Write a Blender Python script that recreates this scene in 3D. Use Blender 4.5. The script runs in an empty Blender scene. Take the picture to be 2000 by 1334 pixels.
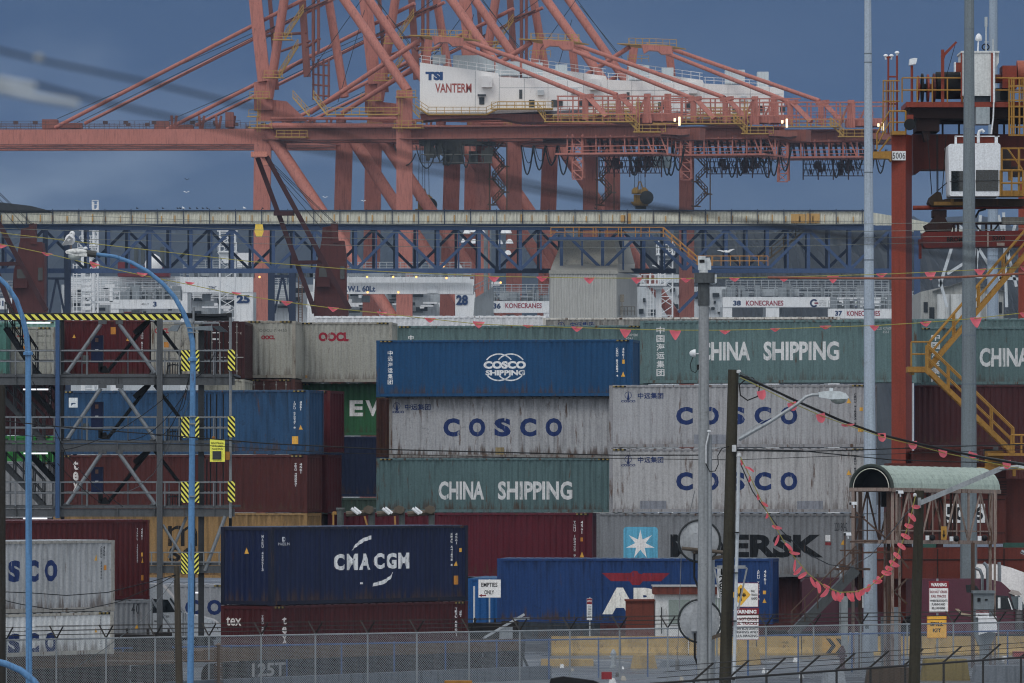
import bpy, bmesh, math, random
from mathutils import Vector, Matrix
random.seed(11)
R = math.radians
sc = bpy.context.scene
col = sc.collection
# ------------------------------------------------------------------ camera, sky, sun, exposure
F, HY, CH = 11111.0, 940.0, 7.5          # focal length in photo pixels, horizon row, camera height (m)
cam = bpy.data.cameras.new('camera')
cam.sensor_width = 36.0; cam.sensor_fit = 'HORIZONTAL'; cam.lens = 200.0
cam.shift_y = (HY - 667.0) / 2000.0
cam.clip_start = 0.5; cam.clip_end = 30000.0
cam.dof.use_dof = True; cam.dof.focus_distance = 235.0; cam.dof.aperture_fstop = 7.1
camo = bpy.data.objects.new('camera', cam); col.objects.link(camo)
camo.location = (0, 0, CH); camo.rotation_euler = (R(90), 0, 0)
sc.camera = camo
sc.view_settings.view_transform = 'Standard'; sc.view_settings.look = 'None'
sc.view_settings.exposure = 0.1; sc.view_settings.gamma = 1.0
sc.cycles.max_bounces = 5; sc.cycles.diffuse_bounces = 3; sc.cycles.glossy_bounces = 2
sc.cycles.transmission_bounces = 2; sc.cycles.transparent_max_bounces = 8
sc.cycles.use_denoising = True
sc.cycles.filter_width = 1.1
SUN_EL, SUN_AZ = R(48), R(205)           # soft light from behind the camera, a little to its left
world = bpy.data.worlds.new('World'); sc.world = world; world.use_nodes = True
nt = world.node_tree; nt.nodes.clear()
def wn(t, **k):
    n = nt.nodes.new(t)
    for a, b in k.items(): setattr(n, a, b)
    return n
wo = wn('ShaderNodeOutputWorld'); bg = wn('ShaderNodeBackground'); bg.inputs['Strength'].default_value = 0.1
nt.links.new(bg.outputs[0], wo.inputs[0])
sky = wn('ShaderNodeTexSky', sky_type='NISHITA'); sky.sun_disc = False
sky.sun_elevation = SUN_EL; sky.sun_rotation = SUN_AZ
tcw = wn('ShaderNodeTexCoord'); sep = wn('ShaderNodeSeparateXYZ')
nt.links.new(tcw.outputs['Generated'], sep.inputs[0])
def ramp(tree, fac, stops, interp='LINEAR'):
    n = tree.nodes.new('ShaderNodeValToRGB'); n.color_ramp.interpolation = interp
    e = n.color_ramp.elements
    while len(e) < len(stops): e.new(0.5)
    for el, (p, c) in zip(e, stops):
        el.position = p; el.color = (c, c, c, 1) if not isinstance(c, tuple) else (*c[:3], 1)
    tree.links.new(fac, n.inputs[0]); return n.outputs[0]
def mixc(tree, fac, a, b, mode='MIX'):
    n = tree.nodes.new('ShaderNodeMix'); n.data_type = 'RGBA'; n.blend_type = mode
    for s, v in ((n.inputs[0], fac), (n.inputs[6], a), (n.inputs[7], b)):
        if isinstance(v, (int, float)): s.default_value = v
        elif isinstance(v, tuple): s.default_value = (*v[:3], 1)
        else: tree.links.new(v, s)
    return n.outputs[2]
# storm bank low in front (dark slate blue), bright overcast overhead and behind
mp = wn('ShaderNodeMapping'); mp.inputs['Scale'].default_value = (16, 16, 40)
nt.links.new(tcw.outputs['Generated'], mp.inputs[0])
nz = wn('ShaderNodeTexNoise'); nz.inputs['Scale'].default_value = 1.6; nz.inputs['Detail'].default_value = 5
nz.inputs['Roughness'].default_value = 0.5
nt.links.new(mp.outputs[0], nz.inputs[0])
storm = ramp(nt, sep.outputs[2], [(0.0, (0.46, 0.92, 2.0)), (0.036, (0.42, 0.87, 1.95)), (0.050, (0.66, 1.14, 2.12)), (0.062, (0.36, 0.81, 1.9)), (0.088, (0.25, 0.66, 1.66)), (0.3, (0.7, 1.3, 2.6))])
wisp = ramp(nt, nz.outputs[0], [(0.38, 0.0), (0.72, 1.0)])
wband = ramp(nt, sep.outputs[2], [(0.02, 0.35), (0.05, 0.75), (0.062, 0.32), (0.09, 0.2)])
wm = wn('ShaderNodeMath', operation='MULTIPLY'); nt.links.new(wisp, wm.inputs[0]); nt.links.new(wband, wm.inputs[1])
mx_ = wn('ShaderNodeMapRange'); mx_.inputs[1].default_value = 0.05; mx_.inputs[2].default_value = -0.06; mx_.inputs[3].default_value = 0.25; mx_.inputs[4].default_value = 1.0
nt.links.new(sep.outputs[0], mx_.inputs[0])
wm2 = wn('ShaderNodeMath', operation='MULTIPLY'); nt.links.new(wm.outputs[0], wm2.inputs[0]); nt.links.new(mx_.outputs[0], wm2.inputs[1])
storm = mixc(nt, wm2.outputs[0], storm, (2.47, 3.19, 4.34))
mp2 = wn('ShaderNodeMapping'); mp2.inputs['Scale'].default_value = (2, 2, 4)
nt.links.new(tcw.outputs['Generated'], mp2.inputs[0])
nz2 = wn('ShaderNodeTexNoise'); nz2.inputs['Scale'].default_value = 1.3; nz2.inputs['Detail'].default_value = 4
nt.links.new(mp2.outputs[0], nz2.inputs[0])
over = ramp(nt, nz2.outputs[0], [(0.3, (6.2, 6.25, 6.4)), (0.7, (10.6, 10.7, 10.9))])
over = mixc(nt, 0.15, over, sky.outputs[0])
front = ramp(nt, sep.outputs[1], [(0.15, 0.0), (0.9, 1.0)])
low = ramp(nt, sep.outputs[2], [(0.25, 1.0), (0.75, 0.0)])
fm = wn('ShaderNodeMath', operation='MULTIPLY'); nt.links.new(front, fm.inputs[0]); nt.links.new(low, fm.inputs[1])
allsky = mixc(nt, fm.outputs[0], over, storm)
nt.links.new(allsky, bg.inputs[0])
sun = bpy.data.lights.new('sun', 'SUN'); sun.energy = 0.9; sun.angle = R(18); sun.color = (1.0, 0.96, 0.9)
suno = bpy.data.objects.new('sun', sun); col.objects.link(suno)
sd = Vector((math.sin(SUN_AZ) * math.cos(SUN_EL), math.cos(SUN_AZ) * math.cos(SUN_EL), math.sin(SUN_EL)))
suno.rotation_euler = sd.to_track_quat('Z', 'Y').to_euler(); suno.location = (0, -20, 60)

# ------------------------------------------------------------------ helpers
def P(px, py, d):
    """a point of the place: photo pixel and distance in metres"""
    return Vector(((px - 1000) * d / F, d, CH - (py - HY) * d / F))
def lin(h):
    h = h.lstrip('#'); o = []
    for i in (0, 2, 4):
        c = int(h[i:i + 2], 16) / 255
        o.append(c / 12.92 if c <= 0.04045 else ((c + 0.055) / 1.055) ** 2.4)
    return o
GAIN = 1.0 / 0.78
def A(h, g=1.0):
    c = lin(h); l = .2126 * c[0] + .7152 * c[1] + .0722 * c[2]; k = 0.61 + 0.46 * min(1.0, l / .42)
    return tuple(min(0.86, max(.002, (x + (l - x) * .10) * GAIN * g * k)) for x in c)
MC = {}
def mat(h, rough=0.55, metal=0.0, dirt=0.3, rust=0.0, g=1.0, streak=1.0, bump=0.0, spec=0.2, under=None, foot=0.0):
    """painted, weathered surface: broad fading, run-down streaks, rust blooms, fine speckle"""
    key = (h, rough, metal, dirt, rust, g, streak, bump, spec, under, foot)
    if key in MC: return MC[key]
    m = bpy.data.materials.new('paint_' + h.strip('#')); m.use_nodes = True
    t = m.node_tree; b = t.nodes['Principled BSDF']
    base = A(h, g)
    b.inputs['Roughness'].default_value = rough; b.inputs['Metallic'].default_value = metal
    b.inputs['Specular IOR Level'].default_value = spec
    tc = t.nodes.new('ShaderNodeTexCoord'); oi = t.nodes.new('ShaderNodeObjectInfo')
    mu = t.nodes.new('ShaderNodeMath'); mu.operation = 'MULTIPLY'; mu.inputs[1].default_value = 173.0
    t.links.new(oi.outputs['Random'], mu.inputs[0])
    ad = t.nodes.new('ShaderNodeVectorMath'); ad.operation = 'ADD'
    t.links.new(tc.outputs['Object'], ad.inputs[0]); t.links.new(mu.outputs[0], ad.inputs[1])
    def noise(scale, detail, sx=1, sz=1, rg=0.55):
        mp = t.nodes.new('ShaderNodeMapping'); mp.inputs['Scale'].default_value = (sx, sx, sz)
        t.links.new(ad.outputs[0], mp.inputs[0])
        n = t.nodes.new('ShaderNodeTexNoise'); n.inputs['Scale'].default_value = scale
        n.inputs['Detail'].default_value = detail; n.inputs['Roughness'].default_value = rg
        t.links.new(mp.outputs[0], n.inputs[0]); return n.outputs[0]
    dark = tuple(c * 0.38 + 0.004 for c in base); pale = tuple(min(0.85, c * 1.18 + 0.006) for c in base)
    c = mixc(t, ramp(t, noise(0.45, 4), [(0.3, 0.0), (0.75, min(1, 0.25 + dirt))]), base, pale)
    st = ramp(t, noise(1.0, 4, 7.0 * streak, 0.45), [(0.5, 0.0), (0.78, min(1.0, dirt * 1.5))])
    c = mixc(t, st, c, dark)
    if rust > 0:
        rs = ramp(t, noise(1.0, 5, 5.0, 0.8, 0.65), [(0.66 - rust * 0.22, 0.0), (0.74 - rust * 0.16, min(1, 0.55 + rust))])
        c = mixc(t, rs, c, (0.085, 0.042, 0.022))
    if under:                                  # worn lettering: the wall's own paint shows through in upright flakes
        c = mixc(t, ramp(t, noise(1.0, 5, 6.0, 1.1, .7), [(0.615, 0.0), (0.66, .8)]), c, A(under))
    else:                                      # faded and scuffed patches with edges of their own
        c = mixc(t, ramp(t, noise(1.3, 6, 1.0, 1.0, .68), [(0.56, 0.0), (0.6, dirt * .5)]), c, pale)
        c = mixc(t, ramp(t, noise(2.6, 5, 1.0, 1.0, .7), [(0.62, 0.0), (0.67, dirt * .9)]), c, dark)
    if foot > 0:                               # rust and grime gathered along the sill and running down from the top rail
        sz_ = t.nodes.new('ShaderNodeSeparateXYZ'); t.links.new(tc.outputs['Object'], sz_.inputs[0])
        for z0, z1, k, cc in ((1.0, .1, foot, (.07, .04, .025)), (1.5, 2.9, foot * .7, tuple(v * .4 for v in base))):
            mr = t.nodes.new('ShaderNodeMapRange'); mr.inputs[1].default_value = z0; mr.inputs[2].default_value = z1; t.links.new(sz_.outputs[2], mr.inputs[0])
            nn_ = noise(1.0, 5, 3.2 if z1 > 1 else 4.5, .35, .68); ad2 = t.nodes.new('ShaderNodeMath'); ad2.operation = 'MULTIPLY_ADD'; ad2.inputs[1].default_value = .34
            t.links.new(mr.outputs[0], ad2.inputs[0]); t.links.new(nn_, ad2.inputs[2])
            c = mixc(t, ramp(t, ad2.outputs[0], [(.72, 0.0), (.86, min(1, k))]), c, cc)
    sp = ramp(t, noise(14.0, 3), [(0.35, 0.86), (0.65, 1.06)])
    c = mixc(t, 1.0, c, sp, 'MULTIPLY')
    t.links.new(c, b.inputs['Base Color'])
    if bump > 0:
        bp = t.nodes.new('ShaderNodeBump'); bp.inputs['Strength'].default_value = bump; bp.inputs['Distance'].default_value = 0.02
        t.links.new(noise(9.0, 5), bp.inputs['Height']); t.links.new(bp.outputs[0], b.inputs['Normal'])
    MC[key] = m; return m
def glow(h, s):
    key = ('glow', h, s)
    if key in MC: return MC[key]
    m = bpy.data.materials.new('lamp_light'); m.use_nodes = True; t = m.node_tree; t.nodes.clear()
    e = t.nodes.new('ShaderNodeEmission'); o = t.nodes.new('ShaderNodeOutputMaterial')
    e.inputs[0].default_value = (*lin(h), 1); e.inputs[1].default_value = s
    t.links.new(e.outputs[0], o.inputs[0]); MC[key] = m; return m
def glass(h='#20282e'):
    return mat(h, rough=0.08, dirt=0.1, spec=0.6)

class MB:
    """collects shapes in world coordinates for ONE mesh object"""
    def __init__(s): s.v = []; s.f = []; s.m = []
    def add(s, vs, fs, mi=0):
        n = len(s.v); s.v.extend(Vector(v) for v in vs)
        s.f.extend(tuple(i + n for i in f) for f in fs); s.m.extend([mi] * len(fs)); return s
    def box(s, x0, y0, z0, x1, y1, z1, mi=0):
        return s.add([(x0, y0, z0), (x1, y0, z0), (x1, y1, z0), (x0, y1, z0), (x0, y0, z1), (x1, y0, z1), (x1, y1, z1), (x0, y1, z1)],
                     [(0, 1, 5, 4), (1, 2, 6, 5), (2, 3, 7, 6), (3, 0, 4, 7), (4, 5, 6, 7), (3, 2, 1, 0)], mi)
    def pbox(s, x0, y0, x1, y1, d, dep, mi=0):
        """box whose near face is the photo rectangle at distance d, dep metres deep"""
        a = P(x0, y1, d); b = P(x1, y0, d)
        return s.box(a.x, d, a.z, b.x, d + dep, b.z, mi)
    def beam(s, a, b, vis, dep=None, vis2=None, mi=0):
        """bar of section vis (seen from the front) x dep (in depth)"""
        a = Vector(a); b = Vector(b); dep = dep or vis; vis2 = vis2 or vis
        d = (b - a).normalized(); y = Vector((0, 1, 0))
        if abs(d.dot(y)) > 0.95: y = Vector((0, 0, 1))
        n = d.cross(y).normalized(); y = n.cross(d).normalized()
        vs = []
        for p, w in ((a, vis), (b, vis2)):
            for i, j in ((-1, -1), (1, -1), (1, 1), (-1, 1)): vs.append(p + n * w * i / 2 + y * dep * j / 2)
        return s.add(vs, [(0, 1, 2, 3), (7, 6, 5, 4), (0, 4, 5, 1), (1, 5, 6, 2), (2, 6, 7, 3), (3, 7, 4, 0)], mi)
    def tube(s, a, b, r, r2=None, n=10, mi=0): return s.path([a, b], [r, r2 if r2 is not None else r], n, mi)
    def path(s, pts, r, n=6, mi=0):
        pts = [Vector(p) for p in pts]; rs = r if isinstance(r, (list, tuple)) else [r] * len(pts)
        vs = []; ref = None
        for i, p in enumerate(pts):
            d = (pts[min(i + 1, len(pts) - 1)] - pts[max(i - 1, 0)]).normalized()
            if ref is None: ref = Vector((0, 1, 0)) if abs(d.y) < 0.9 else Vector((0, 0, 1))
            u = d.cross(ref).normalized(); w = u.cross(d).normalized()
            for k in range(n):
                t = 2 * math.pi * k / n; vs.append(p + (u * math.cos(t) + w * math.sin(t)) * rs[i])
        fs = []
        for i in range(len(pts) - 1):
            for k in range(n):
                a = i * n + k; b = i * n + (k + 1) % n; fs.append((a, b, b + n, a + n))
        fs.append(tuple(range(n))[::-1]); fs.append(tuple(range((len(pts) - 1) * n, len(pts) * n)))
        return s.add(vs, fs, mi)
    def prism(s, poly, off, mi=0):
        """polygon of points extruded along the vector off"""
        off = Vector(off); poly = [Vector(p) for p in poly]; n = len(poly)
        fs = [tuple(range(n)), tuple(range(2 * n - 1, n - 1, -1))] + [(i, i + n, (i + 1) % n + n, (i + 1) % n) for i in range(n)]
        return s.add(poly + [p + off for p in poly], fs, mi)
    def pprism(s, pts, d, dep, mi=0): return s.prism([P(x, y, d) for x, y in pts], (0, dep, 0), mi)
    def quad(s, a, b, c, d, mi=0): return s.add([a, b, c, d], [(0, 1, 2, 3)], mi)
    def lathe(s, c, prof, n=16, axis='Z', mi=0):
        """profile of (radius, height) turned about an axis through c"""
        vs = []; c = Vector(c)
        for r, h in prof:
            for k in range(n):
                t = 2 * math.pi * k / n; x, y = r * math.cos(t), r * math.sin(t)
                vs.append(c + (Vector((x, y, h)) if axis == 'Z' else Vector((x, h, y)) if axis == 'Y' else Vector((h, x, y))))
        fs = [(i * n + k, i * n + (k + 1) % n, (i + 1) * n + (k + 1) % n, (i + 1) * n + k) for i in range(len(prof) - 1) for k in range(n)]
        fs.append(tuple(range(n))[::-1]); fs.append(tuple(range((len(prof) - 1) * n, len(prof) * n)))
        return s.add(vs, fs, mi)
    def ball(s, c, rx, ry=None, rz=None, n=10, mi=0):
        ry = ry or rx; rz = rz or rx; c = Vector(c); vs = []; m = max(4, n // 2 + 1)
        for i in range(m + 1):
            ph = math.pi * i / m
            for k in range(n):
                t = 2 * math.pi * k / n
                vs.append(c + Vector((rx * math.sin(ph) * math.cos(t), ry * math.sin(ph) * math.sin(t), rz * math.cos(ph))))
        fs = [(i * n + k, (i + 1) * n + k, (i + 1) * n + (k + 1) % n, i * n + (k + 1) % n) for i in range(m) for k in range(n)]
        return s.add(vs, fs, mi)
    def build(s, name, mats, parent=None, smooth=False, local=False):
        me = bpy.data.meshes.new(name); off = Vector((0, 0, 0))
        if parent is not None and not local: off = world_loc(parent)
        me.from_pydata([tuple(v - off) for v in s.v], [], s.f)
        if not isinstance(mats, (list, tuple)): mats = [mats]
        for m in mats: me.materials.append(m)
        me.polygons.foreach_set('material_index', s.m)
        if smooth: me.polygons.foreach_set('use_smooth', [True] * len(me.polygons))
        bm = bmesh.new(); bm.from_mesh(me); bmesh.ops.recalc_face_normals(bm, faces=bm.faces); bm.to_mesh(me); bm.free()
        if smooth:
            try: me.set_sharp_from_angle(angle=R(40))
            except Exception: pass
        o = bpy.data.objects.new(name, me); col.objects.link(o)
        if parent is not None: o.parent = parent
        return o
def world_loc(o):
    v = Vector(o.location)
    while o.parent is not None: o = o.parent; v += Vector(o.location)
    return v
def tag(o, label=None, cat=None, group=None, kind=None):
    if label: o['label'] = label
    if cat: o['category'] = cat
    if group: o['group'] = group
    if kind: o['kind'] = kind
    return o
def thing(name, label, cat, loc=(0, 0, 0), rz=0.0, group=None):
    o = bpy.data.objects.new(name, None); col.objects.link(o); o.empty_display_size = 0.3
    o.location = loc; o.rotation_euler = (0, 0, rz)
    return tag(o, label, cat, group)
def single(name, mb, mats, label, cat, group=None, smooth=False):
    """a thing that is one mesh: its origin at its lowest middle"""
    xs = [v.x for v in mb.v]; ys = [v.y for v in mb.v]; zs = [v.z for v in mb.v]
    c = Vector(((min(xs) + max(xs)) / 2, (min(ys) + max(ys)) / 2, min(zs)))
    mb.v = [v - c for v in mb.v]
    o = mb.build(name, mats, None, smooth); o.location = c
    return tag(o, label, cat, group)
def copy_tree(o, parent=None, shift=None):
    c = o.copy(); col.objects.link(c)
    if parent is not None: c.parent = parent
    if shift is not None: c.location = Vector(o.location) + Vector(shift)
    for ch in list(o.children): copy_tree(ch, c)
    return c
def sag(a, b, drop, n=16):
    a = Vector(a); b = Vector(b); out = []
    for i in range(n + 1):
        t = i / n; p = a.lerp(b, t); p.z -= drop * 4 * t * (1 - t); out.append(p)
    return out
def rail_run(mb, a, b, h=1.1, step=1.5, r=0.03, mids=1):
    """handrail with posts between two floor points"""
    a = Vector(a); b = Vector(b); n = max(1, round((b - a).length / step)); up = Vector((0, 0, h))
    for k in range(mids + 1): mb.tube(a + up * (k + 1) / (mids + 1), b + up * (k + 1) / (mids + 1), r, n=5)
    for i in range(n + 1):
        p = a.lerp(b, i / n); mb.tube(p, p + up, r, n=5)

# ------------------------------------------------------------------ lettering
TC = {}
def glyphs(s, bold=0.0):
    """outline faces of a string, scaled to the unit square"""
    key = (s, bold)
    if key in TC: return TC[key]
    c = bpy.data.curves.new('t', 'FONT'); c.body = s; c.size = 1; c.resolution_u = 3; c.offset = bold
    o = bpy.data.objects.new('t', c); m = bpy.data.meshes.new_from_object(o)
    v = [(p.co.x, p.co.y) for p in m.vertices]; f = [tuple(p.vertices) for p in m.polygons]
    bpy.data.objects.remove(o); bpy.data.curves.remove(c); bpy.data.meshes.remove(m)
    x0 = min(p[0] for p in v); x1 = max(p[0] for p in v); y0 = min(p[1] for p in v); y1 = max(p[1] for p in v)
    v = [((a - x0) / max(1e-6, x1 - x0), (b - y0) / max(1e-6, y1 - y0)) for a, b in v]
    TC[key] = (v, f); return TC[key]
class Flat:
    """flat marks (letters, emblems) in a plane's own x, z"""
    def __init__(s): s.v = []; s.f = []
    def add(s, v, f):
        n = len(s.v); s.v += v; s.f += [tuple(i + n for i in q) for q in f]
    def text(s, t, x0, z0, x1, z1, bold=0.0):
        v, f = glyphs(t, bold); s.add([(x0 + a * (x1 - x0), z0 + b * (z1 - z0)) for a, b in v], f)
    def spaced(s, t, x0, z0, x1, z1, gap=0.3, bold=0.0, wide=None):
        """letters one by one, evenly spread"""
        n = len(t); w = (x1 - x0) / (n + gap * (n - 1))
        for i, ch in enumerate(t):
            if ch == ' ': continue
            xa = x0 + i * w * (1 + gap); k = 0.25 if ch in 'I1' else 0
            s.text(ch, xa + w * k, z0, xa + w * (1 - k), z1, bold)
    def stack(s, t, x0, z0, x1, z1, gap=0.2, bold=0.0):
        n = len(t); h = (z1 - z0) / (n + gap * (n - 1))
        for i, ch in enumerate(t):
            if ch == ' ': continue
            zt = z1 - i * h * (1 + gap); k = 0.35 if ch in 'I1' else 0
            s.text(ch, x0 + (x1 - x0) * k, zt - h, x1 - (x1 - x0) * k, zt, bold)
    def poly(s, pts): s.add(list(pts), [tuple(range(len(pts)))])
    def rect(s, x0, z0, x1, z1): s.poly([(x0, z0), (x1, z0), (x1, z1), (x0, z1)])
    def band(s, outer, inner):
        n = len(outer); s.add(list(outer) + list(inner), [(i, i + 1, n + i + 1, n + i) for i in range(n - 1)])
    def arc(s, cx, cz, rx, rz, a0, a1, w, n=24):
        o = []; q = []
        for i in range(n + 1):
            t = R(a0 + (a1 - a0) * i / n); o.append((cx + rx * math.cos(t), cz + rz * math.sin(t)))
            q.append((cx + (rx - w) * math.cos(t), cz + (rz - w) * math.sin(t)))
        s.band(o, q)
    def build(s, name, m, parent, cuts=None, prof=None, y=0.0, plane='XZ', xoff=0.0):
        bm = bmesh.new(); vs = [bm.verts.new((x, 0, z)) for x, z in s.v]
        for f in s.f:
            try: bm.faces.new([vs[i] for i in f])
            except ValueError: pass
        if cuts:
            lo = min(p[0] for p in s.v); hi = max(p[0] for p in s.v)
            for cx in cuts:
                if lo < cx < hi:
                    bmesh.ops.bisect_plane(bm, geom=bm.verts[:] + bm.edges[:] + bm.faces[:], plane_co=(cx, 0, 0), plane_no=(1, 0, 0), dist=1e-5)
        for v in bm.verts:
            v.co.y = y + (prof(v.co.x) if prof else 0.0)
        if plane == 'YZ':                       # marks on the right end: x along the depth
            for v in bm.verts: v.co = Vector((xoff - v.co.y, v.co.x, v.co.z))
        bmesh.ops.recalc_face_normals(bm, faces=bm.faces)
        for f in bm.faces:
            if plane == 'XZ' and f.normal.y > 0: f.normal_flip()
        me = bpy.data.meshes.new(name); bm.to_mesh(me); bm.free(); me.materials.append(m)
        o = bpy.data.objects.new(name, me); col.objects.link(o); o.parent = parent; return o

# ------------------------------------------------------------------ shipping containers
def corrugation(L, pitch=0.278, depth=0.036):
    """points (x, inset) of a trapezoid-ribbed sheet from 0 to L"""
    n = max(2, int(L / pitch)); p = L / n; out = []
    for i in range(n):
        b = i * p
        out += [(b, 0), (b + .26 * p, 0), (b + .5 * p, depth), (b + .76 * p, depth)]
    out.append((L, 0)); return out
def sheet(mb, pts, z0, z1, place):
    """ribbed vertical sheet; place(x, inset, z) gives the 3D point"""
    vs = []
    for x, y in pts: vs += [place(x, y, z0), place(x, y, z1)]
    mb.add(vs, [(2 * i, 2 * i + 2, 2 * i + 3, 2 * i + 1) for i in range(len(pts) - 1)])
def container(label, x0, x1, yt, yb, d, yaw, h, depth=2.44, marks=(), dirt=0.3, rust=0.12, frame=None, front='ribbed', end='ribbed',
              group=None, stripes=True, rough=0.5, cat='shipping container', pitch=0.278, streak=1.0):
    """photo rectangle of the front face, distance of its left end, yaw (deg, + = right end nearer)"""
    c, s = math.cos(R(yaw)), math.sin(R(yaw))
    a = P(x0, yb, d); k = (x1 - 1000) / F
    L = (k * d - a.x) / (c + s * k); H = (yb - yt) * d / F
    T = thing('shipping_container', label, cat, a, -R(yaw), group)
    D = depth; jr = random.Random(label); dirt = round(dirt * jr.uniform(.7, 1.35), 2); streak = round(streak * jr.uniform(.45, 1.2), 2); m = mat(h, rough, 0, dirt, rust, streak=streak, foot=round(.25 + dirt * jr.uniform(.4, 1.3), 2)); fm = mat(frame or h, rough, 0, min(1, dirt + .15), min(.9, rust + .25))
    pw, tr, br = 0.15, 0.09, 0.16
    f = MB()
    for px in (0, L - pw):
        for py in (0, D - pw): f.box(px, py, 0.118, px + pw, py + pw, H - 0.118)
    for px in (-0.006, L - 0.172):
        for py in (-0.006, D - 0.156):
            for pz in (-0.004, H - 0.118): f.box(px, py, pz, px + 0.178, py + 0.162, pz + 0.122)
    for py in (0.012, D - 0.012 - 0.06):
        f.box(pw, py, H - tr, L - pw, py + .06, H); f.box(pw, py, 0.02, L - pw, py + .06, br)
    for px in (0.012, L - 0.012 - 0.06):
        f.box(px, pw, H - tr - .03, px + .06, D - pw, H); f.box(px, pw, 0.02, px + .06, D - pw, br)
    mats = [fm, mat('#85743a', dirt=.5), mat('#16171a', dirt=.2)]
    if stripes and random.random() < .55:
        for k0 in (pw + .03, L - pw - .63):
            for i in range(6):
                xa = k0 + i * .1
                f.add([(xa, -.002, H - tr + .01), (xa + .1, -.002, H - tr + .01), (xa + .1, -.002, H - .01), (xa, -.002, H - .01)], [(0, 1, 2, 3)], 1 + i % 2)
    f.build('frame', mats, T, local=True)
    b = MB(); W = L - 2 * pw; pts = corrugation(W, pitch); y0 = 0.028
    prof = None; cuts = None
    if front == 'ribbed':
        sheet(b, pts, br - .005, H - tr + .005, lambda x, y, z: (pw + x, y0 + y, z))
        xs = [pw + q[0] for q in pts]; ys = [q[1] for q in pts]; cuts = xs
        def prof(x):
            if x <= xs[0] or x >= xs[-1]: return 0.0
            import bisect
            i = bisect.bisect_right(xs, x) - 1; i = min(i, len(xs) - 2); t = (x - xs[i]) / (xs[i + 1] - xs[i])
            return ys[i] + (ys[i + 1] - ys[i]) * t
    else:
        b.box(pw, .06, br, L - pw, .1, H - tr)
    pe = corrugation(D - 2 * pw, 0.25)
    sheet(b, pe, br - .005, H - tr - .02, lambda x, y, z: (L - y0 - y, pw + x, z))
    sheet(b, pe, br - .005, H - tr - .02, lambda x, y, z: (y0 + y, pw + x, z))
    b.box(pw, D - .09, br, L - pw, D - .05, H - tr)
    b.box(.06, .06, .05, L - .06, D - .06, .09)
    b.build('panels', m, T, local=True)
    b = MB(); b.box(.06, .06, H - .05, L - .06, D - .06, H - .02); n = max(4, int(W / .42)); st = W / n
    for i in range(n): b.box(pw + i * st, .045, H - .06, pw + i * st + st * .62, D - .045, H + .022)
    dust_highlight = '#%02x%02x%02x' % tuple(int(int(h[1 + 2 * i:3 + 2 * i], 16) * .5 + (150, 156, 165)[i] * .5) for i in range(3))  # dust and the top-edge highlight both mixed into the roof colour
    b.build('roof', mat(dust_highlight, .7, 0, .5, rust * .5), T, local=True)
    if front == 'door':
        for s0 in (0, 1):
            xa = pw + .02 + s0 * (W / 2); xb = xa + W / 2 - .04; q = MB(); q.box(xa, .02, br + .02, xb, .058, H - tr - .03)
            for zz in (.25, .5, .75): q.box(xa + .05, .005, zz * H - .12, xb - .05, .0198, zz * H + .12)
            dr = q.build('door', m, T, local=True)
            for t in (.28, .74):
                rx = xa + (xb - xa) * t; g = MB(); g.tube((rx, -.012, br), (rx, -.012, H - tr), .022, n=6)
                for zz in (.12, .4, .62, .9): g.box(rx - .05, -.03, zz * H, rx + .05, .004, zz * H + .06)
                g.box(rx - .02, -.045, H * .36, rx + .32, -.031, H * .36 + .05)
                g.build('lock_rod', mat('#8d8d8a', .45, .3, .4, .3), dr, local=True)
    lift = 0.0
    for mk in marks:
        kind, hx, bx = mk[0], mk[1], mk[2]; opt = mk[4] if len(mk) > 4 else 0.0; txt = mk[3] if len(mk) > 3 else ''
        u0 = (bx[0] - x0) / (x1 - x0) * L; u1 = (bx[2] - x0) / (x1 - x0) * L
        w0 = (yb - bx[3]) / (yb - yt) * H; w1 = (yb - bx[1]) / (yb - yt) * H
        fl = Flat(); nm = {'text': 'lettering', 'spaced': 'lettering', 'stack': 'lettering', 'tri': 'warning_label', 'sticker': 'sticker', 'plate': 'plate'}.get(kind, 'emblem')
        if kind == 'text': fl.text(txt, u0, w0, u1, w1, opt)
        elif kind == 'spaced': fl.spaced(txt, u0, w0, u1, w1, mk[5] if len(mk) > 5 else .3, opt)
        elif kind == 'stack': fl.stack(txt, u0, w0, u1, w1, .2, opt)
        elif kind == 'tri': fl.poly([(u0, w0), (u1, w0), ((u0 + u1) / 2, w1)])
        elif kind in ('sticker', 'plate'): fl.rect(u0, w0, u1, w1)
        elif kind == 'poly': fl.poly([((q[0] - x0) / (x1 - x0) * L, (yb - q[1]) / (yb - yt) * H) for q in txt])
        elif kind == 'fn': txt(fl, lambda q: ((q[0] - x0) / (x1 - x0) * L, (yb - q[1]) / (yb - yt) * H), L / (x1 - x0), H / (yb - yt))
        lift += 0.0015
        fl.build(nm, mat(hx, .55, 0, .5, .08, under=h if nm in ('lettering', 'emblem') else None), T, cuts, prof, (y0 if front == 'ribbed' else .017) - .002 - lift)
    T['L'] = L; T['H'] = H
    return T
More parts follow.
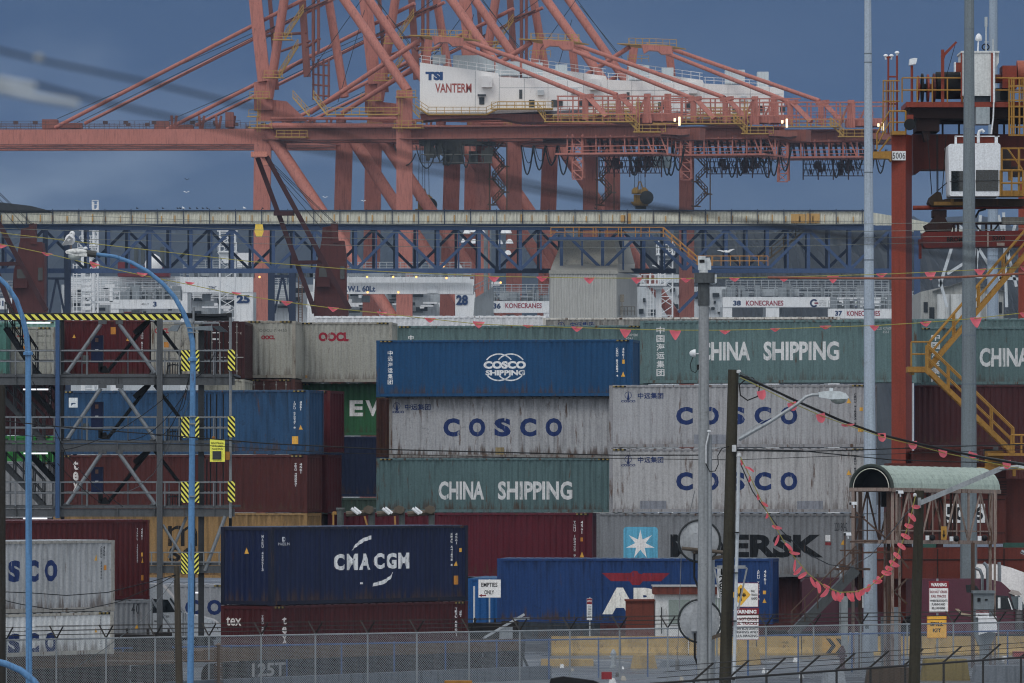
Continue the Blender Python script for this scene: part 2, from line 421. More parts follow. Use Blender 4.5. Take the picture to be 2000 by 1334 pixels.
# ------------------------------------------------------------------ the yard stacks
W_, NAVY, YEL, ORG = '#c3c7cc', '#1c3670', '#c9962a', '#b9791d'
TEAL, GREY, MAROON = '#557174', '#939599', '#522422'
def cosco_big(x0, x1, y0, y1): return ('spaced', NAVY, (x0, y0, x1, y1), 'COSCO', 0.05, 0.55)
def ship_mark(cx, cy):
    """ring with a tall spire, small word under it"""
    def fn(fl, tr, sx, sz):
        u, w = tr((cx, cy)); fl.arc(u, w, 7 * sx, 7 * sz, 0, 360, 1.0 * sx, 22)
        fl.poly([tr((cx - 2.6, cy + 9)), tr((cx + 2.6, cy + 9)), tr((cx + 1.1, cy - 2)), tr((cx, cy - 9)), tr((cx - 1.1, cy - 2))])
        u, w = tr((cx - 14, cy + 14)); u1, w1 = tr((cx + 14, cy + 9.4)); fl.text('COSCO', u, w, u1, w1, 0.04)
    return ('fn', NAVY, (0, 0, 0, 0), fn)
def globe(fl, tr, sx, sz):
    for cx in (975, 998):
        for a0, a1 in ((33, 147), (219, 321)):
            u, w = tr((cx, 718)); fl.arc(u, w, 30 * sx, 27 * sz, a0, a1, 2.6 * sx)
def star(fl, tr, sx, sz):
    u, w = tr((1251, 1063)); pts = []
    for i in range(14):
        t = R(90 + i * 360 / 14); r = 29 if i % 2 == 0 else 10.5
        pts.append((u + r * sx * math.cos(t), w + r * sz * math.sin(t)))
    for i in range(14): fl.poly([(u, w), pts[i], pts[(i + 1) % 14]])
def rounded(x0, y0, x1, y1, r):
    o = []
    for cx, cy, a in ((x1 - r, y0 + r, 0), (x0 + r, y0 + r, 90), (x0 + r, y1 - r, 180), (x1 - r, y1 - r, 270)):
        for k in range(5): t = R(a + k * 22.5); o.append((cx + r * math.cos(t), cy - r * math.sin(t)))
    return o
def plum(cx, cy, r):
    def fn(fl, tr, sx, sz):
        for i in range(5):
            t = R(90 + 72 * i); u, w = tr((cx + r * .55 * math.cos(t), cy - r * .55 * math.sin(t)))
            fl.arc(u, w, r * .42 * sx, r * .42 * sz, 0, 360, r * .41 * sx, 10)
    return fn
def swoosh(pts_up, pts_lo):
    def fn(fl, tr, sx, sz): fl.band([tr(p) for p in pts_up], [tr(p) for p in pts_lo])
    return fn
def ids(x, y0, y1, s, hx=W_, w=4.5): return ('stack', hx, (x, y0, x + w, y1), s, 0.03)
def side_labels(x, y0, y1, num, hx=W_):
    h = y1 - y0
    return [ids(x - 14, y0 + .12 * h, y0 + .68 * h, num, hx), ids(x, y0 + .12 * h, y0 + .32 * h, '4561', hx),
            ('sticker', ORG, (x - .5, y0 + .38 * h, x + 4.5, y0 + .44 * h)), ('tri', YEL, (x - 2, y0 + .6 * h, x + 7, y0 + .69 * h))]
container('blue forty foot container crossed by white arc emblem rings, on top of its stack', 735, 1236, 665, 775.3, 270, 9, '#0e4a78', dirt=.25, rust=.02, rough=.42,
    marks=[('text', W_, (945, 706, 1028, 721), 'COSCO', .06), ('text', W_, (949, 723.5, 1026, 734), 'SHIPPING', .05), ('fn', W_, (0,) * 4, globe),
           ('stack', W_, (757, 685, 767, 751), '中远海运集团', .02), ids(1203, 681, 737, 'CSNU 622884 4'), ids(1215, 681, 702, '4561'),
           ('sticker', YEL, (1215, 704, 1220, 712)), ('tri', YEL, (1213, 727, 1221, 737))])
container('rusty pale grey container under the blue container with arc emblem', 760, 1200, 776, 894.5, 270.5, 9, GREY, dirt=.42, rust=.38, frame='#7c7a78',
    marks=[cosco_big(866, 1098, 817, 853), ship_mark(775, 793), ('text', NAVY, (791, 789, 841, 801), '中远集团', .02), ('sticker', '#8a7a55', (968, 874, 985, 888))])
container('brown container end showing past the rusty pale grey container', 735, 1190, 777, 893, 273.2, 9, '#4a2b24', dirt=.6, rust=.4)
container('dark teal container below the rusty pale grey one, white capitals across it', 735, 1200, 895.5, 1001.3, 270, 9, '#516c6f', dirt=.5, rust=.22,
    marks=[('text', '#b6b9bb', (857, 940, 946, 976), 'CHINA', .035), ('text', '#b6b9bb', (973, 940, 1118, 976), 'SHIPPING', .035)])
container('crimson container beside the star emblem container, below a teal one', 640, 1157, 1002, 1126, 270, 9, '#621b2b', dirt=.4, rust=.1,
    marks=side_labels(1134, 1002, 1126, 'TCNU 183422 9'))
container('teal container with large white capitals on the top row behind the concrete pole', 1250, 1790, 627, 749, 282, 10, '#5b7678', dirt=.45, rust=.2, streak=1.4,
    marks=[('text', '#b9bcbe', (1367, 668, 1466, 705), 'CHINA', .035), ('text', '#b9bcbe', (1492, 668, 1640, 705), 'SHIPPING', .035),
           ('stack', '#b9bcbe', (1282, 638, 1298, 735), '中国海运集团', .02), ('text', '#a9adb0', (1709, 641, 1741, 646), 'CCLU 427609', 0), ('text', '#a9adb0', (1724, 648, 1736, 653), '4561', 0)])
container('upper light grey container with blue spaced capitals behind the wooden pole', 1190, 1697, 753, 874.5, 262, 12, GREY, dirt=.3, rust=.22, frame='#85868a',
    marks=[cosco_big(1321, 1558, 795, 830), ship_mark(1227, 772), ('text', NAVY, (1246, 767, 1296, 779), '中远集团', .02), ('tri', YEL, (1653, 779, 1663, 789)),
           ids(1668, 770, 830, 'CBHU 918232 9', '#3a3d44'), ('sticker', YEL, (1679, 797, 1685, 804)), ('sticker', YEL, (1676, 835, 1686, 844)), ('plate', '#7d828c', (1356, 849, 1418, 867))])
container('lower light grey container with blue spaced capitals behind the wooden pole', 1190, 1697, 876.5, 1001, 262, 12, '#999a9c', dirt=.34, rust=.3, frame='#85868a',
    marks=[cosco_big(1321, 1558, 922, 958), ship_mark(1227, 897), ('text', NAVY, (1246, 892, 1296, 904), '中远集团', .02), ('tri', YEL, (1653, 918, 1663, 928)),
           ids(1668, 890, 950, 'CBHU 821446 3', '#3a3d44'), ('plate', '#7d828c', (1250, 978, 1302, 995)), ('plate', '#7d828c', (1557, 978, 1608, 995))])
container('mid grey container with white star on a light blue square and black capitals', 1165, 1672, 1003, 1126, 262, 12, '#777b80', dirt=.28, rust=.16, frame='#6d7074',
    marks=[('poly', '#4c9dbd', (0,) * 4, rounded(1218, 1029, 1285, 1100, 6)), ('fn', '#cfd2d4', (0,) * 4, star), ('text', '#15191f', (1310, 1043, 1608, 1088), 'MAERSK', .045),
           ('text', '#33373d', (1630, 1020, 1655, 1036), '220 8042', 0), ('tri', YEL, (1642, 1053, 1652, 1063)), ('sticker', '#8b2b2f', (1612, 1058, 1623, 1064)), ('sticker', '#c9ccd0', (1612, 1044, 1622, 1056))])
for i, (x0, x1, y0, y1, hh, lb) in enumerate([(1172, 1680, 1128, 1250, '#5a3030', 'dark red container at the foot of the stack under the star emblem container'),
                                             (700, 1160, 1128, 1248, '#3d4650', 'slate grey container at the foot of the stack under the crimson one')]):
    container(lb, x0, x1, y0, y1, 263 + 8 * i, 11, hh, dirt=.5, rust=.2)
container('teal container right of the orange crane leg, white characters down its edge', 1786, 2330, 640, 752, 284, 10, '#546e70', dirt=.45, rust=.2, streak=1.4,
    marks=[('stack', '#b9bcbe', (1819, 652, 1836, 748), '中国海运集团', .02), ('text', '#aeb2b4', (1914, 680, 2012, 717), 'CHINA', .035)])
container('teal container on the top row behind the orange crane leg, only its upper edge showing', 1640, 2180, 624, 742, 292, 10, '#5d787a', dirt=.4, rust=.12)
container('dark maroon container behind the yellow crane stairs', 1786, 2330, 753, 870, 283, 10, '#4c2225', dirt=.35, rust=.12)
container('dark maroon container below another behind the yellow crane stairs', 1786, 2330, 871, 990, 283, 10, '#552a27', dirt=.35, rust=.12)
container('brick red container beside the gangway stair, star emblem container above it', 1535, 1778, 1096, 1222, 262, 8, '#5a2420', dirt=.35, rust=.14, marks=side_labels(1766, 1096, 1222, 'TGHU 402918 3'))
container('bright blue container on a chassis with a red eagle emblem', 971, 1509, 1091, 1217, 252.6, 9, '#183f78', dirt=.4, rust=.04,
    marks=[('poly', '#8d2233', (0,) * 4, [(1176, 1118.5), (1232, 1118.5), (1238, 1114), (1246, 1115), (1248, 1119), (1254, 1121), (1257, 1118.5), (1309, 1118.5), (1292, 1134.5), (1256, 1134.5), (1250, 1142), (1236, 1142), (1230, 1134.5), (1194, 1134.5)]),
           ('text', '#d2d0c8', (1177, 1147, 1322, 1199), 'APL', .07), ids(1479, 1112, 1170, 'APHU 728414 2'), ids(1492, 1112, 1140, '4561'), ('tri', YEL, (1489, 1167, 1497, 1176)), ('sticker', YEL, (1490, 1152, 1496, 1159))])
container('small bright blue container behind the white EMPTIES ONLY sign', 912, 980, 1130, 1246, 256, 6, '#135a9c', depth=6.0, dirt=.2, rust=0)
# row behind, at the top
container('long white refrigerated container along the top row, only its upper edge showing', 610, 1066, 618, 740, 300, 5, '#c2c6cc', dirt=.2, rust=.08, frame='#c6cad0')
container('weathered light grey container on the top row, blue characters half hidden by a teal one', 1060, 1640, 621, 742, 296, 6, '#93938f', dirt=.5, rust=.35, frame='#b0aea8',
    marks=[('text', NAVY, (1114, 629, 1161, 640), '中远集团', .02), ship_mark(1096, 636)])
container('teal container behind the blue container with arc emblem, upper strip showing', 772, 1258, 637, 752, 288, 6, '#587274', dirt=.4, rust=.15,
    marks=[('text', '#c3c7ca', (797, 655, 808, 664), '中', .03), ('text', '#aeb2b4', (1221, 653, 1246, 658), 'LU 499388', 0), ('text', '#aeb2b4', (1222, 660, 1236, 665), '4261', 0)])
container('light grey container with large red capitals on the top row', 579, 766, 630, 747, 284, 5, '#92938c', dirt=.35, rust=.12, frame='#8a8880',
    marks=[('text', '#a01f38', (622, 649, 682, 667), 'OOCL', .06), ('sticker', '#a37a3a', (596, 733, 600, 738))])
container('light grey container end with small red capitals, beside the larger lettered one', 478, 577, 627, 739, 281, 4, '#93948c', depth=12, dirt=.35, rust=.12, frame='#8a867c', pitch=.25,
    marks=[('text', '#a01f38', (510, 655, 537, 663), 'OOCL', .06), ('text', '#5a5c58', (506, 643, 560, 648), 'OOCU 714450', 0)])
container('rust brown container end with lock rods under the light grey container end', 478, 576, 741, 858, 281, 4, '#5e3a35', depth=12, front='door', dirt=.4, rust=.3)
container('green container with white capitals half hidden behind the dark blue end walls', 576, 1040, 749, 851, 285, 5, '#2a643e', dirt=.4, rust=.12, streak=.6,
    marks=[('text', '#cfd2d0', (683, 782, 709, 813), 'E', .04), ('text', '#cfd2d0', (714, 782, 742, 813), 'V', .04), ('poly', '#cfd2d0', (0,) * 4, [(683, 782), (685, 782), (685, 813), (683, 813)])])
container('navy container under the green one with white capitals', 570, 1040, 853, 971, 285, 5, '#1e2c4c', dirt=.3, rust=.05)
container('grey green container near the foot of the stack, under the navy one', 570, 1040, 973, 1090, 285, 5, '#43584f', dirt=.4, rust=.1)
# left stack behind the steel rack
container('blue container on the left stack with rust streaks and white numbers', 112, 604, 764, 888, 268, 14, '#234d74', dirt=.5, rust=.2, frame='#2a4a6b',
    marks=[ids(573, 785, 838, 'IMKU 670947 8'), ids(585, 785, 803, '4561'), ('tri', YEL, (583, 831, 591, 840)), ('sticker', YEL, (570, 853, 582, 868)), ('plate', '#b9c3cc', (134, 777, 152, 796)), ('text', '#23456b', (139, 787, 148, 793), 'P', .1)])
container('dark maroon container on the left stack, white word down its end', 108, 600, 889.5, 1001, 268, 14, MAROON, dirt=.35, rust=.12,
    marks=[('stack', '#b5b2b0', (142, 900, 153, 960), 'tex', .03), ids(575, 905, 950, 'TEXU 4820931'), ids(585, 905, 925, '4561')])
container('tan yellow container at the foot of the left stack, black letters behind the chevron boards', 104, 600, 1002, 1128, 268, 14, '#8d6f43', dirt=.4, rust=.08,
    marks=[('text', '#1a1a1c', (329, 1026, 386, 1066), 'm', .0), ('text', '#1a1a1c', (331, 1068, 384, 1096), 'sc', .01)])
container('maroon container end standing behind the blue container of the left stack', 180, 645, 765, 884, 272, 14, '#5a1f26', dirt=.3, rust=.1)
container('maroon container end behind the dark maroon container of the left stack', 180, 640, 889, 1001, 272, 14, '#551f24', dirt=.3, rust=.1)
container('dark brown container end at the foot of the left stack, behind the tan yellow one', 180, 625, 1004, 1128, 272, 14, '#3a2a24', dirt=.3, rust=.1)
container('maroon container on the top row of the left stack, beside the light grey door end', 121, 292, 626, 742, 276, 3, '#56191f', dirt=.35, rust=.1, pitch=.25,
    marks=[('tri', YEL, (141, 653, 148, 660)), ('sticker', ORG, (216, 639, 226, 653)), ('tri', YEL, (246, 659, 252, 666)), ids(275, 645, 690, 'TGHU 51120')])
container('light grey container door end with red capitals, left of the blue rack post', 15, 106, 639, 738, 272, 2, '#8c8d85', depth=12, front='door', dirt=.35, rust=.15,
    marks=[('text', '#a8402f', (24, 655, 50, 664), 'OOCL', .05), ('text', '#4a4c4a', (72, 654, 104, 658), 'OOLU 801458', 0), ('sticker', ORG, (40, 676, 50, 686))])
container('pale teal container on the top row behind the left light grey door end', -60, 112, 628, 742, 276, 2, '#6a9189', depth=12, dirt=.3, rust=.1)
container('teal container at the edge of the top row beside the light grey door end', -90, 12, 632, 742, 270, 2, '#3f6f66', depth=12, dirt=.3, rust=.1)
container('light grey container door end on the top row behind the striped end boards', 295, 388, 629, 738, 274, 2, '#8c8c84', depth=12, front='door', dirt=.35, rust=.15,
    marks=[('text', '#b0303a', (302, 641, 330, 651), 'OOCL', .05), ('sticker', ORG, (320, 668, 332, 680)), ('text', '#3a3c3c', (352, 664, 360, 678), 'CW', 0)])
container('dark maroon container door end on the top row beside the light grey container end', 398, 478, 628, 739, 276, 2, '#3f1a1c', depth=12, front='door', dirt=.3, rust=.1,
    marks=[('plate', '#b8bcc0', (413, 649, 427, 664)), ('text', '#2a2226', (416, 651, 424, 660), 'T', .08), ('text', '#a8a4a2', (459, 649, 476, 653), '204434', 0), ('text', '#a8a4a2', (462, 655, 468, 659), '4561', 0)])
container('light grey container on the left stack beneath the dark maroon door end', 398, 478, 741, 860, 276, 2, '#93948a', depth=12, dirt=.4, rust=.1)
container('maroon container at the left edge of the left stack, behind the rack stairs', -160, 106, 741, 850, 274, 8, '#431c20', dirt=.3, rust=.1, marks=[ids(96, 752, 790, 'TCKU 41928')])
container('vivid green container at the left edge, behind the rack stairs', -160, 104, 852, 902, 274, 8, '#2f8f3c', dirt=.25, rust=.05)
container('pale grey container at the left edge, below the vivid green one', -160, 102, 903, 1012, 274, 8, '#84878b', dirt=.35, rust=.1)
container('brown container at the left edge, at the foot of its stack', -160, 100, 1013, 1128, 274, 8, '#4a2a26', dirt=.35, rust=.1)
# containers riding on the train
TY = -52
cma = container('navy container on the railcar with white capitals and two curved strokes', 530, 914, 1030, 1183, 208, TY, '#13234a', dirt=.35, rust=.04, frame='#1c2238',
    marks=[('spaced', '#c6cace', (650, 1084, 721, 1116.5), 'CMA', .05, .16), ('spaced', '#c6cace', (728, 1083.5, 797, 1115.5), 'CGM', .05, .16),
           ('fn', '#c6cace', (0,) * 4, swoosh([(684, 1078), (693, 1064), (705, 1054), (722, 1048)], [(685, 1077.5), (697, 1068), (709, 1060), (722, 1056)])),
           ('fn', '#c6cace', (0,) * 4, swoosh([(765, 1122), (758, 1131), (746, 1138), (728, 1143)], [(766, 1123), (760, 1136), (747, 1146), (724, 1150.5)])),
           ('text', '#a8adb5', (544, 1060, 565, 1065.5), 'MAELLN', 0), ('text', '#a8adb5', (552, 1049, 558, 1058), 'D', .04), ids(880, 1045, 1112, 'CMAU 541828 8'), ids(889, 1045, 1068, '4561'),
           ('sticker', YEL, (898, 1076, 902, 1084)), ('tri', YEL, (887, 1102, 894, 1112)), ('sticker', ORG, (887, 1132, 896, 1150)), ('sticker', '#c6cace', (701, 1141, 705, 1145))])
tx = container('dark maroon container on the railcar under the navy one, white letters down its side', 530, 914, 1184.5, 1266, 208, TY, '#4c1b20', dirt=.35, rust=.08,
    marks=[('stack', '#b9b6b4', (552, 1205, 561, 1258), 'tex', .03), ids(889, 1197, 1255, 'TEXU 582001'), ids(898, 1203, 1216, '4561')])
def left_end(T, marks):
    """marks on the left end wall; fractions of its width and height"""
    for hx, kind, t, u0, w0, u1, w1 in marks:
        fl = Flat(); D, H = 2.44, T['H']
        if kind == 'text': fl.text(t, u0 * D, w0 * H, u1 * D, w1 * H, .015)
        elif kind == 'stack': fl.stack(t, u0 * D, w0 * H, u1 * D, w1 * H, .2, .03)
        else: fl.poly([(u0 * D, w0 * H), (u1 * D, w0 * H), ((u0 + u1) / 2 * D, w1 * H)])
        o = fl.build('warning_label' if kind == 'tri' else 'lettering', mat(hx, .55, 0, .4, .05), T)
        for v in o.data.vertices: v.co = Vector((0.02, D - v.co.x, v.co.z))
left_end(cma, [(YEL, 'tri', '', .46, .66, .55, .74), ('#a8adb5', 'stack', 'MAEU 420513', .80, .44, .84, .90)])
left_end(tx, [('#b9b6b4', 'text', 'tex', .10, .52, .40, .74), ('#a8adb5', 'stack', 'TEXU 4821', .80, .3, .84, .78)])
container('pale grey container at the left edge on the railcar, rounded blue capitals', -251, 224, 1061, 1206, 191, TY, '#94989c', dirt=.4, rust=.15, frame='#8b8a86',
    marks=[('spaced', NAVY, (-60, 1099, 109, 1143), 'COSCO', .06, .45), ('tri', YEL, (184, 1090, 191, 1102)), ids(196, 1073, 1140, 'CBHU 334920', '#4a4e55', 3), ('sticker', ORG, (204, 1112, 208, 1122)), ids(203, 1073, 1100, '4561', '#4a4e55', 3)])
container('whiter grey container under the pale grey one at the left edge', -251, 222, 1207.5, 1294, 191, TY, '#b4b8ba', dirt=.35, rust=.15, frame='#97958e',
    marks=[('spaced', NAVY, (-60, 1246, 109, 1288), 'COSCO', .06, .45), ('tri', YEL, (184, 1238, 191, 1249)), ids(196, 1216, 1280, 'CBHU 119204', '#4a4e55', 3)])
container('dark red container standing behind the pale grey railcar container', -180, 292, 1019, 1182, 203, TY, '#5a1f23', dirt=.3, rust=.08,
    marks=[ids(267, 1036, 1106, 'TGHU 120355', w=3), ids(276, 1036, 1060, '4561', w=3), ('sticker', YEL, (276, 1086, 280, 1094)), ('tri', YEL, (276, 1096, 282, 1107)), ('sticker', ORG, (276, 1132, 282, 1143))])
container('mid grey container beneath the dark red container behind the railcar', -180, 293, 1184, 1300, 203, TY, '#83878c', dirt=.4, rust=.12,
    marks=[('text', '#3a3e44', (256, 1190, 274, 1212), '40', 0), ('tri', YEL, (264, 1232, 271, 1242))])
# ------------------------------------------------------------------ the setting: ground, hills
def ground_mat():
    m = bpy.data.materials.new('wet_asphalt'); m.use_nodes = True; t = m.node_tree; b = t.nodes['Principled BSDF']
    tc = t.nodes.new('ShaderNodeTexCoord'); n = t.nodes.new('ShaderNodeTexNoise'); n.inputs['Scale'].default_value = .12; n.inputs['Detail'].default_value = 7
    t.links.new(tc.outputs['Object'], n.inputs[0])
    t.links.new(ramp(t, n.outputs[0], [(.3, (.05, .058, .07)), (.5, (.1, .118, .14)), (.75, (.17, .195, .225))]), b.inputs['Base Color'])
    n2 = t.nodes.new('ShaderNodeTexNoise'); n2.inputs['Scale'].default_value = .35; n2.inputs['Detail'].default_value = 5
    t.links.new(tc.outputs['Object'], n2.inputs[0])
    t.links.new(ramp(t, n2.outputs[0], [(.4, .25), (.62, .75)]), b.inputs['Roughness'])
    n3 = t.nodes.new('ShaderNodeTexNoise'); n3.inputs['Scale'].default_value = 6; t.links.new(tc.outputs['Object'], n3.inputs[0])
    bp = t.nodes.new('ShaderNodeBump'); bp.inputs['Strength'].default_value = .25; bp.inputs['Distance'].default_value = .03
    t.links.new(n3.outputs[0], bp.inputs['Height']); t.links.new(bp.outputs[0], b.inputs['Normal'])
    return m
g = MB(); g.quad((-9000, -300, 0), (9000, -300, 0), (9000, 14000, 0), (-9000, 14000, 0))
tag(g.build('ground', ground_mat()), kind='structure')
def hill(name, d, pts, dep, hexc, rough_amp, n, seed):
    """ridge from photo outline points, sloping down towards the viewer"""
    rnd = random.Random(seed); mb = MB(); vs = []; rows = 7
    for j in range(rows):
        t = j / (rows - 1)
        for i in range(n + 1):
            x = pts[0][0] + (pts[-1][0] - pts[0][0]) * i / n
            for (xa, ya), (xb, yb) in zip(pts, pts[1:]):
                if xa <= x <= xb: y = ya + (yb - ya) * (x - xa) / (xb - xa); break
            p = P(x, y, d); h = p.z * (1 - (1 - t) ** 1.6) if j < rows - 1 else p.z
            vs.append((p.x, d - dep * (1 - t), max(-1, h + rnd.uniform(-1, 1) * rough_amp * t)))
    fs = [(j * (n + 1) + i, j * (n + 1) + i + 1, (j + 1) * (n + 1) + i + 1, (j + 1) * (n + 1) + i) for j in range(rows - 1) for i in range(n)]
    mb.add(vs, fs); return tag(mb.build(name, mat(hexc, .9, 0, .6, 0, streak=.02)), kind='structure')
hill('mountain', 3400, [(-900, 452), (-300, 440), (100, 436), (420, 447), (700, 438), (1000, 446), (1300, 434), (1700, 440), (2200, 428), (2900, 440)], 900, '#1b2736', 6, 160, 3)
hill('hills', 2300, [(1150, 560), (1240, 478), (1330, 452), (1450, 447), (1600, 446), (1760, 455), (1900, 470), (2100, 475), (2700, 490)], 500, '#2a2a29', 5, 200, 5)

# ------------------------------------------------------------------ quay cranes
RED = mat('#ad6b5e', .55, dirt=.5, rust=.16, streak=.6); REDD = mat('#8a5449', .6, dirt=.5, rust=.2, streak=.6); YELC = mat('#a8863c', .6, dirt=.3, rust=.1)
WHT = mat('#cfd4da', .5, dirt=.12, rust=.02); DKC = mat('#2f3436', .6, dirt=.3); GRC = mat('#8c949a', .5, dirt=.3, rust=.05)
def C(x, y, off=0.0): return P(x, y, 914 - (x - 505) * .055 + off)
pxm = lambda p, d=905: p * d / F
def cpart(name, T, m, segs, off=0.0, kind='tube'):
    for s in segs:
        b = MB()
        if kind == 'tube': b.tube(C(s[0], s[1], off), C(s[2], s[3], off), pxm(s[4]) / 2, n=12)
        else: b.beam(C(s[0], s[1], off), C(s[2], s[3], off), pxm(s[4]), pxm(s[5] if len(s) > 5 else s[4]))
        b.build(name, m, T, smooth=(kind == 'tube'))
def stairs(mb, a, b, w=.9, r=.05):
    """stair flight: two stringers, treads and a rail"""
    a = Vector(a); b = Vector(b)
    for dy in (0, w):
        o = Vector((0, dy, 0)); mb.beam(a + o, b + o, .21, .05); u = Vector((0, 0, 1.1)); mb.tube(a + o + u, b + o + u, r, n=5)
        u = Vector((0, 0, .55)); mb.tube(a + o + u, b + o + u, r * .8, n=5)
        for k in range(5): p = a.lerp(b, k / 4) + o; mb.tube(p, p + Vector((0, 0, 1.1)), r, n=5)
    n = max(3, int(abs(b.z - a.z) / .22))
    for k in range(1, n): p = a.lerp(b, k / n); mb.box(p.x - .13, p.y, p.z, p.x + .13, p.y + w, p.z + .04)
def quay_crane(label):
    T = thing('quay_crane', label, 'crane', Vector((C(650, 940).x, 910, 0)), 0, 'red quay cranes')
    cpart('leg', T, RED, [(502, 1010, 514, 250, 33, 30), (790, 1010, 790, 178, 31, 30)], kind='beam')
    cpart('leg', T, RED, [(652, 1010, 673, 272, 33, 30), (944, 1010, 944, 265, 30, 30)], 15, kind='beam')
    cpart('brace', T, RED, [(524, 258, 790, 655, 24)]); cpart('brace', T, RED, [(688, 270, 944, 660, 24)], 15)
    cpart('cross_beam', T, RED, [(528, 245, 778, 247, 11), (530, 231, 776, 232, 6)]); cpart('cross_beam', T, RED, [(690, 250, 935, 254, 11)], 15)
    b = MB()
    for (xa, ya), (xb, yb) in (((514, 256), (673, 272)), ((790, 256), (944, 268))):
        b.beam(C(xa, ya, 0), C(xb, yb, 15), pxm(26), pxm(22))
    for (xa, ya), (xb, yb) in (((502, 700), (652, 700)), ((790, 700), (944, 700))): b.beam(C(xa, ya, 0), C(xb, yb, 15), pxm(24), pxm(22))
    b.build('portal_beam', RED, T)
    b = MB(); b.beam(C(-700, 270, 1), C(505, 267, 1), pxm(30), 1.6); b.beam(C(-640, 274, 9), C(555, 271, 9), pxm(30), 1.6)
    for x in range(-600, 500, 90): b.beam(C(x, 268, 1), C(x + 55, 272, 9), pxm(14), .6)
    b.build('boom', RED, T)
    b = MB(); b.beam(C(505, 262, 1), C(1318, 256, 1), pxm(23), 1.6); b.beam(C(560, 268, 9), C(1372, 262, 9), pxm(23), 1.6)
    for x in range(600, 1300, 80): b.beam(C(x, 259, 1), C(x + 50, 264, 9), pxm(14), .6)
    b.beam(C(505, 250.5, .2), C(1318, 244.5, .2), pxm(2.5), 2.4); b.beam(C(505, 273.5, .2), C(1318, 267.5, .2), pxm(2.5), 2.4)
    b.build('girder', REDD, T)
    b = MB(); rail_run(b, C(-600, 251, -.5), C(470, 249, -.5), 1.1, 3.0, .035); rail_run(b, C(-540, 255, 10), C(480, 253, 10), 1.1, 3.0, .035)
    for x in (30, 68, 205, 245, 300, 375, 420): b.pbox(x - 4, 236, x + 5, 242, 940, .8)
    b.build('boom_railing', mat('#5d4a48', .6, dirt=.3), T)
    b = MB(); b.pbox(82, 233, 112, 251, 938, 3); b.pbox(112, 240, 160, 250, 941, 3)
    for x in (338, 392, 425, 452):
        b.beam(C(x - 3, 226, 3), C(x - 1, 252, 3), pxm(5)); b.beam(C(x + 7, 226, 3), C(x + 3, 252, 3), pxm(5))
    b.pbox(440, 219, 456, 248, 918, 2); b.build('boom_bracket', REDD, T)
    cpart('mast', T, RED, [(489, -90, 516, 160, 25, 22)], kind='beam'); cpart('mast', T, RED, [(627, -90, 673, 190, 17)], 12)
    cpart('mast', T, RED, [(569, -90, 525, 192, 18)]); cpart('mast', T, REDD, [(520, -90, 541, 175, 8, 8), (585, -90, 600, 150, 14, 8)], 6, 'beam')
    b = MB(); b.pbox(496, 160, 532, 215, 913, 3); b.pprism([(508, 192), (560, 198), (590, 226), (600, 236), (500, 236)], 913.5, 2); b.build('mast_foot', RED, T)
    cpart('mast_strut', T, REDD, [(520, 70, 600, 64, 6), (535, 105, 606, 80, 5), (595, 95, 625, 75, 6), (540, 150, 600, 112, 5), (612, -90, 612, 120, 7), (622, -90, 622, 105, 6), (590, 20, 640, 2, 6)], 6)
    b = MB()
    for x in (612, 622, 632, 642): b.tube(C(x, 115, 8), C(x, 195, 8), .18, n=6)
    for y in (125, 145, 165, 185): b.tube(C(610, y, 8), C(644, y + 3, 8), .15, n=6)
    b.build('cable_tower', REDD, T)
    cpart('back_stay', T, RED, [(622, -73, 797, 178, 18)]); cpart('back_stay', T, RED, [(671, -73, 830, 160, 17)], 8)
    cpart('strut', T, RED, [(606, 220, 824, 76, 9.5)]); cpart('strut', T, RED, [(668, 221, 806, 134, 9.5)], 10)
    cpart('fore_stay', T, RED, [(108, 249, 595, -2, 8)], 2); cpart('fore_stay', T, RED, [(166, 241, 655, -4, 7)], 8)
    b = MB()
    for a in ((112, 232, 500, 62), (150, 240, 560, 40), (180, 236, 640, 0), (520, 75, 700, -60), (600, 150, 720, -20), (660, 200, 712, 20), (728, -8, 812, 98), (722, -20, 806, 96)): b.tube(C(a[0], a[1], 5), C(a[2], a[3], 5), .055, n=5)
    b.build('rope', DKC, T)
    b = MB(); b.pprism([(843, 70), (906, 74), (904, 90), (884, 90), (876, 83), (858, 82), (848, 88)], 884, 2.2)
    for x0, x1 in ((838, 829), (906, 914)): b.beam(C(x0, 76, 10), C(x1, 150, 10), pxm(15), 2)
    b.beam(C(838, 80, 16), C(829, 150, 16), pxm(14), 2); b.build('apex_frame', RED, T)
    b = MB()
    for y0, y1 in ((73, 76),): rail_run(b, C(822, y0, -1), C(917, y1, -1), 1.25, 1.4, .045); rail_run(b, C(826, y0, 6), C(920, y1, 6), 1.25, 1.4, .045)
    b.beam(C(820, 73, 2), C(918, 76, 2), .15, 6)
    rail_run(b, C(820, 106, -1), C(862, 106, -1), 1.1, 1.2, .045); b.build('apex_platform', YELC, T)
    cpart('tie', T, RED, [(858, 72, 1143, 188, 8.5)]); cpart('tie', T, RED, [(912, 80, 1205, 185, 8.5)], 8)
    for x, off in ((1143, 0), (1208, 8)):
        b = MB(); b.beam(C(x, 186, off), C(x, 234, off), pxm(11), .9); b.beam(C(x + 6, 190, off), C(x + 42, 228, off), pxm(9), .8)
        b.beam(C(x - 8, 190, off), C(x + 14, 187, off), pxm(8), .9); b.build('tie_post', RED, T)
    b = MB()
    for off in (0, 8):
        o = off * 5
        for y in (188, 196, 222): b.beam(C(1088 + o, y, off), C(1316 + o, y, off), pxm(2.4))
        for x in range(1090, 1318, 29): b.beam(C(x + o, 188, off), C(x + o, 238, off), pxm(2.8))
    for x in range(1095, 1310, 17): b.tube(C(x, 210, 4), C(x, 240, 4), .07, n=5)
    for y in (208, 214, 229): b.tube(C(1090, y, 4), C(1312, y, 4), .06, n=5)
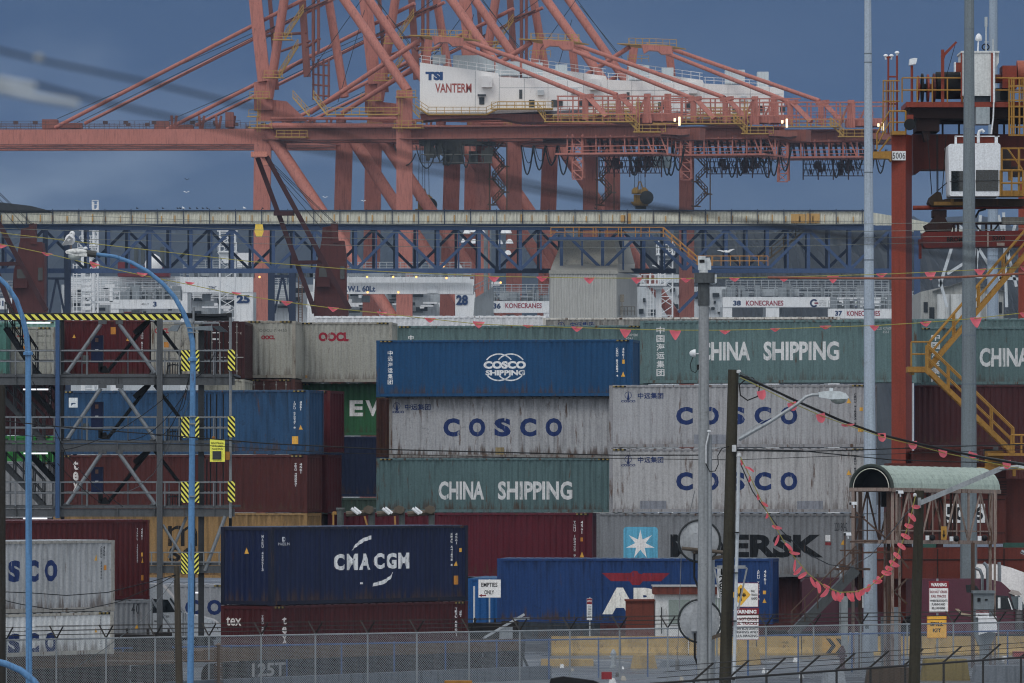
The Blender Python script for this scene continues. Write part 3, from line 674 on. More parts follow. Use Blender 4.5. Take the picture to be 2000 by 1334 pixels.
    b.build('rear_frame', RED, T)
    b = MB()
    for x, o in ((1264, 0), (1304, 8)):
        for k in (-7, -2, 2, 7): b.beam(C(x + k, 240, o), C(x + k * .5, 184, o), pxm(4))
        b.pbox(x - 6, 183, x + 7, 190, 872 + o, 1.5); b.beam(C(x - 24, 236, o), C(x - 4, 192, o), pxm(4))
    b.pbox(1255, 222, 1330, 236, 873, 4); b.build('sheave_tower', RED, T)
    b = MB(); b.pprism([(1290, 250), (1348, 252), (1348, 262), (1332, 264), (1292, 262)], 868, 6); b.build('end_platform', REDD, T)
    b = MB(); b.pbox(1325, 228, 1329, 245, 867.4, .3); b.pbox(1316, 231, 1320, 237, 867.4, .3); b.build('lamp', glow('#ffe6b8', 2.2), T)
    h = thing_part_house(T)
    b = MB()
    for a in ((592, 22, 556, 76), (582, 90, 545, 150), (612, 190, 640, 226), (572, 190, 604, 226), (1222, 232, 1248, 256), (1050, 214, 1066, 236)): stairs(b, C(a[0], a[1], -2), C(a[2], a[3], -2), .9, .05)
    for x0, x1, y in ((535, 570, 78), (516, 552, 152), (488, 526, 192), (488, 530, 250), (776, 812, 190), (770, 826, 250), (486, 505, 228), (540, 600, 268), (640, 780, 224), (1066, 1240, 238), (960, 1065, 213), (1240, 1300, 258)):
        rail_run(b, C(x0, y, -2.5), C(x1, y, -2.5), 1.1, 1.5, .05); b.beam(C(x0, y, -2), C(x1, y, -2), .16, 1.0)
    for x in (503, 508, 779, 785, 1243, 1249): b.tube(C(x, 192, -2.6), C(x, 258, -2.6), .05, n=5)
    b.build('walkway', YELC, T)
    b = MB()
    for i, (x, y) in enumerate([(985, 275), (962, 300), (985, 325), (962, 350), (985, 375), (962, 400)][:-1]):
        nx, ny = [(985, 275), (962, 300), (985, 325), (962, 350), (985, 375), (962, 400)][i + 1]; stairs(b, C(x, y, 13), C(nx, ny, 13), .9, .06); b.beam(C(nx - 5, ny, 13), C(nx + 5, ny, 13), .2, 1.4)
    b.beam(C(956, 270, 13), C(956, 420, 13), .2); b.beam(C(990, 270, 13), C(990, 420, 13), .2); b.build('leg_stairs', mat('#6e5a48', .7, dirt=.4), T)
    b = MB()
    for x in (1118, 1138):
        b.beam(C(x, 262, -1), C(x, 348, -1), pxm(3)); b.beam(C(x + 4, 262, 1.5), C(x + 4, 348, 1.5), pxm(3))
    for k in range(5):
        y = 265 + k * 17; b.beam(C(1118, y, -1), C(1138, y + 17, -1), pxm(1.8)); b.beam(C(1118, y + 17, -1), C(1138, y + 17, -1), pxm(1.8)); b.beam(C(1138, y, 1.5), C(1118, y + 17, 1.5), pxm(1.6))
    b.build('lattice_drop', RED, T)
    b = MB(); b.beam(C(1106, 303, 2), C(1305, 301, 2), pxm(3.5), 6); b.beam(C(1106, 286, -1), C(1305, 284, -1), pxm(1.6)); b.beam(C(1106, 294, -1), C(1305, 292, -1), pxm(1.3))
    for x in list(range(1108, 1306, 28)): b.beam(C(x, 264, -1), C(x, 303, -1), pxm(2.6)); b.beam(C(x + 8, 264, 5), C(x + 8, 303, 5), pxm(2.4))
    for x in (1262, 1290): b.beam(C(x, 266, -1), C(x + 14, 301, -1), pxm(2.6)); b.beam(C(x - 12, 266, 5), C(x + 10, 301, 5), pxm(2.4))
    b.build('service_basket', RED, T)
    b = MB()
    for x, y in ((1196, 308), (1258, 306)): b.pbox(x, y, x + 13, y + 15, 882, 2)
    for x in range(1172, 1286, 9): b.beam(C(x, 303, 3), C(x + 9, 338, 3), pxm(1.5)); b.beam(C(x + 9, 303, 6), C(x, 338, 6), pxm(1.3))
    hr = random.Random(6)
    for i in range(15): x = 1172 + hr.random() * 108; y = 303 + hr.random() * 22; b.pbox(x, y, x + 3 + hr.random() * 9, y + 4 + hr.random() * 14, 880 + hr.random() * 5, 1)
    for y in (314, 326, 338): b.beam(C(1170, y, 3), C(1292, y, 3), pxm(1.6))
    for x in (1170, 1200, 1230, 1260, 1292): b.beam(C(x, 300, 2), C(x, 346, 2), pxm(2.4))
    for x in range(1150, 1300, 12): b.beam(C(x, 268, 4), C(x + 5, 300, 4), pxm(4 + x % 3))
    b.pbox(1060, 268, 1300, 276, 885, 4); b.build('hoist_gear', mat('#4a3332', .7, dirt=.4, rust=.2), T)
    b = MB()
    for (xa, xb, n) in ((1018, 1112, 4), (1226, 1336, 5)):
        w = (xb - xa) / n
        for i in range(n): b.path(sag(C(xa + w * i, 284, 5), C(xa + w * (i + 1), 284, 5), pxm(56 - 9 * (i % 3)), 10), .13, 5); b.path(sag(C(xa + w * i + 3, 284, 6), C(xa + w * (i + 1) + 3, 284, 6), pxm(34 - 4 * (i % 2)), 10), .07, 5)
    b.build('festoon_cable', DKC, T)
    return T
def thing_part_house(T):
    d = 896; b = MB()
    b.pprism([(820, 122), (973, 143), (975, 150), (1138, 158), (1138, 214), (968, 222), (820, 222)], d, 8)
    h = b.build('machine_house', WHT, T)
    b = MB()
    for x in (928, 975, 1024, 1070, 1108): y0 = (122 + (x - 820) * .137 if x < 973 else 150 + (x - 975) * .05); b.pbox(x, y0 + 1, x + .7, 221 if x < 968 else 213, d - .02, .015)
    b.pbox(821, 219.5, 967, 221.5, d - .03, .025); b.pbox(976, 171, 1137, 171.8, d - .02, .015); b.build('panel_seam', mat('#8b9298', .6, dirt=.4, rust=.2), h)
    b = MB(); b.pbox(1050, 176, 1062, 186, d - .5, .49); b.pbox(1115, 172, 1128, 183, d - .4, .39); b.build('vent_box', mat('#aab1b6', .5, dirt=.3), h)
    b = MB()
    for k in range(9):
        x = 823 + k * 18; y = 122 + (x - 820) * .137; b.tube(P(x, y, d + .3), P(x, y - 14, d + .3), .045, n=5)
    for dy in (14, 7): b.tube(P(820, 122 - dy, d + .3), P(973, 143 - dy, d + .3), .045, n=5)
    for k in range(8):
        x = 978 + k * 18; y = 150 + (x - 975) * .06; b.tube(P(x, y, d + .3), P(x, y - 13, d + .3), .045, n=5)
    for dy in (13, 7): b.tube(P(975, 150 - dy, d + .3), P(1110, 158 - dy, d + .3), .045, n=5)
    b.build('roof_railing', WHT, h)
    for u in ((845, 107, 870, 124, 2, 2), (885, 108, 965, 138, 2.5, 3), (968, 120, 1015, 147, 2, 3), (1020, 122, 1060, 150, 3, 3), (1085, 126, 1108, 157, 2, 3)):
        b = MB(); b.pbox(*u[:4], d + u[4], u[5]); b.build('roof_unit', mat('#a3adb2', .4, dirt=.3), h)
    b = MB(); b.pprism([(941, 150), (944, 148), (957, 148), (961, 151), (961, 170), (941, 170)], d - 1.2, 1.19); b.build('vent_hood', WHT, h)
    b = MB(); b.pbox(936, 190, 946, 204, d - .12, .115); b.pbox(933, 184, 949, 187, d - .9, .895); b.build('door', mat('#3a4148', .4), h)
    b = MB()
    for x in (1033, 1077, 1088, 1130): b.pbox(x, 195, x + 11, 209, d - .1, .095)
    b.pbox(1014, 175, 1020, 193, d - .1, .095); b.build('window', glass('#22282c'), h)
    b = MB(); rail_run(b, P(812, 206, d - 2.0), P(836, 222, d - 2.0), 1.1, 1.0, .05); rail_run(b, P(836, 223, d - 2.0), P(950, 223, d - 2.0), 1.1, 1.3, .05); rail_run(b, P(950, 223, d - 2.0), P(972, 212, d - 2.0), 1.1, 1.0, .05); rail_run(b, P(972, 212, d - 2.0), P(1080, 212, d - 2.0), 1.1, 1.5, .05)
    b.beam(P(812, 207, d - 1), P(836, 223.5, d - 1), .22, 1.6); b.beam(P(836, 224, d - 1), P(950, 224, d - 1), .22, 1.6); b.beam(P(950, 224, d - 1), P(972, 213, d - 1), .22, 1.6); b.beam(P(972, 213, d - 1), P(1080, 213, d - 1), .22, 1.6)
    b.build('gallery', YELC, h)
    b = MB(); b.pprism([(822, 222.5), (1080, 222.5), (1060, 238), (1012, 238), (975, 230), (860, 232), (822, 236)], d + .5, 6); b.build('house_base', REDD, h)
    return h
qc = quay_crane('nearest red quay crane, blue and red letters on its white machine house')
qc2 = copy_tree(qc, None, (17.3, 19.0, .9)); qc2['label'] = 'middle red quay crane, its white machine house behind the lettered one'
for q_ in [c for c in qc2.children if c.name.startswith('machine_house')]:
    for u_ in [c for c in q_.children if c.name.startswith('roof_unit')][:3]: bpy.data.objects.remove(u_)
qc3 = copy_tree(qc, None, (33.5, 38.0, 1.6)); qc3['label'] = 'farthest red quay crane, long girder end reaching nearest to the tall steel mast'
for q_ in [c for c in qc3.children if c.name.startswith('machine_house')]:
    for u_ in [c for c in q_.children if c.name.startswith('roof_unit')][:3]: bpy.data.objects.remove(u_)
hs = [c for c in qc.children if c.name.startswith('machine_house')][0]
def on_house(name, s, x0, y0, x1, y1, hx, bold):
    f = Flat(); a = P(x0, y1, 896); b = P(x1, y0, 896); o0 = world_loc(hs); f.text(s, a.x - o0.x, a.z - o0.z, b.x - o0.x, b.z - o0.z, bold)
    f.build(name, mat(hx, .6, dirt=.2), hs, y=896 - o0.y - .03)
on_house('lettering', 'TSI', 831, 140, 865, 157, '#27508a', .07); on_house('lettering', 'VANTERM', 850, 163, 921, 181, '#a8493f', .02)
b = MB()                                                   # driver cab and machinery hanging from the nearest crane
rnd = random.Random(4)
for i in range(26):
    x = 826 + rnd.random() * 128; y = 272 + rnd.random() * 26; w = 5 + rnd.random() * 14; b.pbox(x, y, x + w, y + 12 + rnd.random() * 16, 896 + rnd.random() * 6, 1.5)
b.pbox(818, 272, 968, 282, 898, 5)
for x in range(822, 966, 12): b.beam(C(x, 270, 2), C(x, 318, 2), pxm(2))
for y in (302, 318): b.beam(C(822, y, 0), C(962, y, 0), pxm(1.6))
b.build('trolley', mat('#5d5e58', .6, dirt=.5, rust=.2), qc)
b = MB()
for xa, xb, dr in ((812, 850, 36), (850, 868, 22), (862, 886, 30), (900, 918, 34), (640 + 130, 812, 30)): b.path(sag(C(xa, 284, -1), C(xb, 300, -1), pxm(dr), 12), .1, 5)
b.build('trolley_cable', DKC, qc)
b = MB(); b.pbox(1275, 300, 1312, 326, 893, 4); b.pbox(1283, 296, 1300, 314, 892, 1); b.build('cab', mat('#76858c', .35, dirt=.3), qc2)
def spreader(label, x, y, d, T=None):
    T = thing('crane_spreader', label, 'spreader', P(x, y + 20, d)); b = MB()
    for dx in (-18, -6, 3, 17): b.tube(P(x + dx * .5, y - 118, d), P(x + dx * .6, y - 12, d), .05, n=5)
    b.build('rope', DKC, T); b = MB()
    b.pbox(x - 16, y - 14, x + 16, y - 6, d, 2); b.pbox(x - 12, y - 4, x + 4, y + 10, d + .2, 2); b.pprism([(x - 18, y + 10), (x + 18, y + 10), (x + 15, y + 18), (x - 12, y + 17)], d, 2)
    for dx in (-9, 8): b.lathe(P(x + dx, y - 12, d - .3), [(.5, -.3), (.5, .6)], 12, 'Y')
    b.beam(P(x - 6, y - 14, d + 1), P(x - 1, y - 30, d + 1), .2); b.beam(P(x + 6, y - 14, d + 1), P(x + 1, y - 30, d + 1), .2)
    b.build('headblock', mat('#96762c', .6, dirt=.5, rust=.2), T)
    b = MB(); b.lathe(P(x + 13, y + 2, d - .5), [(.2, -.5), (1.1, -.3), (1.1, .3), (.2, .5)], 14, 'Y'); b.pbox(x - 9, y + 18, x + 12, y + 24, d + .3, 1.2); b.build('cable_reel', DKC, T)
spreader('yellow spreader with a dark cable reel hanging from the farther crane girder', 1250, 384, 905)
spreader('small dark spreader hanging by ropes beside the nearest crane leg', 828, 398, 930)

# ------------------------------------------------------------------ conveyor gallery over the yard
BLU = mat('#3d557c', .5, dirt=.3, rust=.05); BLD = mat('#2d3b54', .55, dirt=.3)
T = thing('conveyor_gallery', 'long blue truss conveyor bridge with a ribbed pale hood over the yard', 'conveyor', P(600, 940, 650) * 1.0)
D = 650.0
b = MB(); pts = corrugation(P(1690, 0, D).x - P(-60, 0, D).x, .42, .09); x0 = P(-60, 0, D).x
sheet(b, pts, P(0, 437, D).z, P(0, 413, D).z, lambda x, y, z: (x0 + x, D + y, z))
xe = P(1690, 0, D).x; pts = corrugation(14.0, .42, .09); u = Vector((.70, .714, -.045))
sheet(b, pts, P(0, 437, D).z, P(0, 413, D).z, lambda x, y, z: (xe + u.x * x * 1.6, D + u.y * x * 1.6 + y, z - .10 * x - .004 * x * x))
a0 = P(-60, 437, D); b.box(a0.x, D + .2, a0.z, xe, D + 2.6, P(0, 413, D).z)
b.build('hood', mat('#b4b4a6', .6, dirt=.45, rust=.08, streak=1.0), T)
b = MB(); b.beam(P(-60, 411.5, D - .1), P(1690, 411.5, D - .1), .16, .3); b.beam(P(-60, 439, D - .3), P(1690, 439, D - .3), .12, .8)
for k in range(35):
    x = -50 + k * 51; b.beam(P(x, 408, D - .15), P(x, 438, D - .15), .09)
b.beam(P(-60, 432, D - .2), P(1690, 432, D - .2), .05); b.build('hood_rail', BLD, T)
b = MB(); rnd = random.Random(8)
for k in range(68):
    x = -52 + k * 26 + rnd.uniform(-3, 3); w = rnd.choice((1.2, 1.6, 2.2, 2.6)); b.pbox(x, 418 + rnd.random() * 5, x + w, 434, D - .09, .08)
for x, y, w, h in ((1545, 418, 28, 18), (1575, 417, 26, 19), (1225, 417, 7, 20), (1212, 420, 9, 14)): b.pbox(x, y, x + w, y + h, D - .09, .08)
b.build('hood_bracket', mat('#b08a4c', .6, dirt=.3, rust=.1), T)
def truss(D, ox, m, m2, w):
    b = MB(); b.beam(P(-60, 445, D), P(1760, 445, D), pxm(9, D), .5); b.build('chord', m, T)
    b = MB(); b.beam(P(-60, 529, D), P(966 if ox == 0 else 1075, 529, D), pxm(9, D), .5); b.beam(P(1352, 529, D), P(1760, 529, D), pxm(9, D), .5)
    if ox: b.beam(P(1205, 529, D), P(1320, 529, D), pxm(9, D), .5)
    b.build('chord', m, T)
    b = MB(); xs = [-29 + ox + 80.4 * k for k in range(23)]
    for i, x in enumerate(xs):
        hid = 966 < x < 1080 and False
        b.beam(P(x, 448, D), P(x, 527, D), pxm(6.5 if ox == 0 else 5.5, D), .35)
        if i + 1 < len(xs):
            x2 = xs[i + 1]; a, c = ((x, 448), (x2, 527)) if i % 2 == (0 if ox == 0 else 1) else ((x, 527), (x2, 448))
            b.beam(P(*a, D), P(*c, D), pxm(w, D), .3); xm = (x + x2) / 2
            b.beam(P(xm, 448, D + .1), P(xm, 527, D + .1), pxm(3.5, D), .2)
    b.build('web', m2, T)
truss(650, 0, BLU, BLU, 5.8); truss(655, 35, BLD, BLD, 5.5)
b = MB()
for x, w in ((530, 13), (571, 13)): b.beam(P(x, 533, 649), P(x, 1200, 649), pxm(w, 650), .7)
b.beam(P(552, 536, 649), P(536, 612, 649), .25); b.beam(P(552, 536, 649), P(566, 612, 649), .25); b.beam(P(530, 540, 649), P(571, 540, 649), .3)
b.build('bent', BLD, T)
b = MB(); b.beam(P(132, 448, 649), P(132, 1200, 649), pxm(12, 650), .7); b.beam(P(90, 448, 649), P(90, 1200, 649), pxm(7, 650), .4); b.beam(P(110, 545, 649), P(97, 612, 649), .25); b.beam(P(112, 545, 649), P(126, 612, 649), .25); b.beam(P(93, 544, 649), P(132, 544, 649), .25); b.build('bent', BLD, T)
b = MB(); b.beam(P(1791, 450, 652), P(1791, 1200, 652), pxm(12, 650), .7); b.beam(P(1750, 449, 655), P(1800, 470, 655), .4); b.build('bent', BLU, T)
b = MB(); rail_run(b, P(1076, 463, 646), P(1296, 463, 646), 1.1, 1.7, .05); rail_run(b, P(1076, 463, 648.5), P(1296, 463, 648.5), 1.1, 2.5, .05); stairs(b, P(1296, 463, 646), P(1362, 520, 646), 1.2, .06)
rail_run(b, P(1390, 519, 647), P(1500, 519, 647), 1.1, 1.0, .05); rail_run(b, P(1362, 519, 647), P(1392, 519, 647), 1.1, 1.0, .05); b.build('walkway', mat('#b07c34', .55, dirt=.3, rust=.1), T)
b = MB(); stairs(b, P(1484, 519, 651.5), P(1578, 446, 651.5), 1.2, .05); b.build('stairs', mat('#6a5d48', .6, dirt=.4), T)
b = MB(); b.beam(P(1072, 466.5, 647), P(1298, 466.5, 647), .3, 2.6); b.beam(P(1296, 466, 645.6), P(1372, 532, 645.6), .45, .3); b.beam(P(1325, 610, 648), P(1375, 560, 648), .35); b.beam(P(1352, 522, 647), P(1505, 522, 647), .25, 2); b.build('walkway_beam', BLU, T)
b = MB(); b.pprism([(499, 438), (513, 438), (515, 452), (511, 463), (501, 463), (497, 452)], 648.5, .1); b.build('marker_board', mat('#d8ae2c', .5, dirt=.15), T)
# conveyor transfer house
T = thing('transfer_house', 'grey ribbed metal transfer house with sloping upper walls under the conveyor', 'building', P(1140, 940, 646))
b = MB(); x0 = P(1074, 0, 645).x; pts = corrugation(P(1204, 0, 645).x - x0, .3, .06)
sheet(b, pts, 0, P(0, 532, 645).z, lambda x, y, z: (x0 + x, 645 + y, z)); z1 = P(0, 532, 645).z
x1 = P(1204, 0, 645).x; b.add([(x1, 645, 0), (x1 + 2.6, 655, 0), (x1 + 2.6, 655, z1), (x1, 645, z1), (x0, 655, 0), (x0, 655, z1), (x0, 645, 0), (x0, 645, z1)], [(0, 1, 2, 3), (6, 4, 5, 7), (4, 1, 2, 5)])
b.build('wall', mat('#9a9b98', .6, dirt=.35, rust=.02), T)
b = MB(); q = [P(1079, 516, 651), P(1208, 516, 651), P(1200, 466, 653.5), P(1100, 466, 653.5)]; q2 = [P(1240, 516, 660), P(1226, 466, 660), P(1096, 466, 660)]
n = 26
for i in range(n):
    for k in range(2):
        t0, t1 = (i + k * .5) / n, (i + k * .5 + .5) / n; o = Vector((0, -.05 * k, 0))
        b.add([q[0].lerp(q[1], t0) + o, q[0].lerp(q[1], t1) + o, q[3].lerp(q[2], t1) + o, q[3].lerp(q[2], t0) + o], [(0, 1, 2, 3)])
b.add([q[1], q2[0], q2[1], q[2], q[3], q2[2]], [(0, 1, 2, 3), (3, 2, 5, 4)]); b.add([P(1074, 532, 645), P(1204, 532, 645), q[1], q[0], P(1240, 532, 655), q2[0]], [(0, 1, 2, 3), (1, 4, 5, 2)]); b.pbox(1072, 528, 1207, 535, 644.9, .3)
b.build('upper_wall', mat('#8c8c86', .6, dirt=.4), T)
b = MB(); b.pbox(1214, 590, 1216, 640, 646, .3); b.pbox(1211, 575, 1219, 590, 646, .2); rail_run(b, P(1212, 616, 646), P(1240, 616, 650), 1, 1, .05); b.build('side_fitting', mat('#7c776c', .6), T)
# dark red jib cranes
DR = mat('#5a2f2e', .6, dirt=.35, rust=.15); DRD = mat('#432427', .65, dirt=.35, rust=.15)
T = thing('jib_crane', 'dark red jib crane with twin booms and a pale tip, centre of the yard', 'crane', P(645, 940, 600), 0, 'dark red jib cranes')
b = MB(); b.beam(P(503, 308, 600), P(612, 600, 600), .5, .5); b.beam(P(612, 600, 600), P(614, 612, 600), .5, .5); b.build('boom', DRD, T)
b = MB(); b.beam(P(521, 306, 598.5), P(683, 604, 598.5), .5, .5); b.build('boom', DRD, T)
b = MB(); b.beam(P(536, 417, 599.5), P(574, 417, 598.8), .45); b.beam(P(570, 513, 599.5), P(634, 512, 598.8), .4); b.pprism([(570, 500), (580, 510), (574, 516), (568, 512)], 599.3, .5); b.build('boom_tie', DRD, T)
b = MB(); b.pbox(490, 296, 521, 306, 598, 1.6); b.pbox(514, 300, 524, 322, 598.4, 1); b.build('boom_tip', mat('#c07a68', .5, dirt=.2), T)
b = MB(); b.pprism([(628, 470), (672, 470), (676, 500), (676, 600), (680, 608), (676, 640), (616, 640), (612, 608), (616, 530)], 601, 3.2); b.pprism([(630, 444), (650, 440), (660, 434), (660, 474), (628, 474)], 601.5, 1.2); b.pprism([(646, 436), (656, 433), (662, 474), (650, 474)], 600.8, .6); b.build('tower', DR, T)
b = MB(); b.pbox(623, 523, 639, 548, 600.9, .09); b.pbox(664, 520, 673, 545, 600.9, .09); b.build('window', glass('#2e3234'), T)
b = MB(); b.pbox(618, 541, 644, 560, 600.3, .6); b.build('cab', DR, T)
b = MB()
for a, c in (((512, 304), (640, 440)), ((512, 304), (652, 436)), ((519, 306), (655, 436)), ((505, 300), (628, 446))): b.tube(P(*a, 600), P(*c, 600.6), .035, n=5)
b.build('rope', DKC, T)
j2 = copy_tree(T, None, (-31.9, 0, -.15)); j2['label'] = 'dark red jib crane cut by the picture edge, behind the first blue lamp post'
# roof of a shed at the left edge
b = MB(); b.pprism([(-120, 392), (0, 395), (60, 402), (95, 411), (-120, 411)], 640, 6); single('shed_roof', b, mat('#3a3f45', .6, dirt=.3), 'dark pitched shed roof at the picture edge above the conveyor hood', 'roof')
# ------------------------------------------------------------------ orange yard crane at the right
D = 256.0
OR_ = mat('#8c3a28', .5, dirt=.3, rust=.05); ORD = mat('#5e2a22', .6, dirt=.4, rust=.1); YL = mat('#9c7226', .5, dirt=.3, rust=.08); BLK = mat('#17181a', .6, dirt=.2)
GRM = mat('#5d6468', .5, dirt=.4, rust=.05); WHT2 = mat('#c4cad0', .4, dirt=.15, rust=.02); DKR = mat('#33201d', .7, dirt=.4, rust=.1)
k = lambda n: n * D / F
T = thing('yard_crane', 'orange rubber tyred yard crane with white operator cab and number plate on its leg', 'crane', P(1755, 940, D).xy.to_3d())
def column(mb, plan, z0, z1): mb.prism([(x, y, z0) for x, y in plan], (0, 0, z1 - z0))
def legp(xa, xb, xc, d): return [(P(xa, 0, d).x, d + .3), (P(xb, 0, d).x, d), (P(xc, 0, d).x, d + 1.0), (P(xa + xc - xb, 0, d).x, d + 1.3)]
b = MB(); column(b, legp(1742, 1769, 1784, D), 0.6, P(0, 262, D).z); b.build('leg', OR_, T)
b = MB(); column(b, legp(1990, 2018, 2034, D + 40), 0.6, P(0, 262, D).z); b.build('leg', OR_, T)
b = MB(); b.pprism([(1782, 262), (2150, 262), (2150, 331), (1800, 331), (1792, 338), (1784, 340)], D + 1.4, 1.5); b.build('girder', ORD, T)  # girder in darker orange: its shadow put into the colour
b = MB(); b.pbox(1742.5, 295, 1769, 313, D - .03, .03); pl = b.build('number_plate', mat('#c3c7ca', .5, dirt=.15), T)
def sign_text(T, s, x0, y0, x1, y1, d, hx, bold=0.0, name='lettering'):
    f = Flat(); a = P(x0, y1, d); c = P(x1, y0, d); o = world_loc(T); f.text(s, a.x - o.x, a.z - o.z, c.x - o.x, c.z - o.z, bold)
    return f.build(name, mat(hx, .6, dirt=.1), T, y=d - o.y)
sign_text(pl, '5006', 1743.5, 298, 1768, 310, D - .036, '#22252a', .0)
b = MB(); b.pbox(1770, 199, 2060, 209, D - .2, 3.5); b.build('trolley_frame', OR_, T)
b = MB(); b.pbox(1776, 209, 2060, 231, D + .3, 3); b.pbox(1790, 228, 1835, 256, D + .5, 2.2); b.pprism([(1800, 250), (1818, 250), (1816, 272), (1806, 276)], D + .6, 1); b.pbox(1832, 236, 2060, 242, D + 2, .4)
for x in (1840, 1872, 1960, 1985): b.pbox(x, 205, x + 3, 262, D + 2.2, .3)
b.pbox(1940, 205, 1950, 262, D + .6, .5); b.build('trolley_gear', DKR, T)
b = MB(); b.pbox(1770, 224, 1784, 246, D - .3, .8); b.build('drive_cover', OR_, T)
b = MB(); b.lathe(P(1777, 243, D - .45), [(.05, -.1), (.26, -.1), (.26, .1), (.05, .1)], 14, 'Y'); b.build('wheel', BLK, T)
b = MB()
rail_run(b, P(1762, 200, D - .2), P(1880, 200, D - .2), 1.1, .75, .035); rail_run(b, P(1942, 200, D - .2), P(2050, 200, D - .2), 1.1, 1.2, .035)
for x in (1725, 1731, 1740, 1745): b.tube(P(x, 158, D + .4), P(x - 1 if x < 1735 else x, 262, D + .4), .03, n=5)
for y in (158, 178, 198): b.tube(P(1724, y, D + .4), P(1757, y, D + .4), .035, n=5)
b.tube(P(1737, 217, D - .3), P(1769, 217, D - .3), .04, n=5); b.tube(P(1737, 217, D - .3), P(1712, 262, D - .3), .04, n=5); b.tube(P(1737, 239, D - .3), P(1769, 239, D - .3), .035, n=5); b.tube(P(1737, 239, D - .3), P(1715, 280, D - .3), .035, n=5); b.tube(P(1769, 217, D - .3), P(1769, 262, D - .3), .04, n=5); b.tube(P(1744, 217, D - .3), P(1744, 262, D - .3), .04, n=5)
b.pbox(1742, 256, 1769, 263, D - .4, 1.2); b.build('railing', YL, T)
b = MB(); b.pprism([(1705, 296), (1741, 295), (1741, 316), (1736, 310), (1705, 309)], D - .2, .8); b.tube(P(1713, 292, D), P(1713, 262, D), .04, n=5); b.tube(P(1718, 295, D), P(1738, 268, D), .045, n=5); b.build('bracket_platform', YL, T)
b = MB()
for x, y in ((1735, 112), (1752, 108)): b.tube(P(x, y, D + .6), P(x, 262, D + .6), k(2), n=8)
b.tube(P(1735, 150, D + .6), P(1752, 150, D + .6), .04, n=5); b.tube(P(1735, 203, D + .6), P(1752, 203, D + .6), .04, n=5); b.tube(P(1730, 112, D + .6), P(1741, 112, D + .6), .05, n=5); b.build('antenna_post', OR_, T)
for x, y in ((1730, 110), (1741, 110), (1752, 104)):
    b = MB(); b.lathe(P(x, y + 2, D + .6), [(.04, -.1), (.05, 0), (.11, .06), (.1, .1), (.05, .14), (.01, .15)], 12); b.build('beacon', WHT2, T, smooth=True)
b = MB(); b.tube(P(1781, 128, D), P(1781, 200, D), .06, n=8); b.build('floodlight_post', OR_, T)
b = MB(); b.prism([P(1776, 127, D - .2), P(1777, 115, D - .2), P(1787, 113, D - .2), P(1792, 114, D - .2), P(1789, 125, D - .2)], (0, .5, 0)); b.build('floodlight', WHT2, T)
for x, r, m in ((1795, .28, OR_), (1803, .33, BLK), (1814, .31, OR_), (1826, .33, ORD)):
    b = MB(); b.lathe(P(x, 172, D + .8), [(.08, -.1), (r * 2.0, -.09), (r * 2.0, 0), (.2, .02), (.2, .14)], 18, 'X'); b.build('sheave', m, T)
b = MB(); b.lathe(P(1832, 167, D + 1), [(.1, -.1), (.62, -.1), (.62, 1.25), (.1, 1.25)], 20, 'X'); b.build('rope_drum', BLK, T, smooth=True)
b = MB(); b.beam(P(1841, 97, D), P(1841, 200, D), k(6), .16); b.beam(P(1839, 112, D), P(1868, 82, D), k(6), .14, k(4)); b.prism([P(1838, 112, D), P(1848, 104, D), P(1842, 122, D)], (0, .1, 0)); b.build('davit', OR_, T)
b = MB(); b.tube(P(1867, 82, D), P(1848, 150, D), .012, n=4); b.build('davit_rope', BLK, T)
b = MB(); b.pbox(1879, 101, 1936, 187, D - .3, 2.2); b.pbox(1877, 99.5, 1952, 103, D - .35, 2.4); b.prism([P(1940, 103, D - .2), P(1951, 103, D - .2), P(1951, 122, D - .2), P(1943, 136, D - .2), P(1940, 136, D - .2)], (0, 1.2, 0)); b.build('electrical_house', mat('#b4b8b8', .5, dirt=.25, rust=.05), T)
b = MB(); b.pbox(1877, 103, 1879, 200, D - .4, .2); b.pbox(1936, 103, 1939.5, 200, D - .4, .2); b.pbox(1867, 122, 1877, 140, D - .3, .5); b.build('house_frame', OR_, T)
b = MB(); b.pbox(1864.5, 121, 1867, 140, D - .3, .5); b.tube(P(1941.5, 100, D - .4), P(1941.5, 200, D - .4), .05, n=6); b.path([P(1941, 200, D - .4), P(1940, 230, D - .4), P(1936, 262, D - .4)], .035, 6); b.build('conduit', WHT2, T)
b = MB(); b.pbox(1905, 188, 1934, 200, D - .1, 1); b.build('louvre', mat('#3a4650', .5), T)
b = MB(); b.pbox(1906, 209, 1933, 242, D - .3, 1.2); b.build('cabinet', mat('#8b979d', .5, dirt=.3), T)
b = MB(); b.tube(P(1911, 78, D), P(1910, 100, D), .035, n=6); b.lathe(P(1911.5, 78, D), [(.12, -.04), (.15, 0), (.15, .08), (.12, .2), (.05, .28), (.01, .29)], 14); b.build('dome_antenna', WHT2, T, smooth=True)
b = MB(); b.tube(P(1926, 33, D), P(1926, 100, D), .045, n=6); b.tube(P(1926, 33, D), P(1926, 52, D), .07, n=6); b.tube(P(1939.5, 76, D), P(1939.5, 100, D), .04, n=6); b.beam(P(1922, 82, D), P(1931, 82, D), .04); b.build('whip_antenna', mat('#9aa3a8', .5), T)
b = MB(); b.path([P(1925 + 7 * math.cos(a * .524), 92 - 6 * math.sin(a * .524), D) for a in range(13)], .03, 5); b.build('cable_coil', BLK, T)
b = MB(); b.pbox(1958, 128, 1986, 172, D, 1.6); b.build('motor_housing', OR_, T)
b = MB(); b.lathe(P(1986, 142, D + .8), [(.1, 0), (.55, 0), (.55, 1.2), (.1, 1.2)], 16, 'X'); b.lathe(P(1944, 154, D + .8), [(.08, 0), (.2, 0), (.2, .5), (.08, .5)], 12, 'X'); b.build('motor', mat('#9c5440', .5, dirt=.3), T, smooth=True)
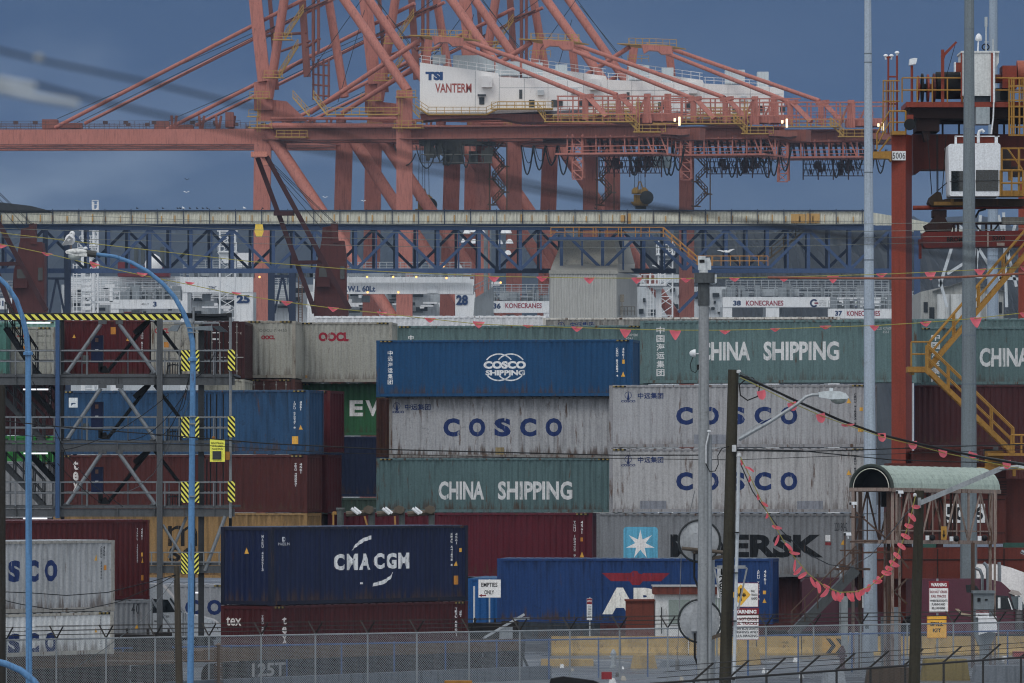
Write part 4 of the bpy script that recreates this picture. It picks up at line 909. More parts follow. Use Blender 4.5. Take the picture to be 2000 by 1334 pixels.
b = MB(); b.pbox(1945, 172, 1972, 198, D + .6, 1); b.build('control_box', mat('#6d7478', .5, dirt=.3), T)
b = MB(); b.pbox(1954, 176, 1968, 196, D + .5, .09); b.build('control_screen', BLK, T)
b = MB()
for x in (1971, 1976, 1980, 1991, 2000, 2012): b.tube(P(x, 153, D - .5), P(x, 265, D - .5), .045, n=5)
for y in (153, 168, 180, 196, 208, 228, 248, 264): b.beam(P(1970, y, D - .5), P(2014, y, D - .5), .07)
b.build('cage_ladder', YL, T)
b = MB(); b.pprism([(1852, 284), (1856, 281), (1950, 279), (1954, 283), (1954, 380), (1951, 383), (1857, 383), (1855, 380)], D - 1.6, 2.2); cb = b.build('operator_cab', WHT2, T)
b = MB(); b.pbox(1858, 334, 1899, 373, D - 1.63, .028); b.pbox(1906, 332, 1950, 373, D - 1.63, .028); b.build('window', glass('#20272b'), cb)
b = MB(); b.beam(P(1855, 354, D - 1.66), P(1952, 353, D - 1.66), .03); b.build('grab_bar', BLK, cb)
b = MB(); b.pbox(1865, 266, 1869, 281, D - 1.4, .3); b.pbox(1943, 265, 1949, 280, D - 1.4, .3); b.pbox(1865, 265, 1952, 267, D - 1.4, .3); b.build('cab_hanger', WHT2, cb)
b = MB(); b.pbox(1869, 267, 1943, 279, D - 1.2, 1); b.build('cab_beam', OR_, cb)
b = MB(); b.path([P(1911, 279, D - 1.5), P(1911, 262, D - 1.5), P(1913, 256, D - 1.5), P(1918, 254, D - 1.5), P(1922, 258, D - 1.5)], k(3), 8); b.build('vent_pipe', WHT2, cb, smooth=True)
b = MB()
rail_run(b, P(1954, 383, D - 1.6), P(1998, 383, D - 1.6), 1.15, .6, .045); b.pbox(1954, 372, 2000, 383, D - 1.5, 1.2)
for x in (1956, 1990): b.tube(P(x, 290, D - 1.5), P(x, 380, D - 1.5), .06, n=5)
for y in (290, 312, 334): b.tube(P(1956, y, D - 1.5), P(2000, y, D - 1.5), .04, n=5)
b.tube(P(1968, 290, D - 1.5), P(1996, 330, D - 1.5), .04, n=5); b.pbox(1970, 332, 1978, 352, D - 1.4, .4); b.build('cab_platform', YL, T)
b = MB(); b.pbox(1958, 292, 1975, 330, D - .6, .6); b.pbox(1978, 325, 1996, 345, D - .8, .6); b.build('resistor_box', mat('#3b3230', .6, dirt=.4), T)
b = MB(); b.pprism([(1814, 395), (1818, 384), (1830, 374), (1838, 376), (1841, 390), (1850, 388), (2000, 388), (2000, 402), (1820, 402)], D - .6, 1.6); b.build('headblock', mat('#3a2c1c', .7, dirt=.5, rust=.3), T)
b = MB(); b.pbox(1824, 394, 1884, 401, D - .7, .1); b.pbox(1857, 388, 1863, 401, D - .72, .1); b.build('headblock_rail', mat('#7a5a22', .6, dirt=.4), T)
for a in ((1811, 262, 1820, 380), (1829.5, 262, 1830, 376), (1831.5, 262, 1832, 376), (1848, 262, 1840, 380), (1832, 372, 1853, 354)):
    b = MB(); b.tube(P(a[0], a[1], D - .3), P(a[2], a[3], D - .3), .022, n=5); b.build('hoist_rope', BLK, T)
b = MB(); b.tube(P(1783, 406, D + .4), P(2120, 402, D + .4), k(4.4), n=12); b.build('brace', OR_, T, smooth=True)
b = MB(); b.pbox(1822, 410, 1849, 424, D - .4, 1); b.pprism([(1825, 424), (1846, 424), (1850, 434), (1862, 440), (1858, 452), (1812, 452), (1806, 440), (1818, 434)], D - .5, 1.2); b.pbox(1846, 433, 1960, 438, D - .3, .5)
for x in (1862, 1870, 1925, 1935): b.pbox(x, 438, x + 3, 452, D - .3, .3)
b.build('rotator', DKR, T)
b = MB(); b.pprism([(1803, 457), (1806, 453), (2070, 449), (2070, 480), (1808, 484), (1803, 480)], D - 1, 1.4); b.pbox(1796, 467, 1806, 476, D - .9, 1); b.pbox(1796, 476, 1800, 505, D - .8, .6); sp = b.build('spreader', mat('#6a2019', .5, dirt=.4, rust=.15), T)
sign_text(sp, 'BROMMA', 1849, 463, 1899, 472, D - 1.03, '#1c1716', .04); sign_text(sp, '5203', 1938, 461, 1963, 470, D - 1.03, '#1c1716', .03)
b = MB(); b.pbox(1947, 474, 1962, 480, D - 1.02, .018); b.pbox(1928, 454, 1931, 482, D - 1.02, .018); b.build('data_plate', mat('#8d7f78', .5, dirt=.4), sp)
b = MB(); b.pbox(1958, 424, 2010, 438, D - .8, .6); b.build('cable_basket', mat('#6d6c66', .6, dirt=.5), T)
b = MB(); b.path([P(1905, 425, D - .5), P(1912, 412, D - .5), P(1925, 408, D - .5)], .05, 6); b.path(sag(P(1906, 440, D - .5), P(1950, 438, D - .5), .4, 8), .04, 6); b.build('power_cable', BLK, T)
b = MB(); b.pbox(1773, 716, 1816, 727, D - 2, 1.2); b.pbox(1779, 727, 1786, 732, D - 1.8, 1); stairs(b, P(1816, 717, D - 2), P(2010, 490, D - 2), 1.0, .045); stairs(b, P(1812, 722, D - 3.2), P(1980, 885, D - 3.2), 1.0, .045)
rail_run(b, P(1780, 716, D - 2), P(1815, 716, D - 2), 1.1, .6, .04); b.pbox(1930, 885, 2020, 890, D - 3.2, 1.5); rail_run(b, P(1975, 885, D - 3.2), P(2015, 885, D - 3.2), .8, .5, .05); b.pbox(1925, 880, 1960, 912, D - 2, .5); b.pbox(1900, 912, 2020, 918, D - 2.4, 1.8); b.pbox(1978, 918, 1984, 930, D - 2.4, .3); b.build('access_stairs', YL, T)
b = MB(); b.pbox(1768, 873, 1940, 877, D - 1.4, .5); b.pbox(1735, 905, 1965, 1062, D - 1.2, 3); b.pbox(1965, 935, 2060, 1062, D - .8, 2.5); b.pbox(1783, 905, 1900, 880, D - 1, 2); b.build('power_pack', ORD, T)
b = MB()
for x in (1745, 1790, 1835, 1930): b.pbox(x, 912, x + 1.4, 1058, D - 1.23, .028)
for y in (932, 975, 1040): b.pbox(1737, y, 1963, y + 1.6, D - 1.235, .03)
for x in (1752, 1800, 1940):
    for i in range(6): b.pbox(x, 940 + i * 5, x + 26, 942.5 + i * 5, D - 1.24, .035)
b.build('louvre', DKR, T)
b = MB()
for x in (1700, 1760, 1830, 1895, 1960): b.pbox(x, 1072, x + 2, 1128, D - 2.54, .035)
b.pbox(1692, 1092, 2055, 1094, D - 2.54, .035); b.build('beam_rib', DKR, T)
b = MB(); b.pbox(1690, 1070, 2060, 1130, D - 2.5, 3); b.pbox(1830, 1062, 1842, 1080, D - 1, 1); b.build('sill_beam', mat('#6b2c20', .5, dirt=.4, rust=.1), T)
b = MB(); b.pbox(1843, 984, 1924, 1021, D - 1.24, .035); pl = b.build('number_plate', mat('#bcc1c4', .5, dirt=.2), T); sign_text(pl, '5006', 1848, 989, 1920, 1016, D - 1.248, '#22252a', .04)
b = MB(); b.pbox(1798, 1062, 1828, 1074, D - 1.5, .3); b.pbox(1960, 1060, 2000, 1074, D - 1.5, .3); b.build('hydraulic_tank', mat('#2f5a50', .5, dirt=.3), T)
b = MB(); b.pbox(1900, 895, 1912, 904, D - 1.5, .4); b.pbox(1922, 872, 1950, 888, D - 1.0, .3); b.build('work_light', GRM, T)
for x in (1720, 1790, 1960):
    b = MB(); b.lathe((P(x, 0, D).x, D - 1, .8), [(.2, -.3), (.75, -.3), (.8, -.2), (.8, .2), (.75, .3), (.2, .3)], 20, 'Y'); b.build('tyre', BLK, T)

# ------------------------------------------------------------------ tall steel masts
def mast(label, x0, y0, w0, x1, y1, w1, d, h, joints, rot=0.0):
    T = thing('steel_mast', label, 'mast', P(x1, y1, d)); b = MB()
    b.path([P(x0, y0, d), P(x1, y1, d)], [w0 * d / F / 2, w1 * d / F / 2], 10); b.build('shaft', mat(h, .45, .3, dirt=.3, streak=2.5), T)
    for y in joints:
        t = (y - y0) / (y1 - y0); x = x0 + (x1 - x0) * t; w = (w0 + (w1 - w0) * t) * d / F / 2
        b = MB(); b.lathe(P(x, y, d), [(w * .9, -.025), (w * 1.035, -.025), (w * 1.035, .025), (w * .9, .025)], 10); b.build('joint', mat('#6a7682', .5, .3, dirt=.3), T)
    return T
m1 = mast('tall pale steel mast beside the orange crane leg, cut by the picture top', 1694.5, -60, 13, 1700.5, 1272, 28, 232, '#93a0ae', (105, 122, 337, 508, 604, 1003))
b = MB(); b.pbox(1690, 1219, 1697, 1228, 231, .2); b.pbox(1692, 1150, 1696, 1160, 231.2, .1); b.build('handhole_cover', mat('#5f6a74', .5), m1)
mast('tall darker steel mast in front of the white operator cab', 1893, -60, 18, 1892, 1130, 34, 250, '#6f7a80', (57, 252, 655, 750))
mast('tall pale steel mast standing behind the white electrical house of the orange crane', 1940, -60, 16, 1938, 1040, 26, 430, '#8796a6', (500,))

# ------------------------------------------------------------------ steel reefer rack at the left
D = 238.0
ST = mat('#54585c', .5, .2, dirt=.45, rust=.06); STD = mat('#33363a', .55, .2, dirt=.4, rust=.05); STL = mat('#787e84', .45, .3, dirt=.4, rust=.04); SBL = mat('#35557f', .5, dirt=.3)
T = thing('container_rack', 'grey steel multi level rack platform with striped edge boards and walkways', 'steel rack', P(250, 940, D).xy.to_3d())
def striped(name, x0, y0, x1, y1, d, n, slope, T, both=False):
    """yellow board with black slanting stripes; slope = shift of a stripe from bottom to top, in stripe widths"""
    a = P(x0, y1, d); c = P(x1, y0, d); b = MB(); b.box(a.x, d, a.z, c.x, d + .05, c.z); w = (c.x - a.x) / n; h = c.z - a.z
    def clip(px, t): return min(max(px, a.x), c.x)
    for i in range(-12, n + 12):
        xb = a.x + i * w * 1.0; xt = xb + slope * h
        if i % 2: continue
        pts = []
        poly = [(xb, a.z), (xb + w, a.z), (xt + w, c.z), (xt, c.z)]
        for lim, sg in ((a.x, 1), (c.x, -1)):
            out = []
            for j in range(len(poly)):
                p, q = poly[j], poly[(j + 1) % len(poly)]; ip, iq = sg * (p[0] - lim) >= 0, sg * (q[0] - lim) >= 0
                if ip: out.append(p)
                if ip != iq: t = (lim - p[0]) / (q[0] - p[0]); out.append((lim, p[1] + t * (q[1] - p[1])))
            poly = out
            if not poly: break
        if len(poly) > 2: b.add([(x, d - .004, z) for x, z in poly], [tuple(range(len(poly)))], 1)
    return b.build(name, [mat('#d6ca3e', .5, dirt=.25), mat('#1b1b1a', .5, dirt=.1)], T)
striped('striped_beam', -120, 614, 353, 625, D - .1, 62, -1.0, T)
b = MB(); b.pbox(-120, 611, 385, 614, D, 6); b.pbox(380, 613, 442, 617, D, 2); b.pprism([(378, 616), (452, 611), (452, 624), (446, 626), (380, 626)], D + .3, .6); b.build('roof_beam', STD, T)
LV = (730, 860, 987)
for y in LV:
    b = MB(); b.pbox(-120, y + 7, 458, y + 22, D, .25); b.pbox(-120, y + 7, 458, y + 22, D + 5.4, .25); b.pbox(-120, y, 458, y + 4, D + .1, 5.4); b.pbox(-120, y + 1, 455, y + 6, D - .06, .06)
    for x in (30, 228, 300, 417): b.pbox(x, y + 1, x + 2, y + 22, D - .1, .1)
    b.build('deck', ST, T)
b = MB(); b.pbox(290, 1100, 432, 1104, D + .1, 4); b.pbox(290, 1105, 432, 1119, D, .25); b.build('deck', ST, T)
for x, w, m, y0, y1, off in ((112.5, 8, SBL, 625, 1012, -.2), (121, 6, STD, 622, 1012, .1), (312, 11, ST, 622, 1300, -.1), (393, 11, STD, 640, 1300, .3), (450, 5, STL, 620, 1012, -.1), (380, 3, STD, 640, 1200, 3), (122, 7, STD, 622, 1300, 5.4), (312, 9, STD, 622, 1300, 5.4), (450, 6, STD, 622, 1300, 5.4)):
    b = MB(); b.beam(P(x, y0, D + off), P(x, y1, D + off), w * D / F, w * D / F)
    if w == 11:
        for y in range(640, 1200, 9): b.box(P(x - 2, 0, D + off).x, D + off - w * D / F / 2 - .01, P(0, y, D).z, P(x + 2, 0, D + off).x, D + off - w * D / F / 2 - .003, P(0, y - 3, D).z)
    b.build('post', m, T)
for i, y in enumerate((627, 752, 880)):
    b = MB(); yb = (LV)[i]
    for a in ((197, y + 6, 131, yb - 2), (233, y + 6, 303, yb - 2)): b.tube(P(a[0], a[1], D - .05), P(a[2], a[3], D - .05), .085, n=8)
    b.build('brace', STL, T); b = MB()
    for a in ((292, y, 210, yb - 4), (302, y, 354, y + 68)): b.tube(P(a[0], a[1], D + 2.4), P(a[2], a[3], D + 2.4), .075, n=8)
    b.beam(P(292, y - 2, D + 2.3), P(262, y + 24, D + 2.3), .2); b.build('brace', STD, T)
    b = MB(); b.pbox(192, y - 2, 208, y + 6, D - .14, .12); b.pbox(226, y - 2, 240, y + 6, D - .14, .12); b.prism([P(122, yb, D - .1), P(132, yb - 10, D - .1), P(138, yb, D - .1)], (0, .1, 0)); b.prism([P(292, yb, D - .1), P(300, yb - 10, D - .1), P(308, yb, D - .1)], (0, .1, 0)); b.build('gusset', ST, T)
    b = MB()
    for dy, r in ((45, .035), (24, .03)): b.tube(P(-120, yb - dy, D - .12), P(455, yb - dy, D - .12), r, n=6)
    for x in (-40, 30, 62, 106, 118, 170, 306, 322, 350, 417, 430): b.tube(P(x, yb - 45, D - .12), P(x, yb + 2, D - .12), .026, n=6)
    for dy in (46, 26): b.tube(P(-120, yb - dy, D + 5.3), P(455, yb - dy, D + 5.3), .03, n=6)
    for x in (20, 75, 160, 250, 330, 420): b.tube(P(x, yb - 46, D + 5.3), P(x, yb, D + 5.3), .026, n=6)
    b.build('handrail', STL, T)
    b = MB(); b.pbox(178, yb - 75, 201, yb - 22, D + 1.0, .4); bx = b.build('reefer_socket', mat('#16264f', .4, dirt=.2), T)
    b = MB(); b.pbox(186, yb - 70, 192, yb - 62, D + .97, .025); b.build('badge', mat('#7a5a50', .5), bx); b = MB(); b.pbox(186, yb - 48, 192, yb - 44, D + .97, .025); b.build('plate', mat('#b9bdc2', .5), bx)
    b = MB(); b.pbox(192, yb - 22, 200, yb - 4, D + 1, .3); b.prism([P(196, yb - 14, D + 1), P(206, yb - 16, D + 1), P(214, yb - 2, D + 1), P(196, yb - 2, D + 1)], (0, .3, 0)); b.build('cable_duct', BLK, T)
    b = MB(); b.pbox(162, yb - 36 + i * 3, 172, yb - 20, D + .3, .3); b.tube(P(170, yb - 20, D + .4), P(170, yb, D + .4), .05, n=6); b.build('junction_box', mat('#5a605e', .5, dirt=.3), T)
    striped('stripe_board', 354, yb - 46, 371, yb - 5, D - .35, 4, -.8, T); striped('stripe_board', 380, yb - 46, 389, yb - 5, D - .34, 2, .9, T); striped('stripe_board', 445, yb - 47, 459, yb - 6, D - .35, 3, -.9, T)
    b = MB()
    for xx in (404, 411, 423, 436): b.tube(P(xx, yb - 90, D + 2.5), P(xx, yb, D + 2.5), .03, n=5)
    for q in range(9): b.tube(P(388, yb - 95 + q * 11, D + .8), P(400, yb - 95 + q * 11, D + .8), .025, n=5)
    for q in range(7): b.tube(P(322 + q * 5, yb - 22, D + 1.5), P(322 + q * 5, yb, D + 1.5), .02, n=5)
    b.path([P(326, yb, D + 1.5), P(328, yb - 16, D + 1.5), P(340, yb - 18, D + 1.5), P(352, yb - 16, D + 1.5), P(354, yb, D + 1.5)], .03, 6); b.build('ladder', STD, T)
striped('stripe_board', 354, 1080, 368, 1121, D - .35, 4, -.8, T); striped('stripe_board', 379, 1080, 388, 1121, D - .34, 2, .9, T)
b = MB()
for y in (1079, 1098): b.tube(P(290, y, D - .1), P(432, y, D - .1), .03, n=6)
for x in (296, 318, 336, 398, 428): b.tube(P(x, 1079, D - .1), P(x, 1104, D - .1), .026, n=6)
b.tube(P(318, 1025, D), P(354, 1082, D), .06, n=8); b.tube(P(364, 1010, D + .3), P(330, 1090, D + .3), .06, n=8); b.tube(P(440, 1008, D), P(400, 1115, D), .08, n=8); b.tube(P(296, 1170, D), P(342, 1236, D), .06, n=8); b.build('lower_railing', STL, T)
for x0, x1, y in ((52, 98, 629), (45, 94, 759), (46, 93, 884), (45, 92, 1011)):
    b = MB(); b.pbox(x0, y, x1, y + 3, D + 1.2, .1); b.build('tube_light', glow('#f2f6ff', 1.1), T)
b = MB(); b.pbox(370, 1156, 397, 1159, D + 3, .1); b.build('tube_light', glow('#f2f6ff', 1.0), T)
for i, pts in enumerate((((328, 646), (336, 636), (352, 634), (346, 647)), ((380, 644), (381, 638), (414, 636), (416, 646)), ((414, 637), (430, 636), (445, 648), (428, 648)))):
    b = MB(); b.prism([P(x, y, D - .4) for x, y in pts], (0, .5, 0)); b.build('floodlight', mat('#6f7a82' if i < 2 else '#3f474d', .4, .2, dirt=.2), T)
b = MB(); b.tube(P(340, 631, D - .2), P(428, 631, D - .2), .05, n=6); b.tube(P(378, 650, D - .2), P(378, 600, D - .2), .05, n=6); b.build('floodlight_bar', STL, T)
for ya, yb in ((752, 862), (880, 988)):
    b = MB(); stairs(b, P(8, ya + 28, D + 2), P(84, yb, D + 2), 1.0, .035); b.build('stairs', ST, T); b = MB(); stairs(b, P(60, ya + 10, D + 3.5), P(108, ya + 62, D + 3.5), 1.0, .03); b.build('stairs', STD, T)
b = MB(); stairs(b, P(10, 640, D + 3), P(70, 730, D + 3), 1.0, .03); b.build('stairs', STD, T)
b = MB(); b.pbox(410, 858, 439, 902, D - .5, .2); bx = b.build('warning_box', mat('#d6da2e', .5, dirt=.12), T)
b = MB(); b.pbox(415, 881, 432, 897, D - .56, .06); b.build('lamp_box', mat('#3d4045', .4), bx); b = MB(); b.pbox(439, 882, 449, 898, D - .4, .15); b.build('buzzer', mat('#9a6a1c', .5), bx); b = MB(); b.lathe(P(417, 858, D - .4), [(.07, 0), (.07, .1), (.03, .13)], 10); b.build('beacon', mat('#8a5a18', .4), bx)
for s, y in (('PEDESTRIANS', 864), ('WHEN LIGHT', 869.5), ('FLASHING', 875)): sign_text(bx, s, 412.5 if y == 864 else 414, y, 436.5 if y == 864 else 435, y + 3.6, D - .505, '#23240f', .02)
b = MB(); r0 = random.Random(3)
for a, c, dr in (((368, 742), (305, 850), .7), ((250, 860), (366, 760), .5), ((120, 880), (330, 770), .4), ((420, 690), (366, 742), .3), ((370, 730), (350, 800), .5), ((112, 905), (200, 985), .1)): b.path(sag(P(*a, D - .8), P(*c, D - .8), dr, 8), .016, 4)
b.build('loose_cable', BLK, T)

# ------------------------------------------------------------------ rusty gangway with barrel roof at the right
D = 226.0
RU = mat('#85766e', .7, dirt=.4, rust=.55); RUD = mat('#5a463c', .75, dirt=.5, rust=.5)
T = thing('gangway', 'rusty lattice gangway under a pale green barrel roof', 'gangway', P(1800, 940, D).xy.to_3d())
ax = Vector((math.cos(R(50)), math.sin(R(50)), -.012)); cr = Vector((math.sin(R(50)), -math.cos(R(50)), 0))
A0 = P(1703, 953, D); Rw = 1.02; Rh = 44 * D / F; L = 7.35
b = MB(); n = 14; m = 29
vs = []
for i in range(m + 1):
    for rr, sc_ in ((1.0, 1.0),):
        for j in range(n + 1):
            t = math.pi * j / n; rb = 1.0 + (.018 if i % 2 else 0); vs.append(A0 + ax * L * i / m + cr * Rw * rb * math.cos(t) + Vector((0, 0, Rh * rb * math.sin(t))))
b.add(vs, [(i * (n + 1) + j, i * (n + 1) + j + 1, (i + 1) * (n + 1) + j + 1, (i + 1) * (n + 1) + j) for i in range(m) for j in range(n)])
b.build('roof', mat('#8c9c94', .5, dirt=.35, rust=.04), T)
b = MB(); b.prism([A0 + ax * .7 + cr * Rw * .95 * math.cos(math.pi * j / 14) + Vector((0, 0, Rh * .95 * math.sin(math.pi * j / 14))) for j in range(15)], ax * .1)  # near-black panel inside the arch: interior shade put into its colour
b.build('shade_end_panel', mat('#121416', .8), T); b = MB()
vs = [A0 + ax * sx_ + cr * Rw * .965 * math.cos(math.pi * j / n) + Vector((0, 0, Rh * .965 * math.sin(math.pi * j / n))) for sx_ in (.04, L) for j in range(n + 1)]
b.add(vs, [(j, j + 1, n + 2 + j, n + 1 + j) for j in range(n)]); b.build('shade_lining', mat('#202423', .8), T)  # dark inner shell added so the roof's inside looks shaded
b = MB(); b.path([A0 - ax * .03 + cr * Rw * math.cos(math.pi * j / 16) + Vector((0, 0, Rh * math.sin(math.pi * j / 16))) for j in range(17)], .07, 6); b.build('roof_rim', mat('#3c4642', .6, dirt=.4), T)
b = MB(); b.path([A0 - ax * .06 + cr * Rw * .86 * math.cos(math.pi * j / 16) + Vector((0, 0, Rh * .86 * math.sin(math.pi * j / 16))) for j in range(17)], .02, 6); b.build('inner_rim', mat('#a7a99f', .5), T)  # thin pale arc just inside the roof rim
q = lambda s, e, dz: A0 + ax * s + cr * Rw * e + Vector((0, 0, dz))
H = -105 * D / F
b = MB()
for e in (1, -1): b.beam(q(-.05, e, -.07), q(L, e, -.07), .16, .12); b.beam(q(.2, e, H), q(L - .5, e, H), .15, .12); b.beam(q(.2, e, H + .45), q(L - .5, e, H + .45), .05, .05)
for e in (1,): b.beam(q(-.05, -1, -.06), q(-.05, 1, -.06), .14, .12)
b.beam(q(.2, -1, H), q(.2, 1, H), .14); b.build('chord', RU, T)
npan = 4; pl_ = (L - .8) / npan
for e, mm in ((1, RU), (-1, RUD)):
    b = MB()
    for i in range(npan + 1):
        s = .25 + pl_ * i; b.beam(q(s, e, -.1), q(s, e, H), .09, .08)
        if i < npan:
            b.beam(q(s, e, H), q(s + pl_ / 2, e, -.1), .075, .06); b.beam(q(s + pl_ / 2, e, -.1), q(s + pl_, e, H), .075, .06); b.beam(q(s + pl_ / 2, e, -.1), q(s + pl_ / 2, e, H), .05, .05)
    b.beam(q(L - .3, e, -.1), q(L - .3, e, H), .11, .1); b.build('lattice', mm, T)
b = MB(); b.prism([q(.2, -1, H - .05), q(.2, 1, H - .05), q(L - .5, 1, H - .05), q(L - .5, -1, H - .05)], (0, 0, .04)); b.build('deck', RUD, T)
for x, y0, d, w in ((1666, 955, 226.5, 6), (1680, 955, 227.5, 7), (1743, 953, 225.5, 6), (1757, 958, 226.4, 5), (1735, 960, 226.8, 7), (1900, 1060, 229, 7), (1934, 958, 230.5, 6), (1943, 958, 229.5, 4), (1728, 1000, 228, 4)):
    b = MB(); p = P(x, y0, d); b.beam(p, (p.x, d, 0), w * d / F, w * d / F); b.build('leg', RU if w < 7 else RUD, T)
b = MB()
for a in ((1742, 1070, 1775, 1110), (1742, 1160, 1772, 1130), (1735, 1000, 1760, 960), (1672, 1000, 1740, 1060), (1660, 1058, 1742, 1056), (1660, 1080, 1742, 1078), (1660, 1010, 1690, 1010), (1740, 1150, 1772, 1180)): b.beam(P(a[0], a[1], 226), P(a[2], a[3], 226), .07)
b.build('bracing', RUD, T)
b = MB(); b.pbox(1633, 1110, 1700, 1114, 226.2, 1.2); b.prism([P(1640, 1100, 226), P(1690, 1114, 226), P(1640, 1114, 226)], (0, .3, 0)); b.build('landing', RUD, T)
b = MB(); b.beam(P(1672, 1112, 225.6), P(1545, 1240, 225.6), .36, 1.1); b.build('stair_stringer', mat('#4b5052', .5, dirt=.4), T)
b = MB()
for a in ((1672, 1066, 1545, 1195), (1672, 1088, 1545, 1217)): b.tube(P(a[0], a[1], 225), P(a[2], a[3], 225), .025, n=6)
for t in range(6): x = 1672 - 25 * t; y = 1112 + 25.5 * t; b.tube(P(x, y - 46, 225), P(x, y, 225), .022, n=6)
b.tube(P(1650, 1040, 225.5), P(1650, 1112, 225.5), .03, n=6); b.beam(P(1640, 1075, 226), P(1680, 1075, 226), .06); b.build('stair_rail', RUD, T)
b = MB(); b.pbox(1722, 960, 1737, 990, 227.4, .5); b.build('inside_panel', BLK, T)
for i, (x, y) in enumerate(((1813, 1050), (1860, 1052), (1915, 1051))):
    b = MB(); b.pbox(x - 5, y - 4, x + 2, y + 5, D + 1, .2); b.build('junction', WHT2, T); b = MB(); b.lathe(P(x + 8, y, D + 1.0), [(.03, -.1), (.12, -.05), (.13, .08), (.02, .12)], 10, 'Y'); b.build('gate_light', BLK, T)
b = MB(); b.pbox(1838, 1028, 1849, 1054, D + .6, .04); ar = b.build('arrow_sign', mat('#a57a24', .5, dirt=.2), T); b = MB(); b.prism([P(1840.5, 1044, D + .58), P(1846.5, 1044, D + .58), P(1843.5, 1051, D + .58)], (0, .01, 0)); b.pbox(1842.5, 1036, 1844.5, 1044, D + .58, .01); b.build('arrow', BLK, ar)
for lb, x, y, up in (('white camera on the rusty column left of the tall pale mast', 1666, 983, 1), ('white camera on a thin pole beside the large black capitals', 1655, 1043, 0), ('white camera tucked under the edge of the pale green barrel roof', 1757, 961, 0)):
    t2 = thing('security_camera', lb, 'camera', P(x, y, 225.4), 0, 'security cameras on the gangway'); b = MB(); b.prism([P(x - 7, y - 3, 225), P(x + 7, y - 3, 225), P(x + 8, y + 3, 225), P(x - 6, y + 3, 225)], (0, .2, 0)); b.build('housing', WHT2, t2)
    b = MB(); b.pbox(x - 7, y - 2, x - 3, y + 3, 224.97, .03); b.build('lens', BLK, t2); b = MB(); b.tube(P(x + 1, y + 3, 225.1), P(x + 2, y + 9, 225.1), .03, n=6); b.build('bracket', WHT2, t2)
# ------------------------------------------------------------------ white stacking cranes and ship gear behind the conveyor
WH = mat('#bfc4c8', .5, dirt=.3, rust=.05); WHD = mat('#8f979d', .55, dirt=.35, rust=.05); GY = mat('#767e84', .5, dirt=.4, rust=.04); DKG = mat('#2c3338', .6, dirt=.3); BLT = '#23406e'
def stacker(label, d, beam, legs, texts, rail=True, top=True, seed=1):
    """white gantry crane: beam rectangle, legs (x0, x1), lettering"""
    x0, y0, x1, y1 = beam; T = thing('stacking_crane', label, 'crane', P((x0 + x1) / 2, 940, d).xy.to_3d(), 0, 'white stacking cranes')
    b = MB(); b.pbox(x0, y0, x1, y1, d, 1.6); b.build('beam', WH, T)
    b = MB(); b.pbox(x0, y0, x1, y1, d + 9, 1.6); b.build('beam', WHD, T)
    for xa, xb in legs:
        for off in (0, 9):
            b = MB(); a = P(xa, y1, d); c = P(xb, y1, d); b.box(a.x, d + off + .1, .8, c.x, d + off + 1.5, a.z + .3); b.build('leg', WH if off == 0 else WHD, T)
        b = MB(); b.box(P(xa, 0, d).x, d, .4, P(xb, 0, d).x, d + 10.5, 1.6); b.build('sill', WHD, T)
    rnd = random.Random(seed); b = MB(); z = P(0, y0, d).z
    for i in range(24):
        x = x0 + (x1 - x0) * rnd.random(); w = 2 + rnd.random() * 16; h = .4 + rnd.random() * 1.7
        b.box(P(x, 0, d).x, d + 2 + rnd.random() * 3, z, P(min(x + w, x1), 0, d).x, d + 5, z + h)
    b.build('machinery', GY, T)
    if rail:
        b = MB(); rail_run(b, P(x0, y0, d - .2), P(x1, y0, d - .2), 1.1, 1.2, .04); rail_run(b, P(x0, y0, d + 8), P(x1, y0, d + 8), 1.1, 1.5, .04, 2); rail_run(b, P(x0 + 6, y0 - 16, d + 4), P(x1 - 6, y0 - 16, d + 4), 1.2, 1.0, .05, 2); rail_run(b, P(x0 + 6, y0, d + 4), P(x1 - 6, y0, d + 4), 1.3, 2.4, .07); b.build('railing', WHD, T)
    if top:
        b = MB(); b.pbox(x0 + (x1 - x0) * .2, y0 - 16, x0 + (x1 - x0) * .45, y0 - 2, d + 4, 3); b.build('trolley', WHD, T)
        b = MB(); xm = x0 + (x1 - x0) * .3; b.pbox(xm, y1 + 3, xm + 16, y1 + 16, d + 2, 1.6); b.build('cab', GY, T)
    for s, a0, b0, a1, b1, hx, bd in texts: sign_text(T, s, a0, b0, a1, b1, d - .03, hx, bd)
    return T
MAG = '#9c3048'
stacker('white crane beam lettered with a load limit, numbered at its leg on the far side', 800, (612, 545, 926, 574), [(889, 928), (600, 622)], [('S.W.L 60Lt', 670, 558, 733, 570, '#4a5f86', .04), ('28', 891, 576, 914, 596, BLT, .05)])
b = MB(); b.pbox(676, 541, 918, 552, 799, .3); b.pbox(834, 559, 855, 572, 799.8, .1)
for x in range(680, 918, 17): b.pbox(x, 540, x + 1.5, 553, 798.9, .09)
single('walkway_screen', b, mat('#b3b8bc', .5, dirt=.3), 'pale panelled walkway screen along the load limit crane beam', 'walkway')
stacker('white crane numbered 25 left of the centre dark red jib crane', 790, (352, 541, 494, 571), [(461, 494), (352, 366)], [('25', 462, 576, 488, 592, BLT, .05), ('ZPMC', 407, 559, 423, 567, BLT, .0)], seed=2)
stacker('low white crane beam with a large 3 seen behind the curved lamp arm', 770, (216, 585, 352, 603), [(216, 232)], [('40 LT', 276, 592, 291, 596, '#3a3f48', 0), ('3', 299, 589, 306, 599, BLT, .04)], seed=3)
stacker('white crane numbered 31 at the picture edge behind the first blue lamp', 790, (-70, 582, 34, 604), [(14, 30)], [('31', -6, 587, 7, 598, BLT, .04)], seed=4)
